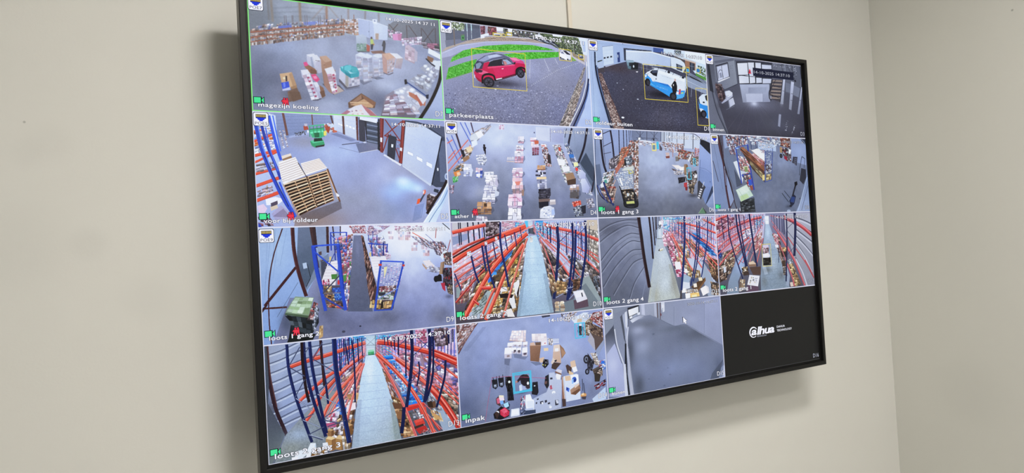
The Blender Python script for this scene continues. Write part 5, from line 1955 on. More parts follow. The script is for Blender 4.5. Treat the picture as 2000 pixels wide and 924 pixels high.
m 315 10 8 0.85 0.04 5a504c/8c8078/b8b0b0/44403f/746458/d0ccd0 1213,352 1581,479 1575,769 1333,678
l 5a6cb0 3.4 990,18 974,175
m 313 12 9 0.75 0.05 c8bca8/a89c8c/d4ccc0/8c8478/b4a898 1450,40 1597,44 1580,491 1427,363
p c0b098 1466,16 1591,19 1588,128 1460,100
m 314 13 12 0.85 0.03 6c5c54/a89080/4a4248/c8b8b0/8a7060/b8b4bc/363238 907,186 1022,296 1401,731 994,722
m 315 10 8 0.85 0.04 5a504c/8c8078/b8b0b0/44403f/746458/d0ccd0 1213,352 1581,479 1575,769 1333,678
l 2c386c 3.2 967,17 952,160
m 313 12 9 0.75 0.05 c8bca8/a89c8c/d4ccc0/8c8478/b4a898 1450,40 1597,44 1580,491 1427,363
p c0b098 1466,16 1591,19 1588,128 1460,100
m 314 13 12 0.85 0.03 6c5c54/a89080/4a4248/c8b8b0/8a7060/b8b4bc/363238 907,186 1022,296 1401,731 994,722
m 315 10 8 0.85 0.04 5a504c/8c8078/b8b0b0/44403f/746458/d0ccd0 1213,352 1581,479 1575,769 1333,678
l 2c386c 3 944,17 930,146
m 313 12 9 0.75 0.05 c8bca8/a89c8c/d4ccc0/8c8478/b4a898 1450,40 1597,44 1580,491 1427,363
p c0b098 1466,16 1591,19 1588,128 1460,100
m 314 13 12 0.85 0.03 6c5c54/a89080/4a4248/c8b8b0/8a7060/b8b4bc/363238 907,186 1022,296 1401,731 994,722
m 315 10 8 0.85 0.04 5a504c/8c8078/b8b0b0/44403f/746458/d0ccd0 1213,352 1581,479 1575,769 1333,678
l 5a6cb0 2.7 921,16 908,131
m 313 12 9 0.75 0.05 c8bca8/a89c8c/d4ccc0/8c8478/b4a898 1450,40 1597,44 1580,491 1427,363
p c0b098 1466,16 1591,19 1588,128 1460,100
m 314 13 12 0.85 0.03 6c5c54/a89080/4a4248/c8b8b0/8a7060/b8b4bc/363238 907,186 1022,296 1401,731 994,722
m 315 10 8 0.85 0.04 5a504c/8c8078/b8b0b0/44403f/746458/d0ccd0 1213,352 1581,479 1575,769 1333,678
l 2c386c 2.5 898,15 886,116
m 313 12 9 0.75 0.05 c8bca8/a89c8c/d4ccc0/8c8478/b4a898 1450,40 1597,44 1580,491 1427,363
p c0b098 1466,16 1591,19 1588,128 1460,100
m 314 13 12 0.85 0.03 6c5c54/a89080/4a4248/c8b8b0/8a7060/b8b4bc/363238 907,186 1022,296 1401,731 994,722
m 315 10 8 0.85 0.04 5a504c/8c8078/b8b0b0/44403f/746458/d0ccd0 1213,352 1581,479 1575,769 1333,678
m 316 14 8 0.85 0.1 68b4e0/4c94d0/98d0f0/c8a4c0 857,24 1026,28 1059,157 893,186
p 3c90cc 871,10 959,12 958,29 877,26
p 8c9490 1354,585 1457,568 1580,805 1574,889 1435,877 1387,730
p 70787a 1333,678 1408,636 1576,865 1579,926 1037,888 1042,819 1254,779
g b0c4d8 9cb0bc 814,183 850,848 771,181 816,148 876,145 916,256 967,501 1024,887 618,889 664,674 727,406
o cadcf0 0.7 820,332 45,137
o c0d4ea 0.6 836,550 80,137
o 8a9ca4 0.5 695,789 53,102
o 8496a0 0.5 978,756 53,102
q 7c8c94 0.5 967,513 1024,887 982,889 926,510
q 76868e 0.5 718,440 664,674 618,889 653,889 740,498
t 12 4.9 771,181 876,145 1024,887 618,889
q 90a4b4 0.5 740,294 940,299 940,302 740,297
q 90a4b4 0.5 728,355 950,359 949,363 728,359
q 90a4b4 0.5 717,417 959,420 959,423 716,421
q 90a4b4 0.5 705,479 969,480 969,484 705,482
q 90a4b4 0.5 693,540 978,541 978,544 693,544
q 90a4b4 0.5 681,602 988,602 988,605 681,605
q 90a4b4 0.5 670,663 998,663 997,666 669,666
q 90a4b4 0.5 658,724 1007,724 1007,727 658,727
q 90a4b4 0.5 646,785 1017,784 1017,788 646,788
q 90a4b4 0.5 635,845 1026,845 1026,849 635,849
m 317 2 4 0.3 0.1 e8c8b0/d4a890/f0dcc8 807,160 836,158 836,209 805,210
m 318 2 14 0.6 0.04 d8ccc0/a89484/e8e0dc/8c7868/5c5048 732,225 764,209 676,584 631,581
p e0dcd8 605,579 665,550 666,674 641,728 612,670
p 342c2c 632,671 670,584 639,762
p d8d4d0 522,685 599,680 617,805 578,812
p dcd4cc 501,817 565,806 599,887 522,880
m 739 3 3 0.4 0.1 d8b070/c09858/a07c44 420,710 483,704 472,756 409,757
m 789 3 3 0.4 0.1 d8b070/c09858/a07c44 488,626 551,620 540,673 477,674
m 799 3 3 0.4 0.1 d8b070/c09858/a07c44 505,555 569,549 558,602 494,604
m 859 3 3 0.4 0.1 d8b070/c09858/a07c44 588,443 653,436 642,489 577,492
m 879 3 3 0.4 0.1 d8b070/c09858/a07c44 612,479 677,471 665,525 601,527
m 320 6 4 0.5 0.15 d4ac6c/b88c50/e4c890 395,708 498,661 472,770 371,783
p e8e0d8 451,607 527,607 539,647 467,647
p 2c2424 447,668 523,663 598,685 578,712 458,702
k d05040 34.4 15,92 177,62 349,32
k f08874 7.6 12,81 174,51 346,21
k 7a2a2c 5.5 18,104 180,74 352,44
k a83c34 24.6 4,285 156,211 330,153
k f08874 5.4 2,277 154,203 327,144
k 7a2a2c 3.9 6,293 158,220 332,161
k d4523f 51.7 6,349 178,255 454,152 636,97 769,58
k f08874 11.4 2,333 173,239 449,135 631,79 764,40
k 7a2a2c 8.3 10,367 182,274 458,170 640,116 773,77
k 3a2426 14.8 8,312 179,232 341,169 493,125
k cc5c50 18.5 13,441 147,373 333,296 461,238
k f08874 4.1 11,435 145,367 332,290 460,232
k 7a2a2c 3 14,447 148,380 335,302 463,244
k d06458 16 14,516 155,433 355,341 483,292
k f08874 3.5 13,511 154,428 354,336 482,287
k 7a2a2c 2.6 15,521 156,439 357,347 484,298
k cc6860 12.3 23,570 163,494 289,425
k f08874 2.7 22,566 162,490 287,421
k 7a2a2c 2 24,574 164,498 290,430
k 9a3430 19.7 15,708 159,569 287,458 455,335 629,209
k f08874 4.3 13,702 157,563 285,452 453,329 627,203
k 7a2a2c 3.1 16,715 161,576 288,465 457,342 630,216
k d8523e 44.3 88,854 200,692 359,474 506,327 682,189 778,124
k f08874 9.7 85,840 196,677 356,459 502,312 678,174 773,109
k 7a2a2c 7.1 92,870 203,707 363,490 510,343 686,205 782,141
k d85a46 36.9 297,886 394,719 522,484 619,355 732,225
k f08874 8.1 294,873 391,706 518,472 616,343 728,212
k 7a2a2c 5.9 301,899 397,732 525,497 623,369 735,239
k cc5444 24.6 250,870 345,704 414,599
k f08874 5.4 247,862 343,696 412,591
k 7a2a2c 3.9 252,879 348,712 416,608
k d87868 19.7 478,881 561,666 652,447 729,270 777,170
k f08874 4.3 476,874 559,659 650,441 727,264 775,163
k 7a2a2c 3.1 480,888 563,673 654,455 731,278 779,177
k e08078 7.4 553,184 633,146 699,115
k e08078 7.4 606,158 686,120 754,88
k e08078 7.4 659,131 740,93 808,61
k e08078 7.4 699,121 780,83 849,51
k c83c38 32 272,599 370,604
k f08874 7 269,589 367,594
k 7a2a2c 5.1 275,611 373,616
k c03434 22.1 187,701 239,744
k f08874 4.9 185,694 237,737
k 7a2a2c 3.5 189,709 241,752
k 232c58 20.9 486,136 501,304 525,428 552,609
k 232c58 19.7 301,217 315,350 330,450
k 232c58 18.5 334,186 352,385 379,519 407,609
k 232c58 18.5 187,299 215,442 250,554
k 232c58 12.3 414,189 424,267 436,345
k 232c58 11.1 538,127 560,274
k 232c58 9.8 607,135 615,186
k 232c58 11.1 641,108 659,244
k 232c58 8.6 705,65 716,167
k 232c58 12.3 18,452 73,606
k 232c58 19.7 500,14 492,148
l 4a4a5c 4.9 192,311 344,429
l 4a4a5c 4.9 414,189 480,242
l 4a4a5c 4.9 387,431 484,482
l 4a4a5c 4.9 278,600 321,702
l 4a4a5c 4.9 464,602 537,641
p d8d4d8 147,270 187,261 191,305 150,317
m 330 2 2 0.5 0.3 8c8890 147,270 187,261 191,305 150,317
p d8d4d8 327,188 353,181 357,211 331,219
m 330 2 2 0.5 0.3 8c8890 327,188 353,181 357,211 331,219
p d8d4d8 19,364 47,357 47,405 21,409
m 330 2 2 0.5 0.3 8c8890 19,364 47,357 47,405 21,409
p d8d4d8 436,146 461,141 463,174 437,179
m 330 2 2 0.5 0.3 8c8890 436,146 461,141 463,174 437,179
k d0564a 32 957,44 1091,83 1257,117 1441,166 1592,220
k f08874 7 954,33 1088,72 1254,106 1438,154 1589,208
k 7a2a2c 5.1 960,56 1094,95 1260,130 1444,178 1595,232
k cc6860 16 990,166 1164,244 1356,347 1570,527
k f08874 3.5 988,161 1162,238 1354,341 1568,521
k 7a2a2c 2.6 991,172 1166,250 1357,353 1572,533
k c8605a 14.8 974,189 1105,299 1236,424 1355,573
k f08874 3.2 973,184 1103,294 1235,419 1353,568
k 7a2a2c 2.4 976,195 1106,305 1238,429 1356,579
k c4504c 19.7 1112,393 1202,516 1279,627
k f08874 4.3 1110,386 1200,509 1277,620
k 7a2a2c 3.1 1114,401 1204,523 1281,635
k cc706c 12.3 908,175 979,328 1048,529 1060,658
k f08874 2.7 906,171 978,324 1046,525 1058,654
k 7a2a2c 2 909,179 980,333 1049,534 1061,663
k c85850 17.2 1332,275 1472,353 1584,443
k f08874 3.8 1330,268 1470,347 1582,437
k 7a2a2c 2.8 1334,281 1473,360 1585,450
k b85450 12.3 1410,398 1577,540
k f08874 2.7 1409,393 1575,535
k 7a2a2c 2 1411,402 1578,544
k d07870 12.3 897,128 973,212 1076,310
k f08874 2.7 896,124 972,208 1075,305
k 7a2a2c 2 898,133 974,217 1077,314
k d88880 9.8 892,105 951,130 1084,193
k f08874 2.2 891,102 950,127 1083,190
k 7a2a2c 1.6 893,109 952,134 1085,197
k c05048 12.3 1431,303 1580,383
k f08874 2.7 1430,299 1579,378
k 7a2a2c 2 1433,308 1582,387
k 1f2a52 32 1115,42 1115,253 1085,485 1032,760
k 1f2a52 27.1 1291,41 1283,261 1246,495 1183,784
k 1f2a52 22.1 1326,108 1299,380 1251,625 1198,774
k 1f2a52 27.1 1444,22 1441,267 1397,480 1339,691
k 1f2a52 14.8 1037,63 1029,226
k 1f2a52 11.1 1002,74 999,190
k 1f2a52 9.8 956,61 952,153
k 1f2a52 8.6 923,48 921,129
k 1f2a52 8.6 1491,77 1455,424
k 1f2a52 11.1 1215,116 1206,351
k 1f2a52 11.1 1392,134 1386,325
l 8c94a8 7.4 1092,486 1254,377
l 8c94a8 7.4 1054,646 1227,565
l 8c94a8 7.4 1053,750 1197,692
l 3c4464 7.4 1131,219 1271,118
l 8c94a8 7.4 1310,392 1391,468
l 3c4464 7.4 1313,143 1421,243
l 8c94a8 7.4 1251,625 1356,549
l 8c94a8 7.4 1286,533 1354,585
l 3c4464 7.4 1294,202 1431,99
l 8c94a8 7.4 1191,668 1349,656
l 8c94a8 7.4 1205,775 1333,678
m 340 2 7 0.4 0.1 e0ccac/c4a884/8c7058 1037,784 1148,787 1155,887 1038,877
m 341 6 2 0.4 0.15 e4d4b8/c8b090 1037,790 1148,791 1149,834 1038,830
p 5c4a52 1254,790 1420,780 1428,865 1262,879
p d0ccd4 1252,705 1375,696 1419,792 1295,817
p e4e0e6 1266,711 1372,703 1393,754 1291,770
p 40424a 1347,727 1361,722 1370,762 1356,766
m 342 6 6 0.7 0.1 5c646c/343a42/8c949c/4a5058 1509,559 1575,600 1556,719 1503,643
m 343 6 4 0.85 0.05 a08060/c4a47c/6c5444/8c6c50/d4c0a0 980,513 1034,528 1094,661 1022,713
m 344 4 4 0.6 0.05 b08c60/c8a878/7a5c40 1078,590 1195,609 1167,713 1063,716
m 345 4 5 0.8 0.04 6a4c3c/8c6c54/4a3a34 1253,590 1354,585 1332,690 1260,697
n 6 2.2
@ D11 2 2
g 6e7486 5c6272 208,168 297,829 -43,-55 1905,-16 1799,1195 -119,1007
o 8890a2 0.7 396,241 193,182
o 4c4f5c 0.7 145,112 178,91
o 828ca4 0.7 541,582 134,227
o 565a66 0.6 140,730 178,159
n 2.8 20
k 3f434f 6.5 -4,139 148,68 328,31 511,32
k 8a91a4 3.9 3,152 155,81 336,45 519,45
k 3f434f 6.5 -5,247 155,155 352,85 512,112
k 8a91a4 3.9 2,260 162,169 360,99 520,126
k 3f434f 6.5 1,430 173,276 374,174 514,179
k 8a91a4 3.9 8,443 180,289 381,188 522,193
k 3f434f 6.5 -1,547 180,374 382,252 522,258
k 8a91a4 3.9 6,561 187,388 389,265 530,271
k 3f434f 6.5 16,688 185,494 388,351 531,336
k 8a91a4 3.9 23,702 192,508 396,365 538,350
k 3f434f 6.5 137,773 257,629 407,474 545,426
k 8a91a4 3.9 144,786 264,643 414,488 553,440
k 3f434f 6.5 339,822 421,663 576,495
k 8a91a4 3.9 346,836 428,677 584,509
k 555a68 3.9 -2,193 158,112 354,59 511,73
k 555a68 3.9 4,483 176,325 378,213 518,218
k 555a68 3.9 30,764 220,562 398,407 542,381
k 7c8498 5.2 490,867 562,673 601,541
g 9aa6b4 a4aca8 783,75 795,870 785,52 844,54 840,305 928,515 1028,878 574,891 615,732 673,455 742,233
g 8c98b0 7a869c 537,68 669,410 549,1 774,7 750,222 680,456 616,721 555,583 534,292
o c8d4e8 0.7 790,178 33,91
o c0ccdc 0.6 814,440 89,136
o b0bcc8 0.6 823,702 104,136
o 8c8c7c 0.6 667,815 74,113
o 80807a 0.6 942,722 59,136
t 12 5.2 751,301 840,305 1028,878 574,891
q 8a8c84 0.5 883,512 928,515 1020,877 959,878
q 9ca8b0 0.4 690,524 750,505 661,893 603,888
p d8e4f4 788,52 844,54 833,122 786,121
m 351 3 3 0.7 0.2 6c7484/4a505c 768,86 819,93 808,133 764,131
l 5c605c 6.5 749,236 815,240
p e8dcc8 762,352 822,338 824,355 768,372
p 3a3a40 753,363 775,338 775,370
p a8a894 779,359 821,347 817,363 782,373
k 291e24 41.5 516,1 536,180 560,427 608,737
k 291e24 23.4 657,4 669,185 678,444
k 291e24 14.3 705,5 711,175 715,305
k 291e24 10.4 737,6 738,130 736,232
k 291e24 11.7 756,6 749,142
k 43333a 7.8 502,6 520,179 545,426 587,730
m 352 18 10 0.5 0.12 b0bcdc/c8b0c4/98acd8/d8ccdc/b894a8/8098cc 803,7 1183,16 1224,275 843,259
m 353 10 10 0.8 0.1 70b4e4/94ccf0/5090cc/b8a8d0 847,14 1135,27 1063,152 850,168
g b8bcd8 b0a8bc 1148,62 1572,337 1121,9 1603,14 1599,506 1207,484
m 354 18 12 0.5 0.16 c4b8cc/d8a8b0/a8acd0/c89098/9098c4/dcd0dc 1136,15 1599,26 1593,481 1209,461
k c8605c 6.5 933,68 1174,121 1389,199 1625,303
k d87c7c 6.5 932,84 1171,156 1385,253 1619,375
k c8605c 6.5 931,100 1169,191 1380,307 1612,446
k d87c7c 6.5 929,116 1166,226 1376,361 1606,518
k c8605c 6.5 928,132 1163,261 1371,415 1600,590
k d87c7c 6.5 927,148 1160,295 1367,469 1594,661
k c8605c 6.5 926,164 1157,330 1362,523 1588,732
k d87c7c 6.5 924,180 1154,365 1358,577 1582,804
k c8605c 6.5 923,196 1152,400 1353,631 1576,875
l 5468ac 7.8 1582,25 1534,478
l 2c3870 7.6 1550,25 1503,462
l 2c3870 7.4 1517,24 1472,446
l 5468ac 7.2 1485,23 1441,431
l 2c3870 7 1452,22 1410,415
l 2c3870 6.8 1420,22 1379,399
l 5468ac 6.6 1388,21 1348,384
l 2c3870 6.4 1356,20 1318,368
l 2c3870 6.2 1324,19 1287,352
l 5468ac 6 1293,19 1257,337
l 2c3870 5.8 1261,18 1227,322
l 2c3870 5.6 1230,17 1197,306
l 5468ac 5.5 1198,16 1167,291
l 2c3870 5.3 1167,16 1137,276
l 2c3870 5.1 1136,15 1107,261
l 5468ac 4.9 1105,14 1077,246
l 2c3870 4.7 1075,14 1048,231
l 2c3870 4.5 1044,13 1019,216
l 5468ac 4.3 1013,12 989,201
l 2c3870 4.1 983,11 960,186
m 355 8 18 0.85 0.03 d490a8/b05c74/e4c4d0/8c4a58/c0a0a8/5c4850/d8d0d8 834,179 924,182 1124,642 993,645
m 356 5 3 0.6 0.04 e8b4c8/d08ca4/f0d4e0 817,207 908,193 974,311 839,316
m 357 4 7 0.7 0.03 c87890/e0b8c4/9c4c60/d8ccd4 912,331 980,334 999,485 931,481
m 358 9 9 0.85 0.04 b0b4c8/7c6458/d8d8e4/a08468/5c5058/c4a888 976,288 1174,319 1196,624 1000,565
p dcdce8 967,494 1051,493 1068,569 984,576
m 359 4 4 0.4 0.05 8c3c58/d890a8/b8688c/e8c8d4 976,575 1120,596 1123,654 992,657
p e0e4ec 1099,571 1168,581 1157,621 1103,618
p a8b0c4 1147,458 1365,493 1583,792 1577,863 1411,708 1227,626
p 8c98a8 1362,528 1423,567 1586,852 1580,923 1427,899 1363,705
m 360 8 6 0.8 0.05 3c78c4/2c60a8/5c9cdc/24447c 1170,179 1340,209 1595,458 1513,453
m 361 10 10 0.85 0.04 a8785c/8c6450/c4a488/5a443c/705448 1103,235 1225,263 1433,449 1335,468
m 362 9 7 0.85 0.03 4a3a34/6c5444/8c7058/3a3030/a88c6c 1433,449 1599,506 1586,756 1493,690
m 363 8 5 0.85 0.05 c8b48c/a48a64/e0d4c0/6c5844 1139,550 1323,608 1333,680 1160,680
p 70543c 1191,775 1397,684 1402,720 1272,839
p 54402f 1183,774 1282,723 1396,696 1258,827
p d8c8a8 1293,683 1349,678 1354,716 1306,719
p e4d8c4 1217,742 1265,739 1269,781 1222,783
p bcc4d4 1068,662 1162,656 1167,785 1050,799
p 90a0b0 1064,615 1192,670 1156,726 1065,708
p dcdce0 1315,802 1397,772 1439,852 1348,883
p c0c0c8 1397,772 1436,793 1447,859 1431,854
p e4e8ee 1093,837 1163,837 1161,889 1096,893
p d8b070 1162,842 1289,835 1300,883 1166,887
m 364 6 3 0.4 0.15 e4d8c4/b8a080/f0e8dc 1104,797 1276,799 1288,846 1100,838
p e8d4a0 1184,862 1255,859 1261,885 1190,885
p e4e6ea 1051,782 1105,780 1109,827 1047,828
p 484448 1026,809 1052,776 1042,891 1012,888
m 365 5 6 0.85 0.05 5a4c44/3c3634/8c7864/c0b8b0 1473,736 1601,769 1598,901 1477,879
k c84c44 23.4 1039,71 1238,105 1425,152 1600,206
k ec9488 5.1 1040,64 1239,99 1426,146 1601,199
k 70282c 4.2 1039,79 1237,114 1424,161 1599,215
k c04038 26 1402,45 1607,122
k ec9488 5.7 1403,38 1608,115
k 70282c 4.7 1401,55 1606,132
k d07070 11.7 1017,162 1193,273 1371,422 1550,599
k ec9488 2.6 1017,159 1193,270 1371,419 1550,595
k 70282c 2.1 1016,167 1193,278 1370,427 1550,603
k cc5850 18.2 1139,271 1258,440 1358,575
k ec9488 4 1139,266 1258,435 1358,570
k 70282c 3.3 1138,278 1257,447 1357,582
k c85048 18.2 1337,350 1465,451 1594,565
k ec9488 4 1337,345 1465,446 1595,560
k 70282c 3.3 1336,357 1464,458 1593,572
k d05c54 18.2 953,195 1048,349 1144,493 1229,602
k ec9488 4 954,190 1048,344 1144,488 1229,598
k 70282c 3.3 953,202 1047,355 1143,499 1228,609
k d0606a 13 979,253 1041,429 1074,593
k ec9488 2.9 979,250 1041,426 1074,589
k 70282c 2.3 979,258 1041,434 1074,598
k c44c48 15.6 1384,258 1570,361
k ec9488 3.4 1385,253 1571,356
k 70282c 2.8 1384,263 1570,367
k d88888 10.4 896,158 977,276 1056,430
k ec9488 2.3 896,156 977,274 1057,427
k 70282c 1.9 896,162 977,280 1056,434
k c05050 13 1185,180 1382,281 1567,396
k ec9488 2.9 1185,176 1383,278 1568,393
k 70282c 2.3 1185,185 1382,286 1567,401
k 243260 28.6 1144,9 1137,201 1098,490 1042,798
k 243260 18.2 1325,8 1312,266 1248,557 1177,762
k 243260 18.2 1362,8 1344,256 1292,501 1219,719
k 243260 16.9 1488,23 1464,273 1397,495 1341,680
k 243260 11.7 1107,38 1089,316
k 243260 9.1 1057,36 1047,244
k 243260 7.8 1012,35 1001,208
k 243260 6.5 974,34 966,172
k 243260 10.4 1228,41 1192,437
k 243260 7.8 1539,48 1511,286
k 243260 6.5 936,33 930,148
l 44507c 5.2 1160,109 1306,42
l 44507c 5.2 1328,161 1480,83
l 44507c 5.2 1147,260 1286,383
l 44507c 5.2 1264,558 1401,448
l 44507c 5.2 1334,90 1463,177
l 44507c 5.2 1341,492 1394,530
o dce8f8 0.35 933,68 119,68
n 5 2
@ D12 3 2
g 7c7c92 50505a 854,53 775,907 -44,-52 2063,-13 1943,1161 -132,983
g a890a0 b0b0c8 24,159 754,95 7,-9 810,8 752,292 0,441
m 401 20 11 0.5 0.16 b49ca8/c08890/9ca0c0/c8b4c0/a87880/b0a8c4 9,2 794,8 740,248 4,389
k b4545a 6.6 2,159 262,114 538,67 772,36
k c86c6c 6.6 -1,194 260,139 537,84 771,47
k b4545a 6.6 -4,230 258,165 535,100 770,58
k c86c6c 6.6 -7,265 255,190 534,116 769,69
k b4545a 6.6 -10,301 253,216 533,132 768,80
k c86c6c 6.6 -13,336 251,241 531,148 767,91
k b4545a 6.6 -16,371 249,267 530,165 766,102
k c86c6c 6.6 -19,407 247,292 528,181 765,113
k b4545a 6.6 -22,442 244,317 527,197 764,124
k c86c6c 6.6 -25,477 242,343 525,213 763,135
l 4c5a94 7.9 66,1 48,391
m 402 9 7 0.75 0.05 a06c80/c898a8/844c5c/d8b8c4/6a4450 4,54 299,29 277,114 6,201
m 403 14 9 0.85 0.05 9c7c68/b49880/6c5448/c8b8a8/8a6858/4c4244 87,435 298,381 250,592 23,683
m 404 10 10 0.85 0.04 a89880/7c6454/d4c8bc/5c4c44/c0a488/3c3434 37,516 274,487 184,672 5,723
m 405 8 8 0.85 0.04 b87c6c/d8a898/8c5048/c8c0c4 257,348 362,341 321,468 261,465
l 2a3158 7.7 100,2 82,379
m 402 9 7 0.75 0.05 a06c80/c898a8/844c5c/d8b8c4/6a4450 4,54 299,29 277,114 6,201
m 403 14 9 0.85 0.05 9c7c68/b49880/6c5448/c8b8a8/8a6858/4c4244 87,435 298,381 250,592 23,683
m 404 10 10 0.85 0.04 a89880/7c6454/d4c8bc/5c4c44/c0a488/3c3434 37,516 274,487 184,672 5,723
m 405 8 8 0.85 0.04 b87c6c/d8a898/8c5048/c8c0c4 257,348 362,341 321,468 261,465
l 2a3158 7.5 133,2 116,367
m 402 9 7 0.75 0.05 a06c80/c898a8/844c5c/d8b8c4/6a4450 4,54 299,29 277,114 6,201
m 403 14 9 0.85 0.05 9c7c68/b49880/6c5448/c8b8a8/8a6858/4c4244 87,435 298,381 250,592 23,683
m 404 10 10 0.85 0.04 a89880/7c6454/d4c8bc/5c4c44/c0a488/3c3434 37,516 274,487 184,672 5,723
m 405 8 8 0.85 0.04 b87c6c/d8a898/8c5048/c8c0c4 257,348 362,341 321,468 261,465
l 4c5a94 7.3 167,3 151,355
m 402 9 7 0.75 0.05 a06c80/c898a8/844c5c/d8b8c4/6a4450 4,54 299,29 277,114 6,201
m 403 14 9 0.85 0.05 9c7c68/b49880/6c5448/c8b8a8/8a6858/4c4244 87,435 298,381 250,592 23,683
m 404 10 10 0.85 0.04 a89880/7c6454/d4c8bc/5c4c44/c0a488/3c3434 37,516 274,487 184,672 5,723
m 405 8 8 0.85 0.04 b87c6c/d8a898/8c5048/c8c0c4 257,348 362,341 321,468 261,465
l 2a3158 7.1 201,4 186,342
m 402 9 7 0.75 0.05 a06c80/c898a8/844c5c/d8b8c4/6a4450 4,54 299,29 277,114 6,201
m 403 14 9 0.85 0.05 9c7c68/b49880/6c5448/c8b8a8/8a6858/4c4244 87,435 298,381 250,592 23,683
m 404 10 10 0.85 0.04 a89880/7c6454/d4c8bc/5c4c44/c0a488/3c3434 37,516 274,487 184,672 5,723
m 405 8 8 0.85 0.04 b87c6c/d8a898/8c5048/c8c0c4 257,348 362,341 321,468 261,465
l 2a3158 6.9 235,5 221,330
m 402 9 7 0.75 0.05 a06c80/c898a8/844c5c/d8b8c4/6a4450 4,54 299,29 277,114 6,201
m 403 14 9 0.85 0.05 9c7c68/b49880/6c5448/c8b8a8/8a6858/4c4244 87,435 298,381 250,592 23,683
m 404 10 10 0.85 0.04 a89880/7c6454/d4c8bc/5c4c44/c0a488/3c3434 37,516 274,487 184,672 5,723
m 405 8 8 0.85 0.04 b87c6c/d8a898/8c5048/c8c0c4 257,348 362,341 321,468 261,465
l 4c5a94 6.7 269,5 256,318
m 402 9 7 0.75 0.05 a06c80/c898a8/844c5c/d8b8c4/6a4450 4,54 299,29 277,114 6,201
m 403 14 9 0.85 0.05 9c7c68/b49880/6c5448/c8b8a8/8a6858/4c4244 87,435 298,381 250,592 23,683
m 404 10 10 0.85 0.04 a89880/7c6454/d4c8bc/5c4c44/c0a488/3c3434 37,516 274,487 184,672 5,723
m 405 8 8 0.85 0.04 b87c6c/d8a898/8c5048/c8c0c4 257,348 362,341 321,468 261,465
l 2a3158 6.6 303,6 291,305
m 402 9 7 0.75 0.05 a06c80/c898a8/844c5c/d8b8c4/6a4450 4,54 299,29 277,114 6,201
m 403 14 9 0.85 0.05 9c7c68/b49880/6c5448/c8b8a8/8a6858/4c4244 87,435 298,381 250,592 23,683
m 404 10 10 0.85 0.04 a89880/7c6454/d4c8bc/5c4c44/c0a488/3c3434 37,516 274,487 184,672 5,723
m 405 8 8 0.85 0.04 b87c6c/d8a898/8c5048/c8c0c4 257,348 362,341 321,468 261,465
l 2a3158 6.4 337,7 327,293
m 402 9 7 0.75 0.05 a06c80/c898a8/844c5c/d8b8c4/6a4450 4,54 299,29 277,114 6,201
m 403 14 9 0.85 0.05 9c7c68/b49880/6c5448/c8b8a8/8a6858/4c4244 87,435 298,381 250,592 23,683
m 404 10 10 0.85 0.04 a89880/7c6454/d4c8bc/5c4c44/c0a488/3c3434 37,516 274,487 184,672 5,723
m 405 8 8 0.85 0.04 b87c6c/d8a898/8c5048/c8c0c4 257,348 362,341 321,468 261,465
l 4c5a94 6.2 372,7 363,280
m 402 9 7 0.75 0.05 a06c80/c898a8/844c5c/d8b8c4/6a4450 4,54 299,29 277,114 6,201
m 403 14 9 0.85 0.05 9c7c68/b49880/6c5448/c8b8a8/8a6858/4c4244 87,435 298,381 250,592 23,683
m 404 10 10 0.85 0.04 a89880/7c6454/d4c8bc/5c4c44/c0a488/3c3434 37,516 274,487 184,672 5,723
m 405 8 8 0.85 0.04 b87c6c/d8a898/8c5048/c8c0c4 257,348 362,341 321,468 261,465
l 2a3158 6 406,8 398,268
m 402 9 7 0.75 0.05 a06c80/c898a8/844c5c/d8b8c4/6a4450 4,54 299,29 277,114 6,201
m 403 14 9 0.85 0.05 9c7c68/b49880/6c5448/c8b8a8/8a6858/4c4244 87,435 298,381 250,592 23,683
m 404 10 10 0.85 0.04 a89880/7c6454/d4c8bc/5c4c44/c0a488/3c3434 37,516 274,487 184,672 5,723
m 405 8 8 0.85 0.04 b87c6c/d8a898/8c5048/c8c0c4 257,348 362,341 321,468 261,465
l 2a3158 5.8 441,9 434,255
m 402 9 7 0.75 0.05 a06c80/c898a8/844c5c/d8b8c4/6a4450 4,54 299,29 277,114 6,201
m 403 14 9 0.85 0.05 9c7c68/b49880/6c5448/c8b8a8/8a6858/4c4244 87,435 298,381 250,592 23,683
m 404 10 10 0.85 0.04 a89880/7c6454/d4c8bc/5c4c44/c0a488/3c3434 37,516 274,487 184,672 5,723
m 405 8 8 0.85 0.04 b87c6c/d8a898/8c5048/c8c0c4 257,348 362,341 321,468 261,465
l 4c5a94 5.6 476,10 471,243
m 402 9 7 0.75 0.05 a06c80/c898a8/844c5c/d8b8c4/6a4450 4,54 299,29 277,114 6,201
m 403 14 9 0.85 0.05 9c7c68/b49880/6c5448/c8b8a8/8a6858/4c4244 87,435 298,381 250,592 23,683
m 404 10 10 0.85 0.04 a89880/7c6454/d4c8bc/5c4c44/c0a488/3c3434 37,516 274,487 184,672 5,723
m 405 8 8 0.85 0.04 b87c6c/d8a898/8c5048/c8c0c4 257,348 362,341 321,468 261,465
l 2a3158 5.4 511,10 507,230
m 402 9 7 0.75 0.05 a06c80/c898a8/844c5c/d8b8c4/6a4450 4,54 299,29 277,114 6,201
m 403 14 9 0.85 0.05 9c7c68/b49880/6c5448/c8b8a8/8a6858/4c4244 87,435 298,381 250,592 23,683
m 404 10 10 0.85 0.04 a89880/7c6454/d4c8bc/5c4c44/c0a488/3c3434 37,516 274,487 184,672 5,723
m 405 8 8 0.85 0.04 b87c6c/d8a898/8c5048/c8c0c4 257,348 362,341 321,468 261,465
l 2a3158 5.2 546,11 543,217
m 402 9 7 0.75 0.05 a06c80/c898a8/844c5c/d8b8c4/6a4450 4,54 299,29 277,114 6,201
m 403 14 9 0.85 0.05 9c7c68/b49880/6c5448/c8b8a8/8a6858/4c4244 87,435 298,381 250,592 23,683
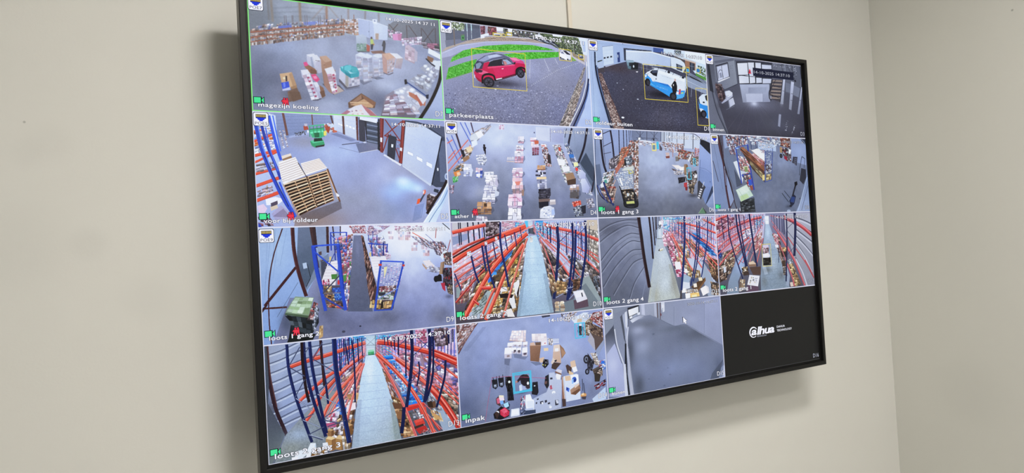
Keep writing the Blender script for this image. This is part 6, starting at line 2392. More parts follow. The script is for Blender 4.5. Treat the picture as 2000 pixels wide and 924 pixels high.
m 404 10 10 0.85 0.04 a89880/7c6454/d4c8bc/5c4c44/c0a488/3c3434 37,516 274,487 184,672 5,723
m 405 8 8 0.85 0.04 b87c6c/d8a898/8c5048/c8c0c4 257,348 362,341 321,468 261,465
l 4c5a94 5 582,12 580,204
m 402 9 7 0.75 0.05 a06c80/c898a8/844c5c/d8b8c4/6a4450 4,54 299,29 277,114 6,201
m 403 14 9 0.85 0.05 9c7c68/b49880/6c5448/c8b8a8/8a6858/4c4244 87,435 298,381 250,592 23,683
m 404 10 10 0.85 0.04 a89880/7c6454/d4c8bc/5c4c44/c0a488/3c3434 37,516 274,487 184,672 5,723
m 405 8 8 0.85 0.04 b87c6c/d8a898/8c5048/c8c0c4 257,348 362,341 321,468 261,465
l 2a3158 4.8 618,13 617,191
m 402 9 7 0.75 0.05 a06c80/c898a8/844c5c/d8b8c4/6a4450 4,54 299,29 277,114 6,201
m 403 14 9 0.85 0.05 9c7c68/b49880/6c5448/c8b8a8/8a6858/4c4244 87,435 298,381 250,592 23,683
m 404 10 10 0.85 0.04 a89880/7c6454/d4c8bc/5c4c44/c0a488/3c3434 37,516 274,487 184,672 5,723
m 405 8 8 0.85 0.04 b87c6c/d8a898/8c5048/c8c0c4 257,348 362,341 321,468 261,465
l 2a3158 4.6 653,14 654,178
m 402 9 7 0.75 0.05 a06c80/c898a8/844c5c/d8b8c4/6a4450 4,54 299,29 277,114 6,201
m 403 14 9 0.85 0.05 9c7c68/b49880/6c5448/c8b8a8/8a6858/4c4244 87,435 298,381 250,592 23,683
m 404 10 10 0.85 0.04 a89880/7c6454/d4c8bc/5c4c44/c0a488/3c3434 37,516 274,487 184,672 5,723
m 405 8 8 0.85 0.04 b87c6c/d8a898/8c5048/c8c0c4 257,348 362,341 321,468 261,465
l 4c5a94 4.4 689,14 691,165
m 402 9 7 0.75 0.05 a06c80/c898a8/844c5c/d8b8c4/6a4450 4,54 299,29 277,114 6,201
m 403 14 9 0.85 0.05 9c7c68/b49880/6c5448/c8b8a8/8a6858/4c4244 87,435 298,381 250,592 23,683
m 404 10 10 0.85 0.04 a89880/7c6454/d4c8bc/5c4c44/c0a488/3c3434 37,516 274,487 184,672 5,723
m 405 8 8 0.85 0.04 b87c6c/d8a898/8c5048/c8c0c4 257,348 362,341 321,468 261,465
l 2a3158 4.2 725,15 728,152
m 402 9 7 0.75 0.05 a06c80/c898a8/844c5c/d8b8c4/6a4450 4,54 299,29 277,114 6,201
m 403 14 9 0.85 0.05 9c7c68/b49880/6c5448/c8b8a8/8a6858/4c4244 87,435 298,381 250,592 23,683
m 404 10 10 0.85 0.04 a89880/7c6454/d4c8bc/5c4c44/c0a488/3c3434 37,516 274,487 184,672 5,723
m 405 8 8 0.85 0.04 b87c6c/d8a898/8c5048/c8c0c4 257,348 362,341 321,468 261,465
m 406 9 8 0.85 0.04 c89c98/a06868/d8c8cc/785058/b48478 581,286 744,204 693,421 563,480
m 407 8 6 0.85 0.05 4a3c3a/6c5448/8c7464/a89484/34302f -15,618 162,586 120,731 -27,763
m 408 6 5 0.8 0.05 243870/34508c/1c2850/4868a8 -26,408 62,392 69,476 -21,513
p c0c4d0 81,592 118,584 120,647 83,655
o c8d0e8 0.5 510,218 128,88
m 409 12 6 0.8 0.15 d8d8e8/c0a8b8/a8b4d4/e8dce8 407,172 656,136 581,286 408,333
m 410 12 8 0.7 0.1 70a8d8/98c4e8/7088c0/c890a4 604,26 793,19 774,139 637,179
g 8a9cb8 788694 429,441 166,882 415,419 490,433 467,518 380,642 295,764 297,903 106,893 147,754 269,550
o a4b4d0 0.6 341,576 80,99
g 98a8b8 7c8a96 846,130 876,849 799,129 862,131 915,254 1009,469 1114,743 1149,902 656,909 665,725 732,423
o b8c8dc 0.7 829,229 48,99
o a8b4bc 0.6 885,585 96,99
o 5c605e 0.7 773,666 96,44
o 686e6c 0.6 722,794 64,77
o 5a5e60 0.6 1016,737 64,66
t 12 5.3 794,184 899,254 1149,902 656,909
q 6c787e 0.5 731,434 979,435 979,439 731,438
q 6c787e 0.5 726,491 1000,491 1000,496 726,495
q 6c787e 0.5 721,547 1021,548 1021,552 720,552
q 6c787e 0.5 716,604 1042,605 1041,609 715,608
q 6c787e 0.5 710,660 1063,662 1062,666 710,665
q 6c787e 0.5 705,717 1084,719 1083,723 705,721
q 6c787e 0.5 700,773 1105,776 1104,781 700,777
q 6c787e 0.5 695,829 1126,834 1125,838 695,834
p d4dce8 799,35 863,34 859,131 799,129
l 9aa4b4 4 800,85 860,84
q c0ccd8 0.4 706,618 754,610 793,711 729,718
g a0a2aa 84868f 1343,110 1552,783 1134,15 1628,14 1619,903 1403,899 1265,561 1186,343 1133,195
k 4e515e 13.2 1317,201 1463,285 1611,372
k b4b6be 18.5 1325,226 1470,311 1619,398
k 4e515e 13.2 1294,268 1453,388 1612,533
k b4b6be 18.5 1301,293 1460,414 1620,559
k 4e515e 13.2 1302,359 1440,513 1559,715
k b4b6be 18.5 1309,384 1448,539 1567,741
k 4e515e 13.2 1284,539 1387,704 1456,880
k b4b6be 18.5 1292,565 1395,730 1464,905
k 4e515e 13.2 1330,65 1480,103 1615,152
k b4b6be 18.5 1338,90 1488,128 1623,178
k 4e515e 13.2 1339,144 1505,207 1613,256
k b4b6be 18.5 1347,170 1513,232 1621,282
m 411 7 14 0.85 0.05 a89890/7c6458/c8c0c0/5a4a48/8c4c4c/b8a890/403a3c 900,243 1025,292 1113,754 1030,593
m 412 3 10 0.6 0.05 c88c90/e0ccd0/a86068/d8d0d4 916,243 996,257 1014,414 965,412
p d0d0d8 936,377 993,377 1006,414 949,413
p 3c3230 1035,448 1135,442 1135,532 1036,526
m 413 4 3 0.6 0.05 b4946c/8c6c4c/d0b48c 1043,415 1129,414 1133,464 1042,460
p 4a3c34 1040,571 1106,569 1098,653 1041,644
m 414 6 5 0.9 0.05 a8b0bc/70787f/d0d4dc/4c5258 1141,554 1231,570 1226,627 1144,611
p b8a47c 1151,622 1227,615 1268,708 1189,748
p 2c2a28 1189,748 1266,731 1295,778 1217,801
p a8946c 1226,801 1311,790 1355,861 1259,888
m 415 4 8 0.6 0.1 c4ac80/8c7454/5c4c3c 1152,611 1227,615 1361,884 1251,887
p 8c96a4 1124,643 1163,758 1135,879 1086,864
m 416 3 8 0.6 0.05 8c8078/5c544f/b8b0a8/403c3a 1050,639 1116,643 1113,754 1049,739
p c8b8a8 1155,836 1206,834 1218,885 1167,887
k b04c50 47.6 1114,54 1308,121 1471,200 1602,285
k d8888a 9.5 1115,41 1309,108 1472,187 1603,272
k 5c282e 7.6 1112,71 1306,138 1469,217 1600,302
k b85860 17.2 924,155 1058,293 1206,479 1322,677 1412,888
k d8888a 3.4 925,150 1059,288 1207,474 1322,673 1413,883
k 5c282e 2.8 924,161 1058,299 1206,485 1321,684 1412,894
k b45056 26.5 998,235 1145,420 1263,584 1349,747 1420,894
k d8888a 5.3 999,228 1146,413 1264,576 1350,740 1421,887
k 5c282e 4.2 997,244 1144,429 1262,593 1348,757 1419,904
k a84850 15.9 1173,297 1310,450 1449,605 1594,809
k d8888a 3.2 1174,293 1310,446 1449,601 1594,805
k 5c282e 2.5 1173,303 1309,456 1448,611 1593,815
k a04448 18.5 1451,582 1527,690 1594,803
k d8888a 3.7 1451,577 1527,685 1595,798
k 5c282e 3 1450,589 1526,697 1593,810
k b45058 21.2 1127,610 1196,760 1234,886
k d8888a 4.2 1128,604 1197,754 1235,881
k 5c282e 3.4 1126,617 1195,767 1233,894
k c08088 11.9 898,88 1032,225 1153,342
k d8888a 2.4 899,84 1032,222 1153,338
k 5c282e 1.9 898,92 1031,229 1152,346
k b86068 13.2 990,324 1073,484 1140,644
k d8888a 2.6 990,320 1073,480 1141,640
k 5c282e 2.1 989,328 1073,488 1140,649
k b87078 10.6 888,32 1112,71 1209,96
k d8888a 2.1 888,29 1112,68 1210,93
k 5c282e 1.7 887,36 1112,74 1209,99
k 262a48 42.3 1319,7 1314,201 1265,527
k 262a48 22.5 1170,16 1156,308 1120,598 1091,820
k 262a48 15.9 1123,37 1110,261
k 262a48 11.9 1090,36 1080,238
k 262a48 10.6 1049,36 1035,225
k 262a48 9.3 1001,29 994,190
k 262a48 7.9 953,22 948,167
k 262a48 10.6 1013,336 984,590
k 262a48 6.6 913,21 909,110
l 3c3f58 6.6 1166,196 1309,109
l 3c3f58 6.6 1195,73 1304,155
l 3c3f58 6.6 1164,218 1287,336
l 3c3f58 6.6 1137,509 1262,425
k b84c4c 29.1 3,64 107,36 197,16
k e09494 6.4 4,57 108,28 197,9
k 5c282e 4.7 2,74 106,45 196,26
k b84c4c 29.1 2,253 152,190 382,117 585,69 743,45
k e09494 6.4 2,246 153,182 382,110 585,61 744,37
k 5c282e 4.7 1,262 151,200 381,127 584,79 742,55
k c05c5c 17.2 4,389 143,300 374,203 561,155
k e09494 3.8 5,385 143,296 374,198 562,150
k 5c282e 2.8 4,395 142,306 374,209 561,161
k bc5454 15.9 14,442 215,314 449,216
k e09494 3.5 15,438 215,310 449,212
k 5c282e 2.5 14,447 215,319 448,221
k b84a48 18.5 -17,304 -3,389 6,535
k e09494 4.1 -17,300 -2,384 7,531
k 5c282e 3 -18,311 -3,395 6,541
k b44c4c 19.8 18,567 174,450 330,361 520,273
k e09494 4.4 18,562 174,445 330,356 520,267
k 5c282e 3.2 17,574 173,456 329,368 519,279
k c06468 15.9 310,584 445,431 550,285
k e09494 3.5 311,580 445,427 550,280
k 5c282e 2.5 310,590 444,436 549,290
k c87078 13.2 388,557 507,423 630,255 735,138
k e09494 2.9 388,553 507,420 630,251 735,135
k 5c282e 2.1 388,561 506,428 629,260 734,143
k b85858 15.9 617,570 695,399 744,292
k e09494 3.5 617,566 695,395 745,288
k 5c282e 2.5 616,575 694,405 744,298
k c87c84 11.9 476,594 565,459 671,322
k e09494 2.6 476,591 565,455 671,319
k 5c282e 1.9 476,598 565,463 670,326
k ac4444 18.5 -75,312 -12,409
k e09494 4.1 -75,308 -11,404
k 5c282e 3 -75,318 -12,415
k b84c50 14.6 245,485 403,386 549,295
k e09494 3.2 245,481 403,382 549,292
k 5c282e 2.3 244,490 403,391 548,300
k 232a4e 18.5 195,6 201,218 251,411 323,607 372,738
k 232a4e 26.5 324,3 339,169 388,385 447,657
k 232a4e 21.2 369,4 390,193 429,441 463,658
k 232a4e 29.1 541,5 559,176 584,416 613,613
k 232a4e 10.6 451,22 460,173 488,293
k 232a4e 11.9 612,26 620,222
k 232a4e 9.3 666,27 666,202
k 232a4e 7.9 714,23 712,181
k 232a4e 11.9 93,35 114,289
k 232a4e 13.2 1,263 15,431
k 232a4e 6.6 753,18 751,128
l 3c4264 5.3 202,38 312,137
l 3c4264 5.3 194,218 322,115
l 3c4264 5.3 412,118 525,219
l 3c4264 5.3 410,311 554,241
l 3c4264 5.3 288,498 402,568
l 3c4264 5.3 477,411 564,469
l 3c4264 5.3 381,128 540,46
l 3c4264 5.3 336,639 437,688
l 3c4264 5.3 501,660 597,623
p 806858 470,572 601,569 605,612 490,611
p c8b49c 479,562 557,545 600,585 492,584
m 421 5 5 0.85 0.04 b8a080/8c7454/d4c8b4/3c3431 368,609 460,604 460,690 376,695
p 443834 379,663 470,658 482,702 390,707
p 5c4858 433,817 616,841 619,895 419,891
p d4d4dc 482,702 650,724 611,843 438,812
m 422 4 3 0.9 0.3 a8a8b0/80807c/c4c4cc/b4a890 502,725 625,735 594,818 472,804
m 423 3 9 0.4 0.1 d0c0a4/a48c6c/7c6850 327,740 416,751 391,867 292,881
p 54423c 489,616 675,617 666,714 543,706
p c0b8c8 729,374 824,372 827,405 734,407
m 424 5 3 0.7 0.05 7c5c60/9c7c80/5a4448/b8a4a8 726,406 829,406 831,472 728,472
p d0d0dc 719,477 815,465 848,495 826,526 724,516
p e0e0e8 735,483 807,473 828,499 748,506
p 282624 723,521 850,522 853,611 720,608
m 425 4 4 0.8 0.1 343230/1f1d1c/45423f 731,527 849,530 851,605 727,603
o d8e4f4 0.3 820,74 96,66
n 5 2
@ D13 0 3
g 8c98b4 585c66 267,101 478,964 -79,-187 1829,3 1743,1429 -132,1025
g 9aa2b4 8890a4 148,24 177,717 7,-29 552,-20 538,265 373,498 242,628 141,698 39,569
o a8b2c4 0.7 117,183 96,158
o a4b0c8 0.6 153,438 96,158
o 545862 0.8 42,520 55,158
n 2.4 20
k 5c6274 8.1 32,73 135,48 309,-13 527,-35
k bcc2cc 10.8 37,86 140,61 309,2 526,-23
k 5c6274 8.1 34,141 132,116 306,57 523,36
k bcc2cc 10.8 39,154 137,129 305,72 523,48
k 5c6274 8.1 35,216 128,191 303,133 519,113
k bcc2cc 10.8 40,229 134,204 302,148 519,126
k 5c6274 8.1 37,290 125,265 299,208 516,190
k bcc2cc 10.8 42,303 130,279 298,223 515,203
k 5c6274 8.1 38,365 121,340 295,284 512,267
k bcc2cc 10.8 43,378 127,353 295,299 511,280
k 5c6274 8.1 39,439 118,414 292,360 508,345
k bcc2cc 10.8 45,452 123,427 291,375 507,357
k 5c6274 8.1 41,513 115,488 288,435 504,422
k bcc2cc 10.8 46,527 120,502 288,450 504,434
k 5c6274 8.1 42,582 112,556 285,504 501,492
k bcc2cc 10.8 48,595 117,570 284,519 500,505
k 5c6274 8.1 44,644 109,618 282,567 498,556
k bcc2cc 10.8 50,657 114,631 281,582 497,569
k 34222a 26.9 22,3 31,234 67,474 143,705
k 5a3a3a 8.1 34,5 43,235 79,476
p 4a505a 10,8 24,10 30,295 4,563 4,440
g 50545c 6c7470 16,565 60,894 5,415 53,522 129,696 25,899 -11,898
g 8a9090 7c8486 176,742 292,889 135,697 282,559 479,411 556,423 564,787 420,838 291,902 36,914
o a4b4c8 0.7 238,716 124,79
o 909484 0.5 161,802 110,66
o 7e8478 0.6 74,859 82,53
t 12 6.7 135,697 478,424 564,787 36,914
m 501 20 9 0.75 0.1 90b8ec/b8a8dc/6c94dc/d8b4d0/a888b8/e0dcf4 551,6 797,13 779,217 562,307
m 502 12 12 0.7 0.1 5cb4f0/88d4fc/3c94dc/78a0e4 656,5 798,7 785,165 672,204
m 503 12 10 0.7 0.1 5cc0f4/90e0ff/3ca0e4/78b0f0/b898dc 879,16 1053,28 1056,253 896,219
g c8b4e0 dcbcc8 1034,128 1560,260 996,42 1613,24 1593,633 1022,357
m 504 16 9 0.5 0.16 e0b4cc/d8a0b0/c8b4dc/f0d4e4/a894c4/e8c8d4 1010,44 1605,23 1596,449 1051,333
g b0c0c8 c0ccd0 830,24 838,145 798,7 875,13 870,162 793,166
l 70787c 4 802,34 868,95
l 70787c 4 871,35 802,87
l 888e90 5.4 794,86 871,93
p 3c9c58 808,141 860,142 858,179 809,176
p 8cd4a0 811,128 858,128 857,144 810,144
p 205c34 809,160 859,163 858,171 809,168
l d0d8dc 6.7 803,119 866,121
l 6a7074 8.1 877,13 872,176
k e07470 6.7 880,70 1033,141 1258,251 1605,436
k f0908c 6.5 879,81 1031,171 1255,308 1600,524
k e07470 6.2 879,93 1030,200 1252,366 1594,611
k f0908c 5.9 878,105 1028,230 1249,423 1589,698
k e07470 5.7 878,117 1027,260 1246,481 1584,785
k f0908c 5.4 877,129 1025,289 1243,538 1579,872
k e07470 5.1 876,141 1024,319 1239,596 1574,958
k f0908c 4.8 876,153 1022,348 1236,653 1569,1045
k e07470 4.6 875,165 1020,378 1233,710 1564,1131
k f0908c 4.3 874,177 1019,408 1230,767 1559,1218
k e88078 6.7 795,65 704,102 595,161 462,241
k f0908c 6.5 795,77 703,129 593,211 458,316
k e88078 6.2 794,89 702,155 590,260 454,390
k f0908c 5.9 793,101 700,181 588,309 451,464
k e88078 5.7 793,113 699,207 585,358 447,538
k f0908c 5.4 792,125 698,233 583,407 444,612
k e88078 5.1 792,137 696,259 581,456 440,685
k f0908c 4.8 791,148 695,286 578,505 436,759
k e88078 4.6 790,160 694,312 576,554 433,833
l 5a70c0 9.4 1589,36 1551,584
l 28346c 9.2 1558,36 1521,564
l 28346c 8.9 1527,36 1492,545
l 5a70c0 8.6 1496,36 1462,525
l 28346c 8.3 1466,36 1433,505
l 28346c 8.1 1435,35 1404,486
l 5a70c0 7.8 1405,35 1374,466
l 28346c 7.5 1375,35 1346,447
l 28346c 7.3 1345,35 1317,427
l 5a70c0 7 1315,35 1288,408
l 28346c 6.7 1285,35 1260,389
l 28346c 6.5 1256,35 1231,370
l 5a70c0 6.2 1226,35 1203,351
l 28346c 5.9 1197,35 1175,332
l 28346c 5.7 1168,35 1147,313
l 5a70c0 5.4 1139,34 1119,295
l 28346c 5.1 1110,34 1091,276
l 28346c 4.8 1082,34 1064,258
l 5a70c0 4.6 1053,34 1036,239
l 28346c 4.3 1025,34 1009,221
l 28346c 4 996,34 982,203
l 5a70c0 3.8 968,34 955,184
l 28346c 3.5 940,34 928,166
l 28346c 3.2 912,34 901,148
l 4c64b8 8.1 563,13 550,396
l 28346c 7.8 580,14 567,380
l 28346c 7.5 596,14 584,364
l 4c64b8 7.3 612,15 601,349
l 28346c 7 629,16 618,333
l 28346c 6.7 645,17 636,317
l 4c64b8 6.5 662,17 653,301
l 28346c 6.2 678,18 670,285
l 28346c 5.9 695,19 688,269
l 4c64b8 5.7 712,20 705,253
l 28346c 5.4 729,21 723,237
l 28346c 5.1 745,21 741,220
l 4c64b8 4.8 762,22 758,204
l 28346c 4.6 779,23 776,188
g c8dcf8 a8b4b8 834,211 840,890 790,172 866,172 914,275 996,569 1056,896 637,902 695,549 734,370
o e0f0ff 0.8 816,302 47,158
o c8dcf4 0.7 804,526 96,158
o 98a49c 0.6 999,785 49,132
o b0c0c8 0.6 777,799 124,92
q 88938c 0.6 969,551 999,569 1056,896 1000,900
q 94a0a8 0.45 703,523 737,516 691,902 637,902
t 10 6.1 790,172 866,172 1056,896 637,902
q 90a0ac 0.4 736,331 910,344 910,348 735,335
q 90a0ac 0.4 726,395 926,407 926,411 725,399
q 90a0ac 0.4 716,460 942,469 942,473 715,464
q 90a0ac 0.4 706,524 959,532 958,536 706,528
q 90a0ac 0.4 696,588 975,595 975,599 696,592
q 90a0ac 0.4 686,652 991,658 991,662 686,656
q 90a0ac 0.4 676,716 1008,722 1007,726 676,720
q 90a0ac 0.4 666,779 1024,785 1024,789 666,783
q 90a0ac 0.4 656,843 1041,849 1040,853 656,847
m 511 15 9 0.85 0.05 d8a8b4/b87c88/e0ccd8/8c6c80/c48490/7068a0/e8dce4/a85c5c 1060,172 1599,265 1594,619 1200,518
o f0d8e4 0.4 1242,290 82,79
o f0e0ec 0.4 1489,434 82,79
m 512 10 9 0.85 0.04 c8b49c/a08870/e4d8c8/6c5c50/8c7460/4a4240 1333,510 1587,604 1582,830 1425,747
m 513 9 7 0.85 0.03 b0c0d0/8c98a4/d8e0e8/6c7480/a89c98 1245,497 1346,540 1571,870 1433,874
p 9ca8b4 1367,710 1442,722 1554,896 1432,895
m 514 6 20 0.85 0.02 c89ca0/8c6058/e0c8cc/a87868/5c4440/d4a888/704c44/b8b0c0 891,178 938,204 1075,690 990,555
m 515 5 12 0.85 0.02 a87c54/8a6040/c89c70/5c4430/d8bc94/402e28 991,528 1081,569 1172,883 1058,876
p 6c4c38 990,581 1079,609 1084,651 1007,638
p 8c6444 1019,660 1090,672 1079,745 1030,723
m 516 3 5 0.5 0.04 c09468/a87850/d8b488 1076,798 1168,828 1172,890 1071,892
p 8c5c44 945,333 987,349 990,420 949,400
p 2f7cd0 932,190 1016,192 1023,220 936,217
p 60b0f0 932,190 1016,192 1017,200 934,199
p 1c4890 936,214 1023,217 1023,225 936,223
p 2f7cd0 951,232 1041,236 1048,265 955,261
p 60b0f0 951,232 1041,236 1042,244 953,242
p 1c4890 955,259 1048,262 1047,271 955,267
p 2f7cd0 967,271 1063,275 1070,306 971,301
p 60b0f0 967,271 1063,275 1064,283 969,281
p 1c4890 971,298 1070,303 1069,311 971,306
p 2f7cd0 984,311 1086,316 1093,349 988,343
p 60b0f0 984,311 1086,316 1087,325 987,321
p 1c4890 989,340 1093,346 1093,354 988,348
p 2f7cd0 1022,357 1130,363 1137,397 1025,390
p 60b0f0 1022,357 1130,363 1131,371 1024,366
p 1c4890 1026,387 1137,394 1136,402 1025,395
p 2f7cd0 1048,401 1162,409 1169,444 1051,435
p 60b0f0 1048,401 1162,409 1163,417 1050,411
p 1c4890 1052,433 1169,441 1169,449 1051,441
p 2f7cd0 1062,450 1183,459 1189,496 1066,486
p 60b0f0 1062,450 1183,459 1184,468 1064,460
p 1c4890 1066,483 1189,493 1189,502 1065,492
p 2f7cd0 1078,507 1204,518 1211,556 1081,544
p 60b0f0 1078,507 1204,518 1205,526 1080,517
p 1c4890 1081,541 1211,553 1211,561 1081,550
p 2f7cd0 1118,547 1252,559 1258,599 1122,586
p 60b0f0 1118,547 1252,559 1253,567 1121,557
p 1c4890 1122,583 1259,596 1258,604 1122,591
p 2f7cd0 1123,589 1263,602 1269,643 1127,629
p 60b0f0 1123,589 1263,602 1264,610 1126,599
p 1c4890 1127,626 1269,640 1269,649 1127,634
m 517 6 8 0.85 0.15 b8d0ec/88a8d8/e0e4ec/7c84a8 971,255 1056,253 1184,530 1083,542
m 518 4 4 0.8 0.2 4a90e0/2c64b4/88c0f4 1144,483 1229,509 1179,625 1108,600
p c43830 1106,634 1267,625 1280,655 1119,677
p e05044 1110,630 1264,622 1270,634 1115,645
m 519 6 4 0.5 0.1 c8c4c0/8c8480/e4e0dc/605850 1132,686 1264,680 1290,753 1157,771
p d04438 1171,767 1253,753 1272,805 1197,826
p e0584a 1179,762 1245,756 1256,775 1188,788
p b83430 1182,837 1271,819 1298,871 1216,884
p d84c40 1221,659 1287,663 1291,725 1240,724
p 48302c 1169,815 1257,802 1259,819 1175,836
m 520 8 3 0.5 0.2 5c5450/a8a09c/3c3634 1225,859 1329,842 1342,886 1237,895
m 521 5 3 0.5 0.1 d8b078/b8905c/e8cc9c/8c6c48 1323,689 1411,731 1444,820 1347,790
p c89c64 1322,710 1394,756 1437,805 1363,779
p 684a38 1311,645 1371,627 1383,685 1330,690
p 3c2c24 1297,629 1342,623 1353,680 1309,673
m 522 9 13 0.85 0.04 e0b4c0/c88898/ece0e8/a87070/b89880/d8c8d0/8c6c64/706078 588,297 767,189 694,575 574,581
m 523 9 9 0.85 0.03 c0986c/a47c54/d8b888/e4dce0/7c5c44/5c4438/c8b8b8 523,573 698,496 632,878 446,817
p e0d4dc 497,563 550,552 554,604 501,621
m 524 5 3 0.8 0.04 e8e0e8/d0b0c0/c85878/b8a8b8 457,601 535,594 523,702 434,674
p b85878 441,662 521,666 522,702 452,696
m 525 4 3 0.5 0.04 dce0f0/c0c8e0/98a8d0/5080c8 525,535 617,523 612,614 534,614
p 3c70c8 519,508 565,502 570,542 524,547
p ecdce0 609,548 682,533 686,587 613,601
m 526 3 3 0.5 0.04 b4845c/98683f/d0a878 620,458 713,459 710,511 624,511
p b08858 435,783 481,798 476,887 431,872
p 8a6440 481,798 512,791 508,880 476,887
p e0c08c 435,783 463,756 512,791 481,800
p a88050 512,793 559,808 555,894 508,879
p 84603c 559,808 592,802 588,888 555,894
p d8b884 512,793 541,768 592,802 559,811
p 9c7448 588,703 627,715 623,787 584,775
p 7a5634 627,715 654,709 650,782 623,787
p c89c68 588,703 612,681 654,709 627,717
p 8c643c 574,731 605,740 602,794 571,785
p 6c4c2c 605,740 626,736 623,790 602,794
p b88c5c 574,731 593,714 626,736 604,741
p 98704a 451,719 482,727 479,772 449,763
p 785438 482,727 502,724 500,769 479,772
p c49c6c 451,719 470,706 502,724 481,729
p 84603c 589,805 617,815 614,887 586,877
p 5c4028 617,815 637,808 633,880 614,887
p a87c50 589,805 607,782 637,808 617,817
p e0e8f4 316,793 356,800 359,845 292,877 288,845
p c4d0e4 356,800 359,845 350,875 330,872
p dce4f0 214,837 270,832 286,876 229,909 183,893
p e8ecf2 287,863 318,863 310,918 265,935
m 527 6 3 0.85 0.05 b08450/d8c8b0/8c6438/e4e0e4 332,834 445,843 441,931 315,919
p f0f0f4 169,878 218,878 210,911 174,916
p dce0ea 408,810 447,811 457,858 412,862
m 528 4 2 0.6 0.1 d8c8b0/b89c78/f0ece8 564,787 630,786 627,890 571,905
k d4543f 32.3 183,185 301,157 454,131 652,90 793,62
k f8907c 7.1 181,175 299,146 452,121 649,79 790,52
k 86282a 5.2 185,198 304,170 457,144 654,103 795,76
k e05844 26.9 231,469 341,385 445,310 551,253
k f8907c 5.9 229,461 338,376 443,301 549,245
k 86282a 4.3 233,480 343,396 447,321 554,265
k d45c48 35 373,485 467,384 590,271 699,201 769,163
k f8907c 7.7 371,474 465,373 587,260 696,189 766,152
k 86282a 5.6 376,499 470,398 592,286 702,215 771,178
k e05a48 26.9 286,623 359,534 414,440
k f8907c 5.9 283,615 356,525 412,432
k 86282a 4.3 288,634 361,545 416,451
k e46a54 26.9 404,643 474,514 556,423 667,321 752,227
k f8907c 5.9 402,635 472,505 554,414 664,312 749,218
k 86282a 4.3 406,654 476,525 558,434 669,332 754,238
k ec7c70 14.8 469,616 553,487 636,395 722,289
k f8907c 3.3 468,611 552,482 635,391 720,284
k 86282a 2.4 470,622 554,493 637,402 723,295
k ec8078 17.5 610,665 665,491 718,355 772,230
k f8907c 3.8 608,660 663,486 717,349 770,224
k 86282a 2.8 611,673 666,499 720,362 773,237
k ec8c88 12.1 578,504 663,386 750,253
k f8907c 2.7 577,500 662,382 749,249
k 86282a 1.9 579,509 664,391 751,259
k e46858 16.1 357,164 378,122 432,57
k f8907c 3.6 356,159 377,116 431,52
k 86282a 2.6 359,170 379,128 433,64
k ec9090 12.1 573,607 631,499
k f8907c 2.7 572,603 630,495
k 86282a 1.9 574,612 632,504
k f09c9c 6.7 590,271 700,194 781,138
k f09c9c 6.7 609,258 711,182 781,127
k f09c9c 6.7 628,245 722,171 782,117
k f09c9c 6.7 647,232 734,159 782,106
k f09c9c 6.7 666,219 745,147 783,96
k f09c9c 6.7 686,205 756,135 783,85
k 1c2650 22.9 173,8 179,191 216,398 290,662 328,789
k 1c2650 25.6 299,4 306,195 345,430 415,683 436,764
k 1c2650 24.2 346,6 356,189 384,397 444,740
k 1c2650 37.7 538,-2 542,239 572,490 620,849
k 1c2650 17.5 435,6 439,187 456,357 468,513
k 1c2650 9.4 577,139 579,270
k 1c2650 12.1 627,54 645,226
k 1c2650 13.5 681,34 691,232 687,442 682,533
k 1c2650 9.4 728,26 728,211
k 1c2650 8.1 762,23 762,175
k 1c2650 10.8 616,13 612,144
k 1c2650 9.4 656,11 653,175
k 2a3f78 6.7 525,3 529,237 559,488 608,834
k 2c3f74 6.7 336,8 345,188 373,396
k 2a3768 5.4 165,14 172,190 207,384
k 281a20 22.9 286,2 286,167 299,347 321,477
k 3a2428 17.5 429,-7 434,160 443,367
l 4a5068 8.1 184,173 270,38
l 4a5068 8.1 183,185 296,270
l 4a5068 8.1 215,423 295,295
l 4a5068 8.1 221,430 345,544
l 4a5068 8.1 255,605 351,571
l 4a5068 8.1 268,607 389,679
l 4a5068 8.1 299,727 410,785
l 4a5068 8.1 365,139 447,20
l 4a5068 8.1 365,145 525,263
l 4a5068 8.1 389,424 557,540
l 4a5068 8.1 403,400 536,303
l 4a5068 8.1 437,611 563,554
l 4a5068 8.1 430,635 556,682
l 4a5068 8.1 299,727 427,686
l 4a5068 8.1 453,690 597,663
l 4a5068 8.1 304,93 344,47
l b0b8c8 4 221,430 345,544
l b0b8c8 4 268,607 389,679
l b0b8c8 4 389,424 557,540
l b0b8c8 4 312,729 423,781
k d04636 45.8 890,68 1035,101 1205,159 1379,224 1595,338
k f8907c 10.1 886,53 1031,85 1201,143 1375,208 1590,322
k 86282a 7.3 894,88 1039,120 1209,179 1383,244 1599,359
k c03028 21.5 1337,177 1469,235 1597,300
k f8907c 4.7 1335,170 1467,227 1595,293
k 86282a 3.4 1339,187 1471,245 1599,310
k e8604c 17.5 1318,244 1463,347 1595,463
k f8907c 3.8 1317,238 1461,341 1594,457
k 86282a 2.8 1320,252 1465,354 1597,471
k cc4c38 32.3 1043,224 1166,335 1319,494 1444,680 1578,900
k f8907c 7.1 1040,213 1163,324 1316,483 1441,669 1574,888
k 86282a 5.2 1045,238 1169,349 1322,509 1447,695 1580,914
k c43e32 53.8 1319,487 1404,590 1488,716 1593,902
k f8907c 11.8 1314,469 1399,572 1483,697 1588,883
k 86282a 8.6 1324,511 1408,615 1493,740 1598,927
k e4604c 32.3 878,163 997,286 1144,469 1237,634 1303,783 1355,916
k f8907c 7.1 875,152 994,275 1141,458 1234,623 1300,771 1352,905
k 86282a 5.2 881,177 1000,300 1147,483 1240,648 1306,797 1358,931
k e87068 21.5 903,220 979,364 1067,566 1130,726 1186,900
k f8907c 4.7 901,213 977,357 1065,559 1128,719 1184,892
k 86282a 3.4 904,229 981,373 1069,576 1132,736 1188,909
k e8685c 14.8 1226,302 1397,436 1592,647
k f8907c 3.3 1225,297 1396,431 1591,642
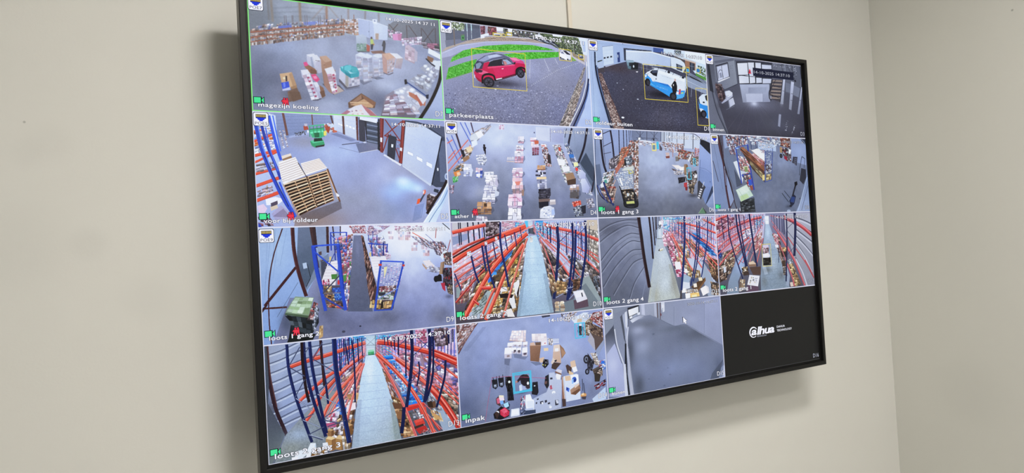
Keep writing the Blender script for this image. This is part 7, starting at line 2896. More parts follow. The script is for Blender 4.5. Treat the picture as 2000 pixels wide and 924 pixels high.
k 86282a 2.4 1228,308 1399,442 1594,654
k dc5040 16.1 1249,429 1375,558 1418,606
k f8907c 3.6 1247,423 1374,553 1416,601
k 86282a 2.6 1250,436 1377,565 1419,614
k f09890 12.1 1016,193 1140,277 1281,378
k f8907c 2.7 1015,189 1139,273 1280,374
k 86282a 1.9 1017,199 1141,282 1282,384
k d85048 12.1 1356,374 1485,490 1595,605
k f8907c 2.7 1355,370 1484,486 1594,601
k 86282a 1.9 1357,380 1487,496 1596,611
k c83c30 18.8 1333,774 1402,883
k f8907c 4.1 1331,767 1400,876
k 86282a 3 1335,782 1404,891
k e46858 13.5 1379,489 1481,574 1590,689
k f8907c 3 1378,484 1479,569 1589,685
k 86282a 2.2 1380,495 1482,580 1591,696
m 531 6 6 0.6 0.04 e8a4b8/d88098/f4ccd8/b86478 1228,5 1331,6 1324,134 1229,123
m 532 6 5 0.8 0.03 6c5458/8c7478/4a3a3e/a89498 1391,15 1528,15 1519,170 1397,170
m 533 9 5 0.7 0.08 e8a8b8/f0c8d4/d08898 1011,30 1176,27 1178,117 1022,86
k 192248 29.6 1192,2 1187,214 1152,456 1113,642
k 192248 29.6 1354,11 1349,234 1313,466 1275,626
k 192248 20.2 1386,43 1368,376 1324,537 1290,615
k 192248 20.2 1489,294 1473,432 1428,566 1383,685
k 192248 13.5 1073,51 1066,199
k 192248 10.8 1038,47 1035,155
k 192248 13.5 1138,44 1123,384
k 192248 9.4 1010,44 1008,125
k 192248 13.5 1242,276 1245,359 1216,479
k 192248 16.1 1533,59 1529,157
k 192248 32.3 1092,638 1079,745 1059,850
k 192248 13.5 1573,34 1567,147
k 192248 8.1 982,40 981,108
k 192248 6.7 954,37 953,105
l 3a4474 6.7 1202,216 1332,121
l 3a4474 6.7 1218,53 1338,163
l 3a4474 6.7 1077,119 1182,49
l 3a4474 6.7 1192,394 1321,328
l 3a4474 6.7 1131,453 1206,409
l 3a4474 6.7 1387,351 1481,307
l 3a4474 6.7 1462,107 1535,30
o dcf0ff 0.4 836,51 82,53
n 6 2.2
@ D14 1 3
g 8e94a8 6a6f80 611,144 425,904 -38,-158 1854,9 1756,1327 -104,987
o a4aac0 0.8 974,346 379,221
o 9499ae 0.7 372,214 233,197
o 7d8396 0.7 281,607 233,246
o 585d6c 0.8 76,740 175,172
o 9298ac 0.6 786,88 291,74
o 6c7180 0.6 1388,796 146,123
n 3.6 26
q 6a6f80 0.3 262,47 301,51 106,242 54,236
q 6a6f80 0.3 483,408 524,413 502,543 448,536
p 4a3c3c 4,-3 232,-3 127,104 14,266
m 601 8 16 0.8 0.06 c8b4b0/8c6a60/e0d4d4/5c4644/b08878/d8ccd0/7a5450 10,4 218,1 140,93 13,248
l 6a4440 6.7 30,-2 7,67
l a8908c 6.7 73,2 9,112
l 6a4440 6.7 117,6 12,156
l a8908c 6.7 161,11 14,201
l 6a4440 6.7 205,15 17,245
m 602 12 5 0.85 0.15 b8a08c/8c7464/d8ccc4/5c504c/a89080/cfcfd8 1102,6 1302,-1 1203,93 1127,85
p 44444c 879,-2 968,-6 981,20 892,24
p c8ccd8 1212,68 1364,18 1427,24 1262,124
p b8bcc8 1270,125 1370,44 1441,38 1373,116
m 603 8 8 0.85 0.05 b49c80/d0c0a8/8c7058/a08468/5c4c44 1373,109 1489,42 1446,195 1348,236
m 604 9 12 0.8 0.05 a85c54/c88878/7c403c/d8b0a4/8c5048/e0ccc8/5c3834 1474,28 1587,25 1588,196 1438,90
p 5c4c44 1404,112 1583,196 1583,314 1479,407 1440,285
p a49c98 1429,219 1472,289 1479,407 1392,293
m 605 7 9 0.7 0.05 5c4840/7c6450/443834/8c7460 1420,114 1575,195 1585,288 1444,233
p c0a888 1289,75 1344,74 1334,105 1279,106
p 3a3238 1291,153 1331,144 1352,178 1335,241 1293,237 1281,190
e 2a2428 1310,155 17,15
m 606 4 5 0.9 0.05 3c3438/5c5054/28242a/7a6c6c 1284,152 1354,157 1344,246 1289,240
m 607 5 5 0.85 0.05 a08468/7c6450/c8b49c 1363,134 1433,154 1418,250 1364,238
p d0c8c8 1302,115 1341,116 1339,145 1305,144
q 565a68 0.6 467,340 527,363 510,424 463,405
q 565a68 0.5 558,315 718,359 680,391 569,358
m 608 6 4 0.25 0.03 e4d4cc/d4c0b8/ecdfd8/c8b4ac 560,109 709,123 699,225 524,198
l b08c7c 5.3 524,198 699,225
p e8e4e8 509,215 564,217 562,250 502,245
p b8b0b4 502,245 562,250 558,272 503,266
p 8c7c78 523,253 545,253 545,263 523,263
p e8e4e8 565,214 609,215 608,242 558,238
p b8b0b4 558,238 608,242 604,260 559,255
p 8c7c78 576,245 594,245 593,253 576,253
p e8e4e8 606,217 660,218 658,250 599,245
p b8b0b4 599,245 658,250 654,271 601,265
p 8c7c78 620,252 642,253 641,262 620,262
p e8e4e8 669,226 718,227 716,256 662,252
p b8b0b4 662,252 716,256 712,275 664,270
p 8c7c78 682,259 701,259 701,267 681,267
p e8e4e8 476,258 548,261 544,319 467,314
p b8b0b4 467,314 544,319 539,362 467,353
p 8c7c78 493,327 522,327 521,345 492,346
p e8e4e8 550,264 598,265 596,300 543,296
p b8b0b4 543,296 596,300 591,325 544,319
p 8c7c78 562,304 581,304 580,315 561,315
p e8e4e8 603,271 648,272 646,307 595,304
p b8b0b4 595,304 646,307 641,332 597,327
p 8c7c78 614,312 632,312 631,322 613,323
p e8e4e8 659,277 713,278 710,327 650,324
p b8b0b4 650,324 710,327 705,363 651,356
p 8c7c78 671,335 693,334 692,349 670,351
p e8e6ea 606,223 642,215 654,241 611,256
p 5a5058 667,328 701,328 700,345 666,344
p 504850 567,288 591,288 590,305 567,305
p 5a5054 608,296 637,296 635,315 609,315
p e0d0c8 766,161 926,175 930,218 765,228
m 609 5 3 0.25 0.03 e4d4cc/d4c4bc/ece0da 769,161 929,176 926,255 768,232
p c4a48c 744,245 787,240 802,276 742,276
p 6c5444 797,244 862,248 857,282 802,276
g 8c6a54 785844 745,269 821,427 739,269 860,280 829,430 736,410
l a88468 5.3 739,269 860,280
p d8c8c0 865,215 931,216 930,285 863,283
p e0d8d8 870,247 921,247 922,277 872,277
p b45858 898,260 913,260 912,269 899,269
m 610 5 3 0.8 0.05 c8b8a8/e4e0e4/a08c7c 938,223 996,229 992,292 941,286
l e4e4ec 5.3 988,237 1063,243
l e4e4ec 5.3 988,249 1062,254
l e4e4ec 5.3 987,260 1062,266
l e4e4ec 5.3 986,271 1061,277
p d8b890 888,308 939,312 937,339 889,336
q 4c505c 0.5 735,419 829,430 863,457 790,460
g c8ac94 b4967c 1007,300 1040,467 1000,293 1067,294 1073,472 975,447
p d4bca4 1000,293 1067,294 1069,357 991,354
p 8c6c54 1067,294 1110,337 1131,384 1079,435
p a07c60 1080,327 1131,384 1089,413
p 4a3c34 974,449 1073,474 1006,528 960,507
p c8b49c 985,408 1012,439 973,471 959,457
p 2a2a30 998,437 1028,434 1019,452 1002,453
p e8e4e4 1012,326 1050,327 1051,358 1012,356
p c8a888 835,398 889,392 879,441 838,437
p 2a282c 881,410 932,422 933,466 890,500 859,469
m 611 4 4 0.8 0.1 343236/1f1d20/5c5a5e/b8b060 881,416 931,429 913,489 862,470
p c4a88c 1177,472 1231,464 1242,532 1180,543
p 4c3c38 1121,503 1145,494 1191,531 1176,593 1139,575
p e0e0e8 1191,531 1242,525 1255,572 1208,581
p c8a880 1153,552 1207,585 1198,605 1153,590
p c4bcbc 1006,538 1029,523 1078,542 1066,572 1018,572
p e0dcd8 1004,569 1071,566 1052,627 1003,623
p 7a5c4c 998,537 1071,572 1066,584 998,556
e 26252a 1366,473 36,42
e 70737c 1366,473 22,27
e 26252a 1366,473 10,12
e 24232a 1367,593 26,29
e 6c6e78 1367,593 13,16
p 2c2a30 1383,415 1426,478 1464,509 1428,569 1372,575 1384,512
m 612 6 7 0.9 0.08 2c2a30/45434a/1c1b20/5c5a60 1370,484 1466,483 1426,595 1372,575
p c4b098 1415,418 1486,427 1518,542 1485,551
m 613 5 5 0.85 0.04 c8b49c/8c7c6c/a89480/d8ccbc 1430,427 1493,434 1509,554 1462,535
p 5a5048 1427,582 1517,555 1526,647 1467,685
m 614 6 5 0.85 0.04 e4e4ec/5c80c0/c8ccd8/a05860/8c8c98 1512,508 1589,505 1587,597 1513,613
p 3c6cb4 1539,512 1577,510 1579,543 1547,543
m 615 6 5 0.8 0.08 8c7864/5c4c42/a89484/443c3a 1443,584 1548,572 1551,651 1476,679
l 3c3c44 10.7 1573,339 1469,431
p c0c4d0 1591,315 1599,322 1492,460 1480,448
p 8a8e98 1476,406 1597,296 1597,342 1507,462
m 616 5 3 0.7 0.15 8c3838/5c3434/a8a8b0/3c3a40 1440,739 1580,694 1581,746 1468,789
l 2c2c34 5.3 1439,746 1585,695
l 34343c 5.3 1453,780 1577,739
p 3c342f 1449,611 1527,641 1506,710 1450,702
p b0b8c8 1407,864 1574,772 1574,889 1428,906
l 6c7484 5.3 1401,830 1575,759
g b0b2bc a2a6b0 960,557 937,903 931,546 990,549 1015,621 1072,629 1045,890 762,900 742,761 801,743 890,722 926,665
p a0a4ae 765,753 801,743 859,736 844,752 770,778
e eceef4 970,736 20,15
e b0b4c0 970,744 12,6
p 34343e 939,594 965,593 968,611 941,611
p a04c58 935,666 953,663 956,701 935,704
l c06070 4 922,677 965,696
e d8dae4 927,867 15,11
e c4c6d4 922,854 12,7
p 383840 782,767 802,764 804,776 784,780
p 383840 815,797 850,796 851,820 816,822
p 383840 867,795 891,793 892,814 869,818
p 383840 898,823 924,820 926,834 900,838
p 383840 980,810 1016,810 1016,859 980,860
p 383840 768,800 783,796 785,810 770,815
p d8d8e0 829,807 846,805 851,825 833,827
p c0c0c8 987,812 1011,810 1018,844 997,846
p e0e2ea 667,713 716,714 731,760 752,775 750,861 664,859 656,772
p cdd0dc 677,776 741,779 744,835 677,831
p eceef4 673,729 722,731 727,771 673,769
p b0b4c4 651,839 744,841 737,883 656,876
m 617 5 6 0.85 0.05 d0d4e0/6c7488/a8acbc/b06870/404450 614,717 659,718 644,844 602,843
p 50586c 595,842 651,845 677,886 599,885
p c4c8d6 506,819 593,821 592,890 494,887
p e0e2ea 515,828 582,829 581,877 509,876
l 70788c 4 506,819 494,887
p 3c4454 629,853 764,863 762,900 634,888
m 618 4 3 0.7 0.1 4c5060/8c90a0/30323c 608,850 650,854 649,881 606,880
p b4b6c2 1072,629 1092,600 1260,604 1272,843 1105,845 1095,816
p c4c6d0 1092,600 1245,596 1275,728 1272,843 1113,844
p 8c6450 1069,604 1084,599 1095,816 1062,823
l d8bca0 5.3 1079,605 1089,815
p 4c3c38 1059,810 1101,817 1100,886 1060,886
p c8a884 1107,603 1168,605 1172,650 1111,647
p e4e6ee 1175,606 1260,604 1262,688 1177,689
e 3c5c9c 1211,649 26,27
e 2c3c70 1218,656 16,17
p 8aa8dc 1180,644 1203,641 1200,685 1180,686
g a88468 8c684c 1160,711 1247,801 1158,739 1270,689 1279,741 1216,796 1163,782
p 6c4c38 1164,775 1266,740 1277,760 1216,796
p d0b498 1207,706 1267,689 1272,702 1213,732
p 4c68a8 1115,705 1152,723 1142,759 1110,736
p 2f3c70 1118,712 1137,718 1128,738 1113,730
e c08c58 1308,812 35,21
e e0b888 1301,802 17,10
p 484044 1284,822 1342,828 1328,858 1290,848
l 24242c 6.7 1303,655 1303,771
l 4a4a54 5.3 1268,676 1270,727
l 23232a 6.7 1316,696 1325,800
p 24242a 325,528 381,529 385,596 362,617 331,600
p 70747c 341,573 373,571 374,600 344,600
l 1c1c22 6.7 339,506 343,543
l 1c1c22 6.7 375,502 375,547
e a8acb4 356,583 10,6
p 24242a 389,522 446,522 450,590 427,611 395,594
p 70747c 405,567 438,564 439,593 409,594
l 1c1c22 6.7 403,500 407,536
l 1c1c22 6.7 439,495 439,541
e a8acb4 421,576 10,6
p 1c1b20 465,520 528,523 529,608 536,669 542,743 476,738 476,636 461,586
m 619 5 6 0.85 0.2 2c2b30/141318/3c3b40 469,527 528,529 539,730 477,721
e d0d8c8 503,570 13,12
p 26252a 745,608 802,610 806,709 787,734 730,717
p 2c2a2c 888,572 927,559 923,665 899,692 873,645
p 6a5048 879,621 904,618 902,643 877,645
e c8ccd8 767,644 9,6
e 3c3038 653,552 44,29
p 2c262c 614,535 655,522 706,541 725,581 719,635 664,639 624,603
p 30282e 580,572 621,536 641,557 590,590
p b07c6c 567,574 587,570 590,586 571,592
p 9ca0b0 616,620 679,635 670,665 634,662
e 382c2c 677,543 26,17
p c0c4d4 602,618 631,610 634,672 605,673
e e4e4ec 697,610 12,15
p 403438 664,639 715,622 720,654 691,662
o 30303a 0.5 633,684 73,17
p 4a3838 356,702 384,682 444,703 448,746 392,773 360,750
p e0c8cc 387,683 438,688 443,727 394,734
p c06070 362,703 386,695 405,745 369,749
p 78a0d8 392,725 429,725 434,756 403,763
p e8d4a8 391,674 438,683 430,701 394,693
p 303848 423,760 476,742 499,778 485,812 438,804
p a0c4e8 428,761 478,747 487,788 445,800
p 1f1c20 323,833 405,775 491,825 481,878 398,897 331,876
p b83448 392,809 445,790 487,836 479,868 433,881 394,851
p d85c6c 400,814 442,799 470,834 428,845
m 620 5 4 0.5 0.3 8c2434/e07080 403,817 465,809 480,859 427,874
e d4d4dc 364,826 19,16
p 40302c 334,829 355,815 388,838 358,881
l a8546a 3.3 327,507 490,518 898,592
l a8546a 3.3 330,507 309,588 264,771 240,885
n 5 2.2
@ D15 2 3
g 767e90 6c768c 793,240 814,937 -41,-118 1959,44 1850,1277 -118,961
o 565c6a 0.8 1252,382 397,104
o 7e8aa6 0.8 909,707 367,150
o 666c78 0.7 526,213 214,58
o a0a8bc 0.8 421,259 107,58
o 9aa4bc 0.7 466,422 122,104
o 7f8aa4 0.6 464,648 122,161
o 4a505c 0.8 306,448 61,207
o 4c525e 0.8 393,819 92,138
o 50586a 0.6 1515,787 92,161
o 5c6470 0.6 942,290 306,46
g 8a92a4 8c94ac 839,46 1505,312 752,-7 1649,7 1610,561 1253,370 1070,265 913,266 729,181 732,14
o 9aa2b8 0.6 1153,217 168,69
g 959db4 8890a6 1442,75 1573,502 1363,68 1646,43 1610,561 1332,402
l 757d8f 4 1363,68 1330,390
l 767e90 6.6 926,66 908,261
l 9aa2b4 4 936,67 917,258
g a0a8c0 8c94ac 1446,27 1606,114 1329,41 1632,17 1622,127
k 606878 4 729,181 913,266 1070,268 1301,387 1611,557
g 989faf 8a919f 513,-5 709,151 463,-9 736,3 725,175 592,119 504,122 461,104
p b4bacb 481,-2 525,-1 526,116 483,106
p a8aebc 653,2 683,2 682,154 650,134
p 5a4c4c 691,1 703,2 699,163 687,158
p 686068 730,2 745,4 734,182 722,175
p c4cad8 751,4 796,6 792,100 765,110 748,73
l 7a8290 5.3 761,63 756,167
e 6a4044 738,130 8,16
p d0d6e4 756,28 791,28 789,60 755,60
p 2e3038 302,22 452,1 451,92 329,146 305,123
g e4eaf6 d4dcee 335,59 423,33 311,43 445,19 443,80 320,111
p d8e0f0 322,116 360,106 361,129 324,136
p d0d8ec 425,85 461,77 462,102 429,108
p 9aa4b4 360,108 425,90 426,107 365,125
o d8e0ee 0.6 416,134 92,18
g c4cad8 8e95a3 358,140 534,111 328,150 461,110 518,121 355,179
g 7c8392 858d9e 56,55 116,558 -10,16 303,17 305,123 293,245 219,571 -30,866 -39,429
p 828a98 31,20 305,-9 302,22 138,63 116,172 -1,269
g 4e5360 8a92a6 69,255 69,442 -4,280 119,177 124,250 204,581 209,903 10,873 -4,499
g a4acc8 9ca4c0 83,444 107,865 13,457 116,359 204,586 216,904 24,875
o bcc4dc 0.6 87,576 92,138
k c4cad8 13.3 127,217 149,385 218,582
k 5a606e 5.3 116,172 130,361 191,568
p 9aa2b2 241,84 293,55 300,190 255,375 235,295 211,125
p 50555f 205,103 231,83 251,241 255,375 237,329
p c8cedc 267,64 293,53 294,133 280,233 267,209
l 4a4f5a 6.6 311,34 306,179 254,386
k b4bac8 18.6 298,212 272,377 279,624 315,897
p 262a32 244,374 266,377 258,487 253,687 266,895 255,910 232,684
k 1f232b 13.3 251,386 240,574 256,777 265,900
p c0c6d6 209,579 240,580 247,898 210,903
p a8aebc 275,389 290,435 300,626 316,785 326,898 279,902 263,688
k 7a8290 4 284,401 298,649 323,887
o 4f5869 0.6 621,320 21,11
o 4f5869 0.6 949,437 8,4
o 4f5869 0.6 1006,514 8,4
o 4f5869 0.6 788,691 11,6
o 4f5869 0.6 812,763 14,7
o 4f5869 0.6 728,867 18,10
o 4f5869 0.6 527,770 11,6
p a8b0c4 1612,738 1638,729 1623,911 1513,908
p 7c869c 1548,791 1593,760 1565,891 1505,900
q 454c5a 0.6 1411,833 1590,699 1505,906 1372,906
n 4 2.2
"""

BOXES = {
    'D2': [('y', 297, 225, 864, 583), ('y', 1249, 137, 1395, 253), ('y', 1476, 172, 1547, 222), ('y', 528, 58, 615, 90), ('y', 623, 58, 663, 85), ('y', 670, 39, 732, 73)],
    'D1': [('y', 696, 193, 1304, 569), ('y', 1254, 179, 1351, 238), ('y', 1449, 171, 1513, 229), ('y', 1423, 397, 1604, 814)],
    'D6': [('y', 752, 134, 809, 214), ('c', 817, 113, 846, 192), ('c', 1219, 382, 1283, 514), ('c', 1323, 279, 1356, 368)],
    'D12': [('y', 709, 361, 861, 622)],
    'D14': [('c', 537, 496, 737, 686), ('c', 549, 510, 726, 676), ('c', 1246, 112, 1372, 261), ('c', 1286, 113, 1341, 243)],
}
POINTER = [(1037, 185), (1040, 248), (1056, 238), (1069, 259), (1082, 256), (1071, 234), (1089, 227)]
BADGE = (750, 94, 1460, 192)
BADGE_TEXT = [(765, 172), (1386, 160)]
BELL = [(697, 170), (702, 116)]
LOGO = [(487, 457), (421, 450), (481, 519), (450, 487), (538, 422), (541, 490), (834, 495), (613, 396), (537, 516), (700, 515), (877, 447), (1015, 447), (876, 490), (1134, 492)]


RW, RH = 1200, 675
class Sheet:
    def __init__(s):
        s.a = np.zeros((RH, RW, 3), np.float32); s.rs = np.random.RandomState(7)
    def cover(s, pts):
        P = np.asarray(pts, np.float32) * (RW / 1600.0)
        x0 = max(0, int(math.floor(P[:, 0].min()))); x1 = min(RW, int(math.ceil(P[:, 0].max())) + 1)
        y0 = max(0, int(math.floor(P[:, 1].min()))); y1 = min(RH, int(math.ceil(P[:, 1].max())) + 1)
        if x0 >= x1 or y0 >= y1: return None
        X = np.arange(x0, x1, dtype=np.float32)[None, :] + .5; Y = np.arange(y0, y1, dtype=np.float32) + .5
        m = np.zeros((y1 - y0, x1 - x0), bool); n = len(P)
        for i in range(n):
            (ax, ay), (bx, by) = P[i], P[(i + 1) % n]
            if ay == by: continue
            lo, hi = (ay, by) if ay < by else (by, ay)
            r0 = max(0, int(math.ceil(lo - .5 - y0))); r1 = min(y1 - y0, int(math.ceil(hi - .5 - y0)))
            if r0 >= r1: continue
            xc = ax + (Y[r0:r1] - ay) * ((bx - ax) / (by - ay))
            m[r0:r1] ^= X > xc[:, None]
        return (slice(y0, y1), slice(x0, x1)), m, X, Y
    def poly(s, c, pts, al=1.0):
        r = s.cover(pts)
        if r is None: return
        v = s.a[r[0]]
        if al >= 1: v[r[1]] = c
        else: v[r[1]] = v[r[1]] * (1 - al) + np.asarray(c, np.float32) * al
    def grad(s, c0, c1, a, b, pts):
        r = s.cover(pts)
        if r is None: return
        k = RW / 1600.0; ax, ay, bx, by = a[0] * k, a[1] * k, b[0] * k, b[1] * k
        dx, dy = bx - ax, by - ay; t = ((r[2] - ax) * dx + (r[3][:, None] - ay) * dy) / (dx * dx + dy * dy + 1e-6)
        t = np.clip(t, 0, 1)[..., None]; v = s.a[r[0]]
        full = np.asarray(c0, np.float32) * (1 - t) + np.asarray(c1, np.float32) * t
        v[r[1]] = full[r[1]]
    def stroke(s, c, wd, pts):
        h = wd / 2; P = [Vector(p) for p in pts]; L, Rr = [], []
        for i, p in enumerate(P):
            d = (P[min(i + 1, len(P) - 1)] - P[max(i - 1, 0)])
            if d.length < 1e-6: d = Vector((1, 0))
            d.normalize(); n = Vector((-d.y, d.x)) * h
            L.append(p + n); Rr.append(p - n)
        for i in range(len(P) - 1):
            s.poly(c, [L[i], L[i + 1], Rr[i + 1], Rr[i]])
    def oval(s, c, ctr, r):
        n = 12 if max(r) < 25 else 24
        s.poly(c, [(ctr[0] + r[0] * math.cos(6.2832 * i / n), ctr[1] + r[1] * math.sin(6.2832 * i / n)) for i in range(n)])
    def soft(s, c, al, ctr, r):
        k = RW / 1600.0; x0, x1 = max(0, int((ctr[0] - 2 * r[0]) * k)), min(RW, int((ctr[0] + 2 * r[0]) * k)); y0, y1 = max(0, int((ctr[1] - 2 * r[1]) * k)), min(RH, int((ctr[1] + 2 * r[1]) * k))
        if x0 >= x1 or y0 >= y1: return
        X = (np.arange(x0, x1) / k - ctr[0]) / r[0]; Y = (np.arange(y0, y1) / k - ctr[1]) / r[1]
        g = (al * np.clip(np.exp(-1.6 * (X[None] ** 2 + Y[:, None] ** 2)) - .0016, 0, 1)).astype(np.float32)[..., None]
        v = s.a[y0:y1, x0:x1]; v += (np.asarray(c, np.float32) - v) * g
    def field(s, scale, h, wd):
        k = max(.6, scale * RW / 1600.0); gh, gw = int(h / k) + 3, int(wd / k) + 3
        g = s.rs.randn(gh, gw).astype(np.float32); y = np.arange(h) / k; x = np.arange(wd) / k
        yi, xi = y.astype(int), x.astype(int); fy, fx = (y - yi)[:, None].astype(np.float32), (x - xi)[None].astype(np.float32)
        return (g[yi][:, xi] * (1 - fy) + g[yi + 1][:, xi] * fy) * (1 - fx) + (g[yi][:, xi + 1] * (1 - fy) + g[yi + 1][:, xi + 1] * fy) * fx
    def grain(s, amp, scale, pts=None):
        if pts is None: s.a += (s.field(scale, RH, RW) * amp)[..., None]; return
        r = s.cover(pts)
        if r is None: return
        f = s.field(scale, *r[1].shape) * amp * r[1]; s.a[r[0]] += f[..., None]
    def blur(s, r):
        n = int(r * 1.5 + .5)
        for ax in (0, 1):
            p = np.pad(s.a, [(n, n) if i == ax else (0, 0) for i in range(3)], mode='edge'); c = np.zeros_like(s.a)
            for o in range(2 * n + 1): c += p[o:o + RH] if ax == 0 else p[:, o:o + RW]
            s.a = c / (2 * n + 1)
    def goods(s, sd, nx, ny, j, gap, pal, q):
        """rows of boxes, bags, stones or leaves inside a four-cornered patch"""
        rn = random.Random(sd)
        A, B, C, D = [Vector(p) for p in q]
        def at(u, v): return (A * (1 - u) + B * u) * (1 - v) + (D * (1 - u) + C * u) * v
        if j >= .55 and gap < .1:
            base = sum(pal) / len(pal) * (.86 if j >= .88 else .66)
            s.poly(base, [at(.02, .02), at(.5, 0), at(.98, .02), at(.97, .97), at(.5, 1), at(.02, .98)])
        for k in range(ny):
            for i in range(nx):
                c = np.asarray(rn.choice(pal)) * (1 + (rn.random() - .5) * .24)
                if j < .55:
                    jj = lambda: (rn.random() - .5) * j
                    u0, u1, v0, v1 = (i + gap + .5 * jj()) / nx, (i + 1 - gap + .5 * jj()) / nx, (k + gap + .5 * jj()) / ny, (k + 1 - gap + .5 * jj()) / ny
                    e = jj() * .5 / ny
                    s.poly(c, [at(u0, v0 + e), at(u1, v0), at(u1, v1), at(u0, v1 + e)]); continue
                if rn.random() < .1: continue
                cu, cv = (i + .5 + (rn.random() - .5) * j * .7) / nx, (k + .5 + (rn.random() - .5) * j * .7) / ny
                w, h = (.42 + .3 * rn.random()) / nx * (1 - gap), (.4 + .3 * rn.random()) / ny * (1 - gap)
                cu, cv = min(max(cu, w * .7), 1 - w * .7), min(max(cv, h * .7), 1 - h * .7)
                if j >= .88:
                    n = 7; r0 = rn.random() * 6.28; rr = [.75 + .5 * rn.random() for _ in range(n)]
                    P = [at(cu + w * rr[m] * math.cos(r0 + 6.2832 * m / n), cv + h * rr[m] * math.sin(r0 + 6.2832 * m / n)) for m in range(n)]
                    s.poly(c * .9, P); m0 = sum(P, Vector((0, 0))) / n + (at(cu, cv - h * .3) - at(cu, cv))
                    s.poly(np.minimum(c * 1.07, 250), [m0 + (p - m0) * .6 for p in P]); continue
                t = (rn.random() - .5) * (.7 if j >= .8 else .22); ct, st = math.cos(t), math.sin(t)
                R = lambda x, y: at(cu + w * (x * ct - y * st), cv + h * (x * st + y * ct))
                f = -.2 + .5 * (rn.random() - .5)
                s.poly(np.minimum(c * 1.1, 250), [R(-1, -1), R(1, -1), R(1, f), R(-1, f)])
                s.poly(c * .76, [R(-1, f), R(1, f), R(.96, 1), R(-.96, 1)])
                z = rn.random()
                if z < .22: s.poly(c * 1.2 if c.mean() < 150 else c * .6, [R(-.35, f + .15), R(.35, f + .15), R(.3, .75), R(-.3, .75)])
                elif z < .4: s.poly(c * .55, [R(.7, -1), R(1, -1), R(1, 1), R(.7, 1)])

def catmull(P):
    P = [Vector(p) for p in P]; Q = [P[0] * 2 - P[1]] + P + [P[-1] * 2 - P[-2]]; out = []
    for i in range(1, len(Q) - 2):
        for k in range(8):
            t = k / 8; a, b, c, d = Q[i - 1], Q[i], Q[i + 1], Q[i + 2]
            out.append(.5 * ((2 * b) + (c - a) * t + (2 * a - 5 * b + 4 * c - d) * t * t + (3 * b - a - 3 * c + d) * t ** 3))
    return out + [P[-1]]

def rgb(h): return np.array([int(h[i:i + 2], 16) for i in (0, 2, 4)], np.float32)
def run(lines):
    s = Sheet(); pts = lambda t: [tuple(float(v) for v in q.split(',')) for q in t]
    for ln in lines:
        w = ln.split(); o = w[0]
        if o == 'p': s.poly(rgb(w[1]), pts(w[2:]))
        elif o == 'g': q = pts(w[3:]); s.grad(rgb(w[1]), rgb(w[2]), q[0], q[1], q[2:])
        elif o == 'l': s.stroke(rgb(w[1]), float(w[2]), pts(w[3:]))
        elif o == 'k': s.stroke(rgb(w[1]), float(w[2]), catmull(pts(w[3:])))
        elif o == 'm': s.goods(int(w[1]), int(w[2]), int(w[3]), float(w[4]), float(w[5]), [rgb(c) for c in w[6].split('/')], pts(w[7:]))
        elif o == 'e': q = pts(w[2:]); s.oval(rgb(w[1]), q[0], q[1])
        elif o == 'o': q = pts(w[3:]); s.soft(rgb(w[1]), float(w[2]), q[0], q[1])
        elif o == 'q': s.poly(rgb(w[1]), pts(w[3:]), float(w[2]))
        elif o == 'n': s.grain(float(w[1]) * (.5 if float(w[2]) < 5 else 1), float(w[2]) * 2)
        elif o == 't': s.grain(float(w[1]) * .6, float(w[2]), pts(w[3:]))
        elif o == 'b': s.blur(float(w[1]))
    return np.clip(s.a, 0, 255)

# white point of each picture: the panel is cold and each camera balances differently
BALANCE = {'D7': (.93, .98, 1.06), 'D5': (1.03, 1.09, 1.27), 'D4': (1.1, 1.13, 1.27), 'D9': (.93, .97, 1.1), 'D10': (1.0, 1.04, 1.14), 'D13': (.92, .96, 1.06),
           'D14': (1.01, 1.07, 1.22), 'D15': (1, 1, 1.05), 'D11': (1.08, 1.08, 1.12), 'D6': (1.06, 1.08, 1.17), 'D8': (1, 1.06, 1.15), 'D2': (1.05, 1.1, 1.25), 'D1': (.95, 1.02, 1.12), 'D3': (.95, .96, 1.02)}
def balance(a, g):
    t = Sheet(); m = np.clip(.5 + .55 * t.field(240, RH, RW), 0, 1)[..., None]; n = t.field(70, RH, RW)[..., None]
    g = np.asarray(g, np.float32); flatter = g * .35 + g.mean() * .65          # uneven white point across the floor
    a = (118 + (a - 118) * 1.13) * (g * (1 - m * .55) + flatter * m * .55) * (1 + n * .014)
    return np.where(a > 205, 205 + 50 * (1 - np.exp(-(a - 205) / 50)), a)
SHEETS = {}
for blk in ART.strip().split('@ ')[1:]:
    ls = blk.strip().split('\n'); nm, c, r = ls[0].split(); SHEETS[nm] = (int(c), int(r), balance(run(ls[1:]), BALANCE.get(nm, (1.03, 1.04, 1.1))))

def screen_mat(name, arr=None, flat=None):
    m = mat(name, '030303', .33, .15); nt = m.node_tree; b = nt.nodes['Principled BSDF']
    b.inputs['Emission Strength'].default_value = 1.0
    if arr is None: b.inputs['Emission Color'].default_value = lin(flat); return m
    im = bpy.data.images.new(name, RW, RH); px = np.ones((RH, RW, 4), np.float32); px[..., :3] = arr[::-1] / 255
    im.pixels.foreach_set(px.ravel()); im.update(); im.pack()
    t = nt.nodes.new('ShaderNodeTexImage'); t.image = im; t.extension = 'EXTEND'
    nt.links.new(t.outputs[0], b.inputs['Emission Color'])
    return m

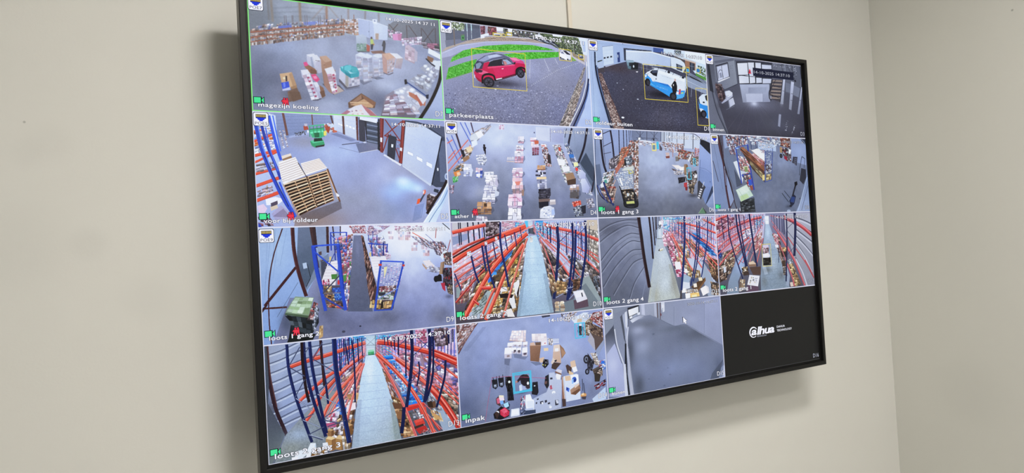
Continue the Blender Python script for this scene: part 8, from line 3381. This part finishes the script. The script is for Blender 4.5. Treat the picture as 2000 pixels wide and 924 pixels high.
def sheet_pt(c, r, x, y, dz=0.0): return local((c + x / 1600) / 4 * W9, (r + y / 900) / 4, -dz)
INK = {k: glow('ink_' + n, h, s) for k, n, h, s in (('w', 'white', 'f4f5ff', 1), ('k', 'black', '14161c', 1), ('g', 'green', '4fe59a', 1), ('r', 'red', 'e83c50', 1), ('y', 'yellow', 'e2cf50', 1),
       ('c', 'cyan', '4cc4ea', 1), ('b', 'blue', '2a3ed8', 1), ('o', 'gold', 'd8c070', 1), ('l', 'line', 'dfe2f4', 1), ('n', 'bright_green', '8cec84', 1), ('s', 'slate', '26283a', 1), ('d', 'dim_white', 'b8bccb', 1), ('h', 'grey', '4c4c4e', 1), ('q', 'soft_white', 'd0d2e0', 1))}

def flat(name, c, r, polys, parent, dz=.0005):
    """flat print on the glass: polys = [(ink, [(x, y) ...], layer)]"""
    bm = bmesh.new(); used = []
    for ink, pts, lay in polys:
        if ink not in used: used.append(ink)
        vs = [bm.verts.new(sheet_pt(c, r, x, y, dz + lay * .00025)) for x, y in pts]
        f = bm.faces.new(vs); f.material_index = used.index(ink)
    me = bpy.data.meshes.new(name); bm.to_mesh(me); bm.free()
    return link(name, me, [INK[i] for i in used], parent)

def rect(x0, y0, x1, y1): return [(x0, y0), (x1, y0), (x1, y1), (x0, y1)]
def frame_polys(ink, x0, y0, x1, y1, t, lay=0):
    return [(ink, rect(x0, y0, x1, y0 + t), lay), (ink, rect(x0, y1 - t, x1, y1), lay), (ink, rect(x0, y0 + t, x0 + t, y1 - t), lay), (ink, rect(x1 - t, y0 + t, x1, y1 - t), lay)]

def lettering(name, body, c, r, x0, x1, base, cap, parent, ink='w', edge='k', shear=0.0, bold=0.0, slope=0.0, space=1.05, halo=.035):
    """text on the glass, fitted between x0 and x1 with its baseline and cap height in sheet units"""
    bm = bmesh.new(); inks = []
    def geo(off):
        cu = bpy.data.curves.new('t', 'FONT'); cu.body = body; cu.size = 1; cu.offset = off; cu.space_character = space; cu.shear = shear; cu.resolution_u = 3
        ob = bpy.data.objects.new('t', cu); me = bpy.data.meshes.new_from_object(ob); bpy.data.objects.remove(ob); bpy.data.curves.remove(cu); return me
    ref = geo(bold); xs = [v.co.x for v in ref.vertices]; lo, hi = min(xs), max(xs)
    for layer, (off, ik) in enumerate(((bold + halo, edge), (bold, ink)) if edge else ((bold, ink),)):
        me = ref if off == bold else geo(off)
        if ik not in inks: inks.append(ik)
        mi = inks.index(ik); vs = []
        for v in me.vertices:
            t = (v.co.x - lo) / (hi - lo); x = x0 + t * (x1 - x0); y = base - v.co.y / .729 * cap + slope * t
            vs.append(bm.verts.new(sheet_pt(c, r, x, y, .0009 + layer * .00025)))
        for p in me.polygons:
            try: bm.faces.new([vs[i] for i in p.vertices]).material_index = mi
            except ValueError: pass
    me = bpy.data.meshes.new(name); bm.to_mesh(me); bm.free()
    return link(name, me, [INK[i] for i in inks], parent)

def port_icon(c, r, txt, parent):
    x0, y0, x1, y1 = 8, 12, 114, 112
    oct_ = lambda a, b, cx, d, k: [(a + k, b), (cx - k, b), (cx, b + k), (cx, d - k), (cx - k, d), (a + k, d), (a, d - k), (a, b + k)]
    P = [('s', oct_(x0 - 4, y0 - 4, x1 + 4, y1 + 4, 9), 0), ('w', oct_(x0, y0, x1, y1, 8), 1)]
    P += [('s', rect(x0 + 15, y0 + 12, x1 - 15, y0 + 38), 2)]
    for i in range(7): P.append(('o', rect(x0 + 19 + i * 10.3, y0 + 16, x0 + 25 + i * 10.3, y0 + 34), 3))
    P += [('b', [(x0 + 15, y0 + 38), (x1 - 15, y0 + 38), (x1 - 15, y0 + 44), (x1 - 26, y0 + 46), (x1 - 30, y0 + 56), (x1 - 40, y0 + 58), (x1 - 40, y0 + 66), (x0 + 40, y0 + 66), (x0 + 40, y0 + 58), (x0 + 30, y0 + 56), (x0 + 26, y0 + 46), (x0 + 15, y0 + 44)], 3)]
    o = flat('port_icon', c, r, P, parent, .0005)
    t = lettering('port_number', txt, c, r, x0 + 8, x1 - 8, y1 - 7, 23, parent, 's', None)
    for v in t.data.vertices: v.co.y -= .0010 * U
    return o

def camera_icon(c, r, parent):
    flat('record_icon', c, r, [('k', rect(12, 787, 74, 840), 0), ('k', [(68, 806), (94, 784), (94, 842), (68, 822)], 0), ('g', rect(17, 792, 67, 835), 1), ('g', [(73, 810), (89, 792), (89, 835), (73, 819)], 1)], parent)

def runner_icon(c, r, parent):
    P = []
    for ox in (0, 20):
        f = lambda *q: [(224 + ox + x, 786 + y) for x, y in q]
        for ink, g, lay in (('k', 3, 0), ('r', 0, 1)):
            P.append((ink, f((12 - g, 0 - g), (24 + g, 0 - g), (24 + g, 13 + g), (12 - g, 13 + g)), lay))
            P.append((ink, f((4 - g, 16 - g), (28 + g, 14 - g), (28 + g, 36 + g), (8 - g, 38 + g)), lay))
            P.append((ink, f((0 - g, 20 - g), (6 + g, 18 - g), (4 + g, 32 + g), (-2 - g, 30 + g)), lay))
            P.append((ink, f((8 - g, 36 - g), (16 + g, 36 - g), (6 + g, 60 + g), (-2 - g, 58 + g)), lay))
            P.append((ink, f((18 - g, 36 - g), (27 + g, 35 - g), (30 + g, 58 + g), (22 - g, 60 + g)), lay))
    flat('motion_icon', c, r, P, parent)

FEEDS = [  # sheet, column, row, channel, caption, caption width, caption cap, port, time, time size, motion, label
 ('D7', 0, 0, 'D7', 'magezijn koeling', 458, 34, 'POE7', '14-10-2025 14 37 11', 0, 1, 'picture of a cool store with pallets on a grey floor'),
 ('D2', 1, 0, 'D2', 'parkeerplaats', 440, 38, 'POE2', '14-10-2025 14:37:11', 1, 0, 'picture of a red car on a paved car park'),
 ('D1', 2, 0, 'D1', 'roldeur buiten', 460, 38, 'POE1', '14-10-2025 14:37:10', 1, 0, 'picture of a white and blue van in a dark yard'),
 ('D3', 3, 0, 'D3', 'binnen', 172, 32, 'POE3', None, 0, 0, 'grey picture of a lobby with a glass front and stairs'),
 ('D5', 0, 1, 'D5', 'voor bij roldeur', 410, 34, 'POE5', '14-10-2025 14:37:11', 0, 1, 'picture of stacked wooden pallets and dock doors'),
 ('D4', 1, 1, 'D4', 'acher 1', 178, 32, 'POE4', '14-10-2025 14:37:11', 0, 1, 'picture of a hall with long rows of pallets'),
 ('D6', 2, 1, 'D6', 'loots 1 gang 3', 470, 40, 'POE6', '14-10-2025 14:37:10', 1, 1, 'picture of a pale aisle with racking on its left'),
 ('D8', 3, 1, 'D8', 'loots 1 gang 1', 350, 32, 'POE8', '14-10-2025 14:37:10', 0, 0, 'picture of two rack ends and a pallet truck'),
 ('D9', 0, 2, 'D9', 'loots 1 gang 2', 378, 34, 'POE9', '14-10-2025 14:37:11', 0, 1, 'picture of two blue rack ends and a green covered pallet'),
 ('D10', 1, 2, 'D10', 'loots 2 gang 2', 470, 40, None, '14-10-2025 14:37:10', 1, 0, 'picture of a high aisle with red beams on both sides'),
 ('D11', 2, 2, 'D11', 'loots 2 gang 4', 470, 40, None, '14-10-2025 14:37:10', 1, 0, 'picture of an aisle between a grey wall and red racking'),
 ('D12', 3, 2, 'D12', 'loots 2 gang 1', 448, 40, None, '14-10-2025 14:37:10', 1, 0, 'picture of an aisle with a loaded truck in a yellow box'),
 ('D13', 0, 3, 'D13', 'loots 2 gang 3', 500, 40, None, '14-10-2025 14:37:10', 1, 0, 'picture of a high aisle with blue uprights and a bright floor'),
 ('D14', 1, 3, 'D14', 'inpak', 192, 40, None, '14-10-2025 14:37:10', 1, 0, 'picture of a packing area seen from above'),
 ('D15', 2, 3, 'D15', 'buiten', 160, 30, 'POE15', '2025-10-14 14:37:11', 0, 0, 'grey picture of an empty yard along a wall'),
 ('D16', 3, 3, 'D16', None, 0, 0, None, None, 0, 0, 'black empty picture with a white maker logo'),
]
for (nm, c, r, chan, cap, capw, caph, port, tm, tsz, motion, label) in FEEDS:
    m = screen_mat('screen_' + nm.lower(), SHEETS[nm][2]) if nm in SHEETS else screen_mat('screen_' + nm.lower(), None, '1c1c1c')
    bm = bmesh.new(); uv = bm.loops.layers.uv.new('UVMap')
    vs = [bm.verts.new(sheet_pt(c, r, x, y)) for x, y in ((0, 900), (1600, 900), (1600, 0), (0, 0))]
    back = [bm.verts.new(sheet_pt(c, r, x, y, -.0035)) for x, y in ((0, 900), (1600, 900), (1600, 0), (0, 0))]
    f = bm.faces.new(vs)
    for lp, q in zip(f.loops, ((0, 0), (1, 0), (1, 1), (0, 1))): lp[uv].uv = q
    bm.faces.new(back[::-1]).material_index = 1
    for i in range(4): bm.faces.new((vs[i], back[i], back[(i + 1) % 4], vs[(i + 1) % 4])).material_index = 1
    me = bpy.data.meshes.new('camera_picture'); bm.to_mesh(me); bm.free()
    fd = link('camera_picture', me, [m, M_lip], tv); fd['label'] = label
    # border lines of the grid
    if nm == 'D7': flat('picture_border', c, r, frame_polys('n', 0, 0, 1600, 900, 8), fd, .0004)
    elif nm == 'D16': flat('picture_border', c, r, [('l', rect(0, 0, 1600, 5), 0), ('l', rect(0, 0, 5, 900), 0), ('h', rect(0, 893, 1600, 898), 0)], fd, .0003)
    else: flat('picture_border', c, r, frame_polys('l', 0, 0, 1600, 900, 5 if r < 3 else 4)[:4 if c < 3 else 3], fd, .0003)
    if port: port_icon(c, r, port, fd)
    if nm != 'D16': camera_icon(c, r, fd)
    if motion: runner_icon(c, r, fd)
    if cap: lettering('caption', cap, c, r, 46, 46 + capw, 864, caph, fd, bold=.016)
    if tm:
        if tsz: lettering('time_stamp', tm, c, r, 960, 1548, 74, 36, fd, bold=.014, ink='q' if nm in ('D12', 'D11', 'D1') else 'w')
        else: lettering('time_stamp', tm, c, r, 1110, 1550, 68, 28, fd, bold=.012, ink='d' if nm in ('D8', 'D15') else 'w')
    wch = 34 if len(chan) == 2 else 34
    lettering('channel_number', chan, c, r, 1584 - wch * len(chan), 1584, 868, 48, fd, 'd' if c == 3 else 'w')
    for ink, x0, y0, x1, y1 in BOXES.get(nm, ()):
        x1 = min(x1, 1596)
        flat('tracking_box', c, r, frame_polys(ink, x0, y0, x1, y1, 9 if ink == 'c' else 6), fd, .0006)
    if nm == 'D3':
        x0, y0, x1, y1 = BADGE; flat('time_badge', c, r, [('s', rect(x0, y0, x1, y1), 0)], fd, .0005)
        (ax, ay), (bx, by) = BADGE_TEXT
        lettering('time_stamp', '14-10-2025 14:37:10', c, r, ax, bx, (y0 + y1) / 2 + 18, 36, fd, 'd', None)
        (ax, ay), (bx, by) = BELL; h = ay - by
        flat('alarm_bell', c, r, [('r', [(ax - 22, ay), (ax - 22, ay - .12 * h), (ax - 15, ay - .3 * h), (ax - 13, ay - .7 * h), (ax - 5, ay - .9 * h), (ax, ay - h), (ax + 5, ay - .9 * h), (ax + 13, ay - .7 * h), (ax + 15, ay - .3 * h), (ax + 22, ay - .12 * h), (ax + 22, ay)], 1), ('s', [(ax - 7, ay - .15 * h), (ax - 5, ay - .55 * h), (ax + 5, ay - .55 * h), (ax + 7, ay - .15 * h)], 2)], fd, .0005)
    if nm == 'D15':
        cx = sum(p[0] for p in POINTER) / 7; cy = sum(p[1] for p in POINTER) / 7
        flat('mouse_pointer', c, r, [('k', [(cx + (x - cx) * 1.3, cy + (y - cy) * 1.15) for x, y in POINTER], 0), ('w', POINTER, 1)], fd, .0006)
    if nm == 'D16':
        (ccx, ccy), (rx0, _y), (_x, ry1), (a0x, ab), (a1x, atop), (w0x, wb), (w1x, _z), (_q, wtop), s0, s1, t1a, t1b, t2a, t2b = LOGO
        P = []; n = 34; R0 = ccx - rx0; Ry = ry1 - ccy
        th = lambda k: .13 + .15 * math.sin(math.pi * min(1, k / n * 1.15))
        for i in range(n):                                   # the open ring round the first letter
            a0, a1 = math.radians(-32 - 276 * i / n), math.radians(-32 - 276 * (i + 1) / n)
            P.append(('w', [(ccx + R0 * math.cos(a0), ccy + Ry * math.sin(a0)), (ccx + R0 * math.cos(a1), ccy + Ry * math.sin(a1)), (ccx + R0 * (1 - th(i + 1)) * math.cos(a1), ccy + Ry * (1 - th(i + 1)) * math.sin(a1)), (ccx + R0 * (1 - th(i)) * math.cos(a0), ccy + Ry * (1 - th(i)) * math.sin(a0))], 0))
        flat('logo_ring', c, r, P, fd, .0006)
        lettering('logo_letter', 'a', c, r, a0x, a1x, ab, (ab - atop) / .56 * .729, fd, 'w', None, shear=.2, bold=.03)
        lettering('logo_word', 'lhua', c, r, w0x, w1x, wb, (wb - wtop) * .96, fd, 'w', None, shear=.2, bold=.03, space=.92)
        lettering('logo_line', 'TECHNOLOGY', c, r, s0[0], s1[0], s0[1] + 2, 15, fd, 'd', None, bold=.01)
        lettering('maker_name', 'DAHUA', c, r, t1a[0], t1b[0], t1a[1], 25, fd, 'w', None, bold=.012)
        lettering('maker_name', 'TECHNOLOGY', c, r, t2a[0], t2b[0], t2a[1], 25, fd, 'w', None, bold=.012)
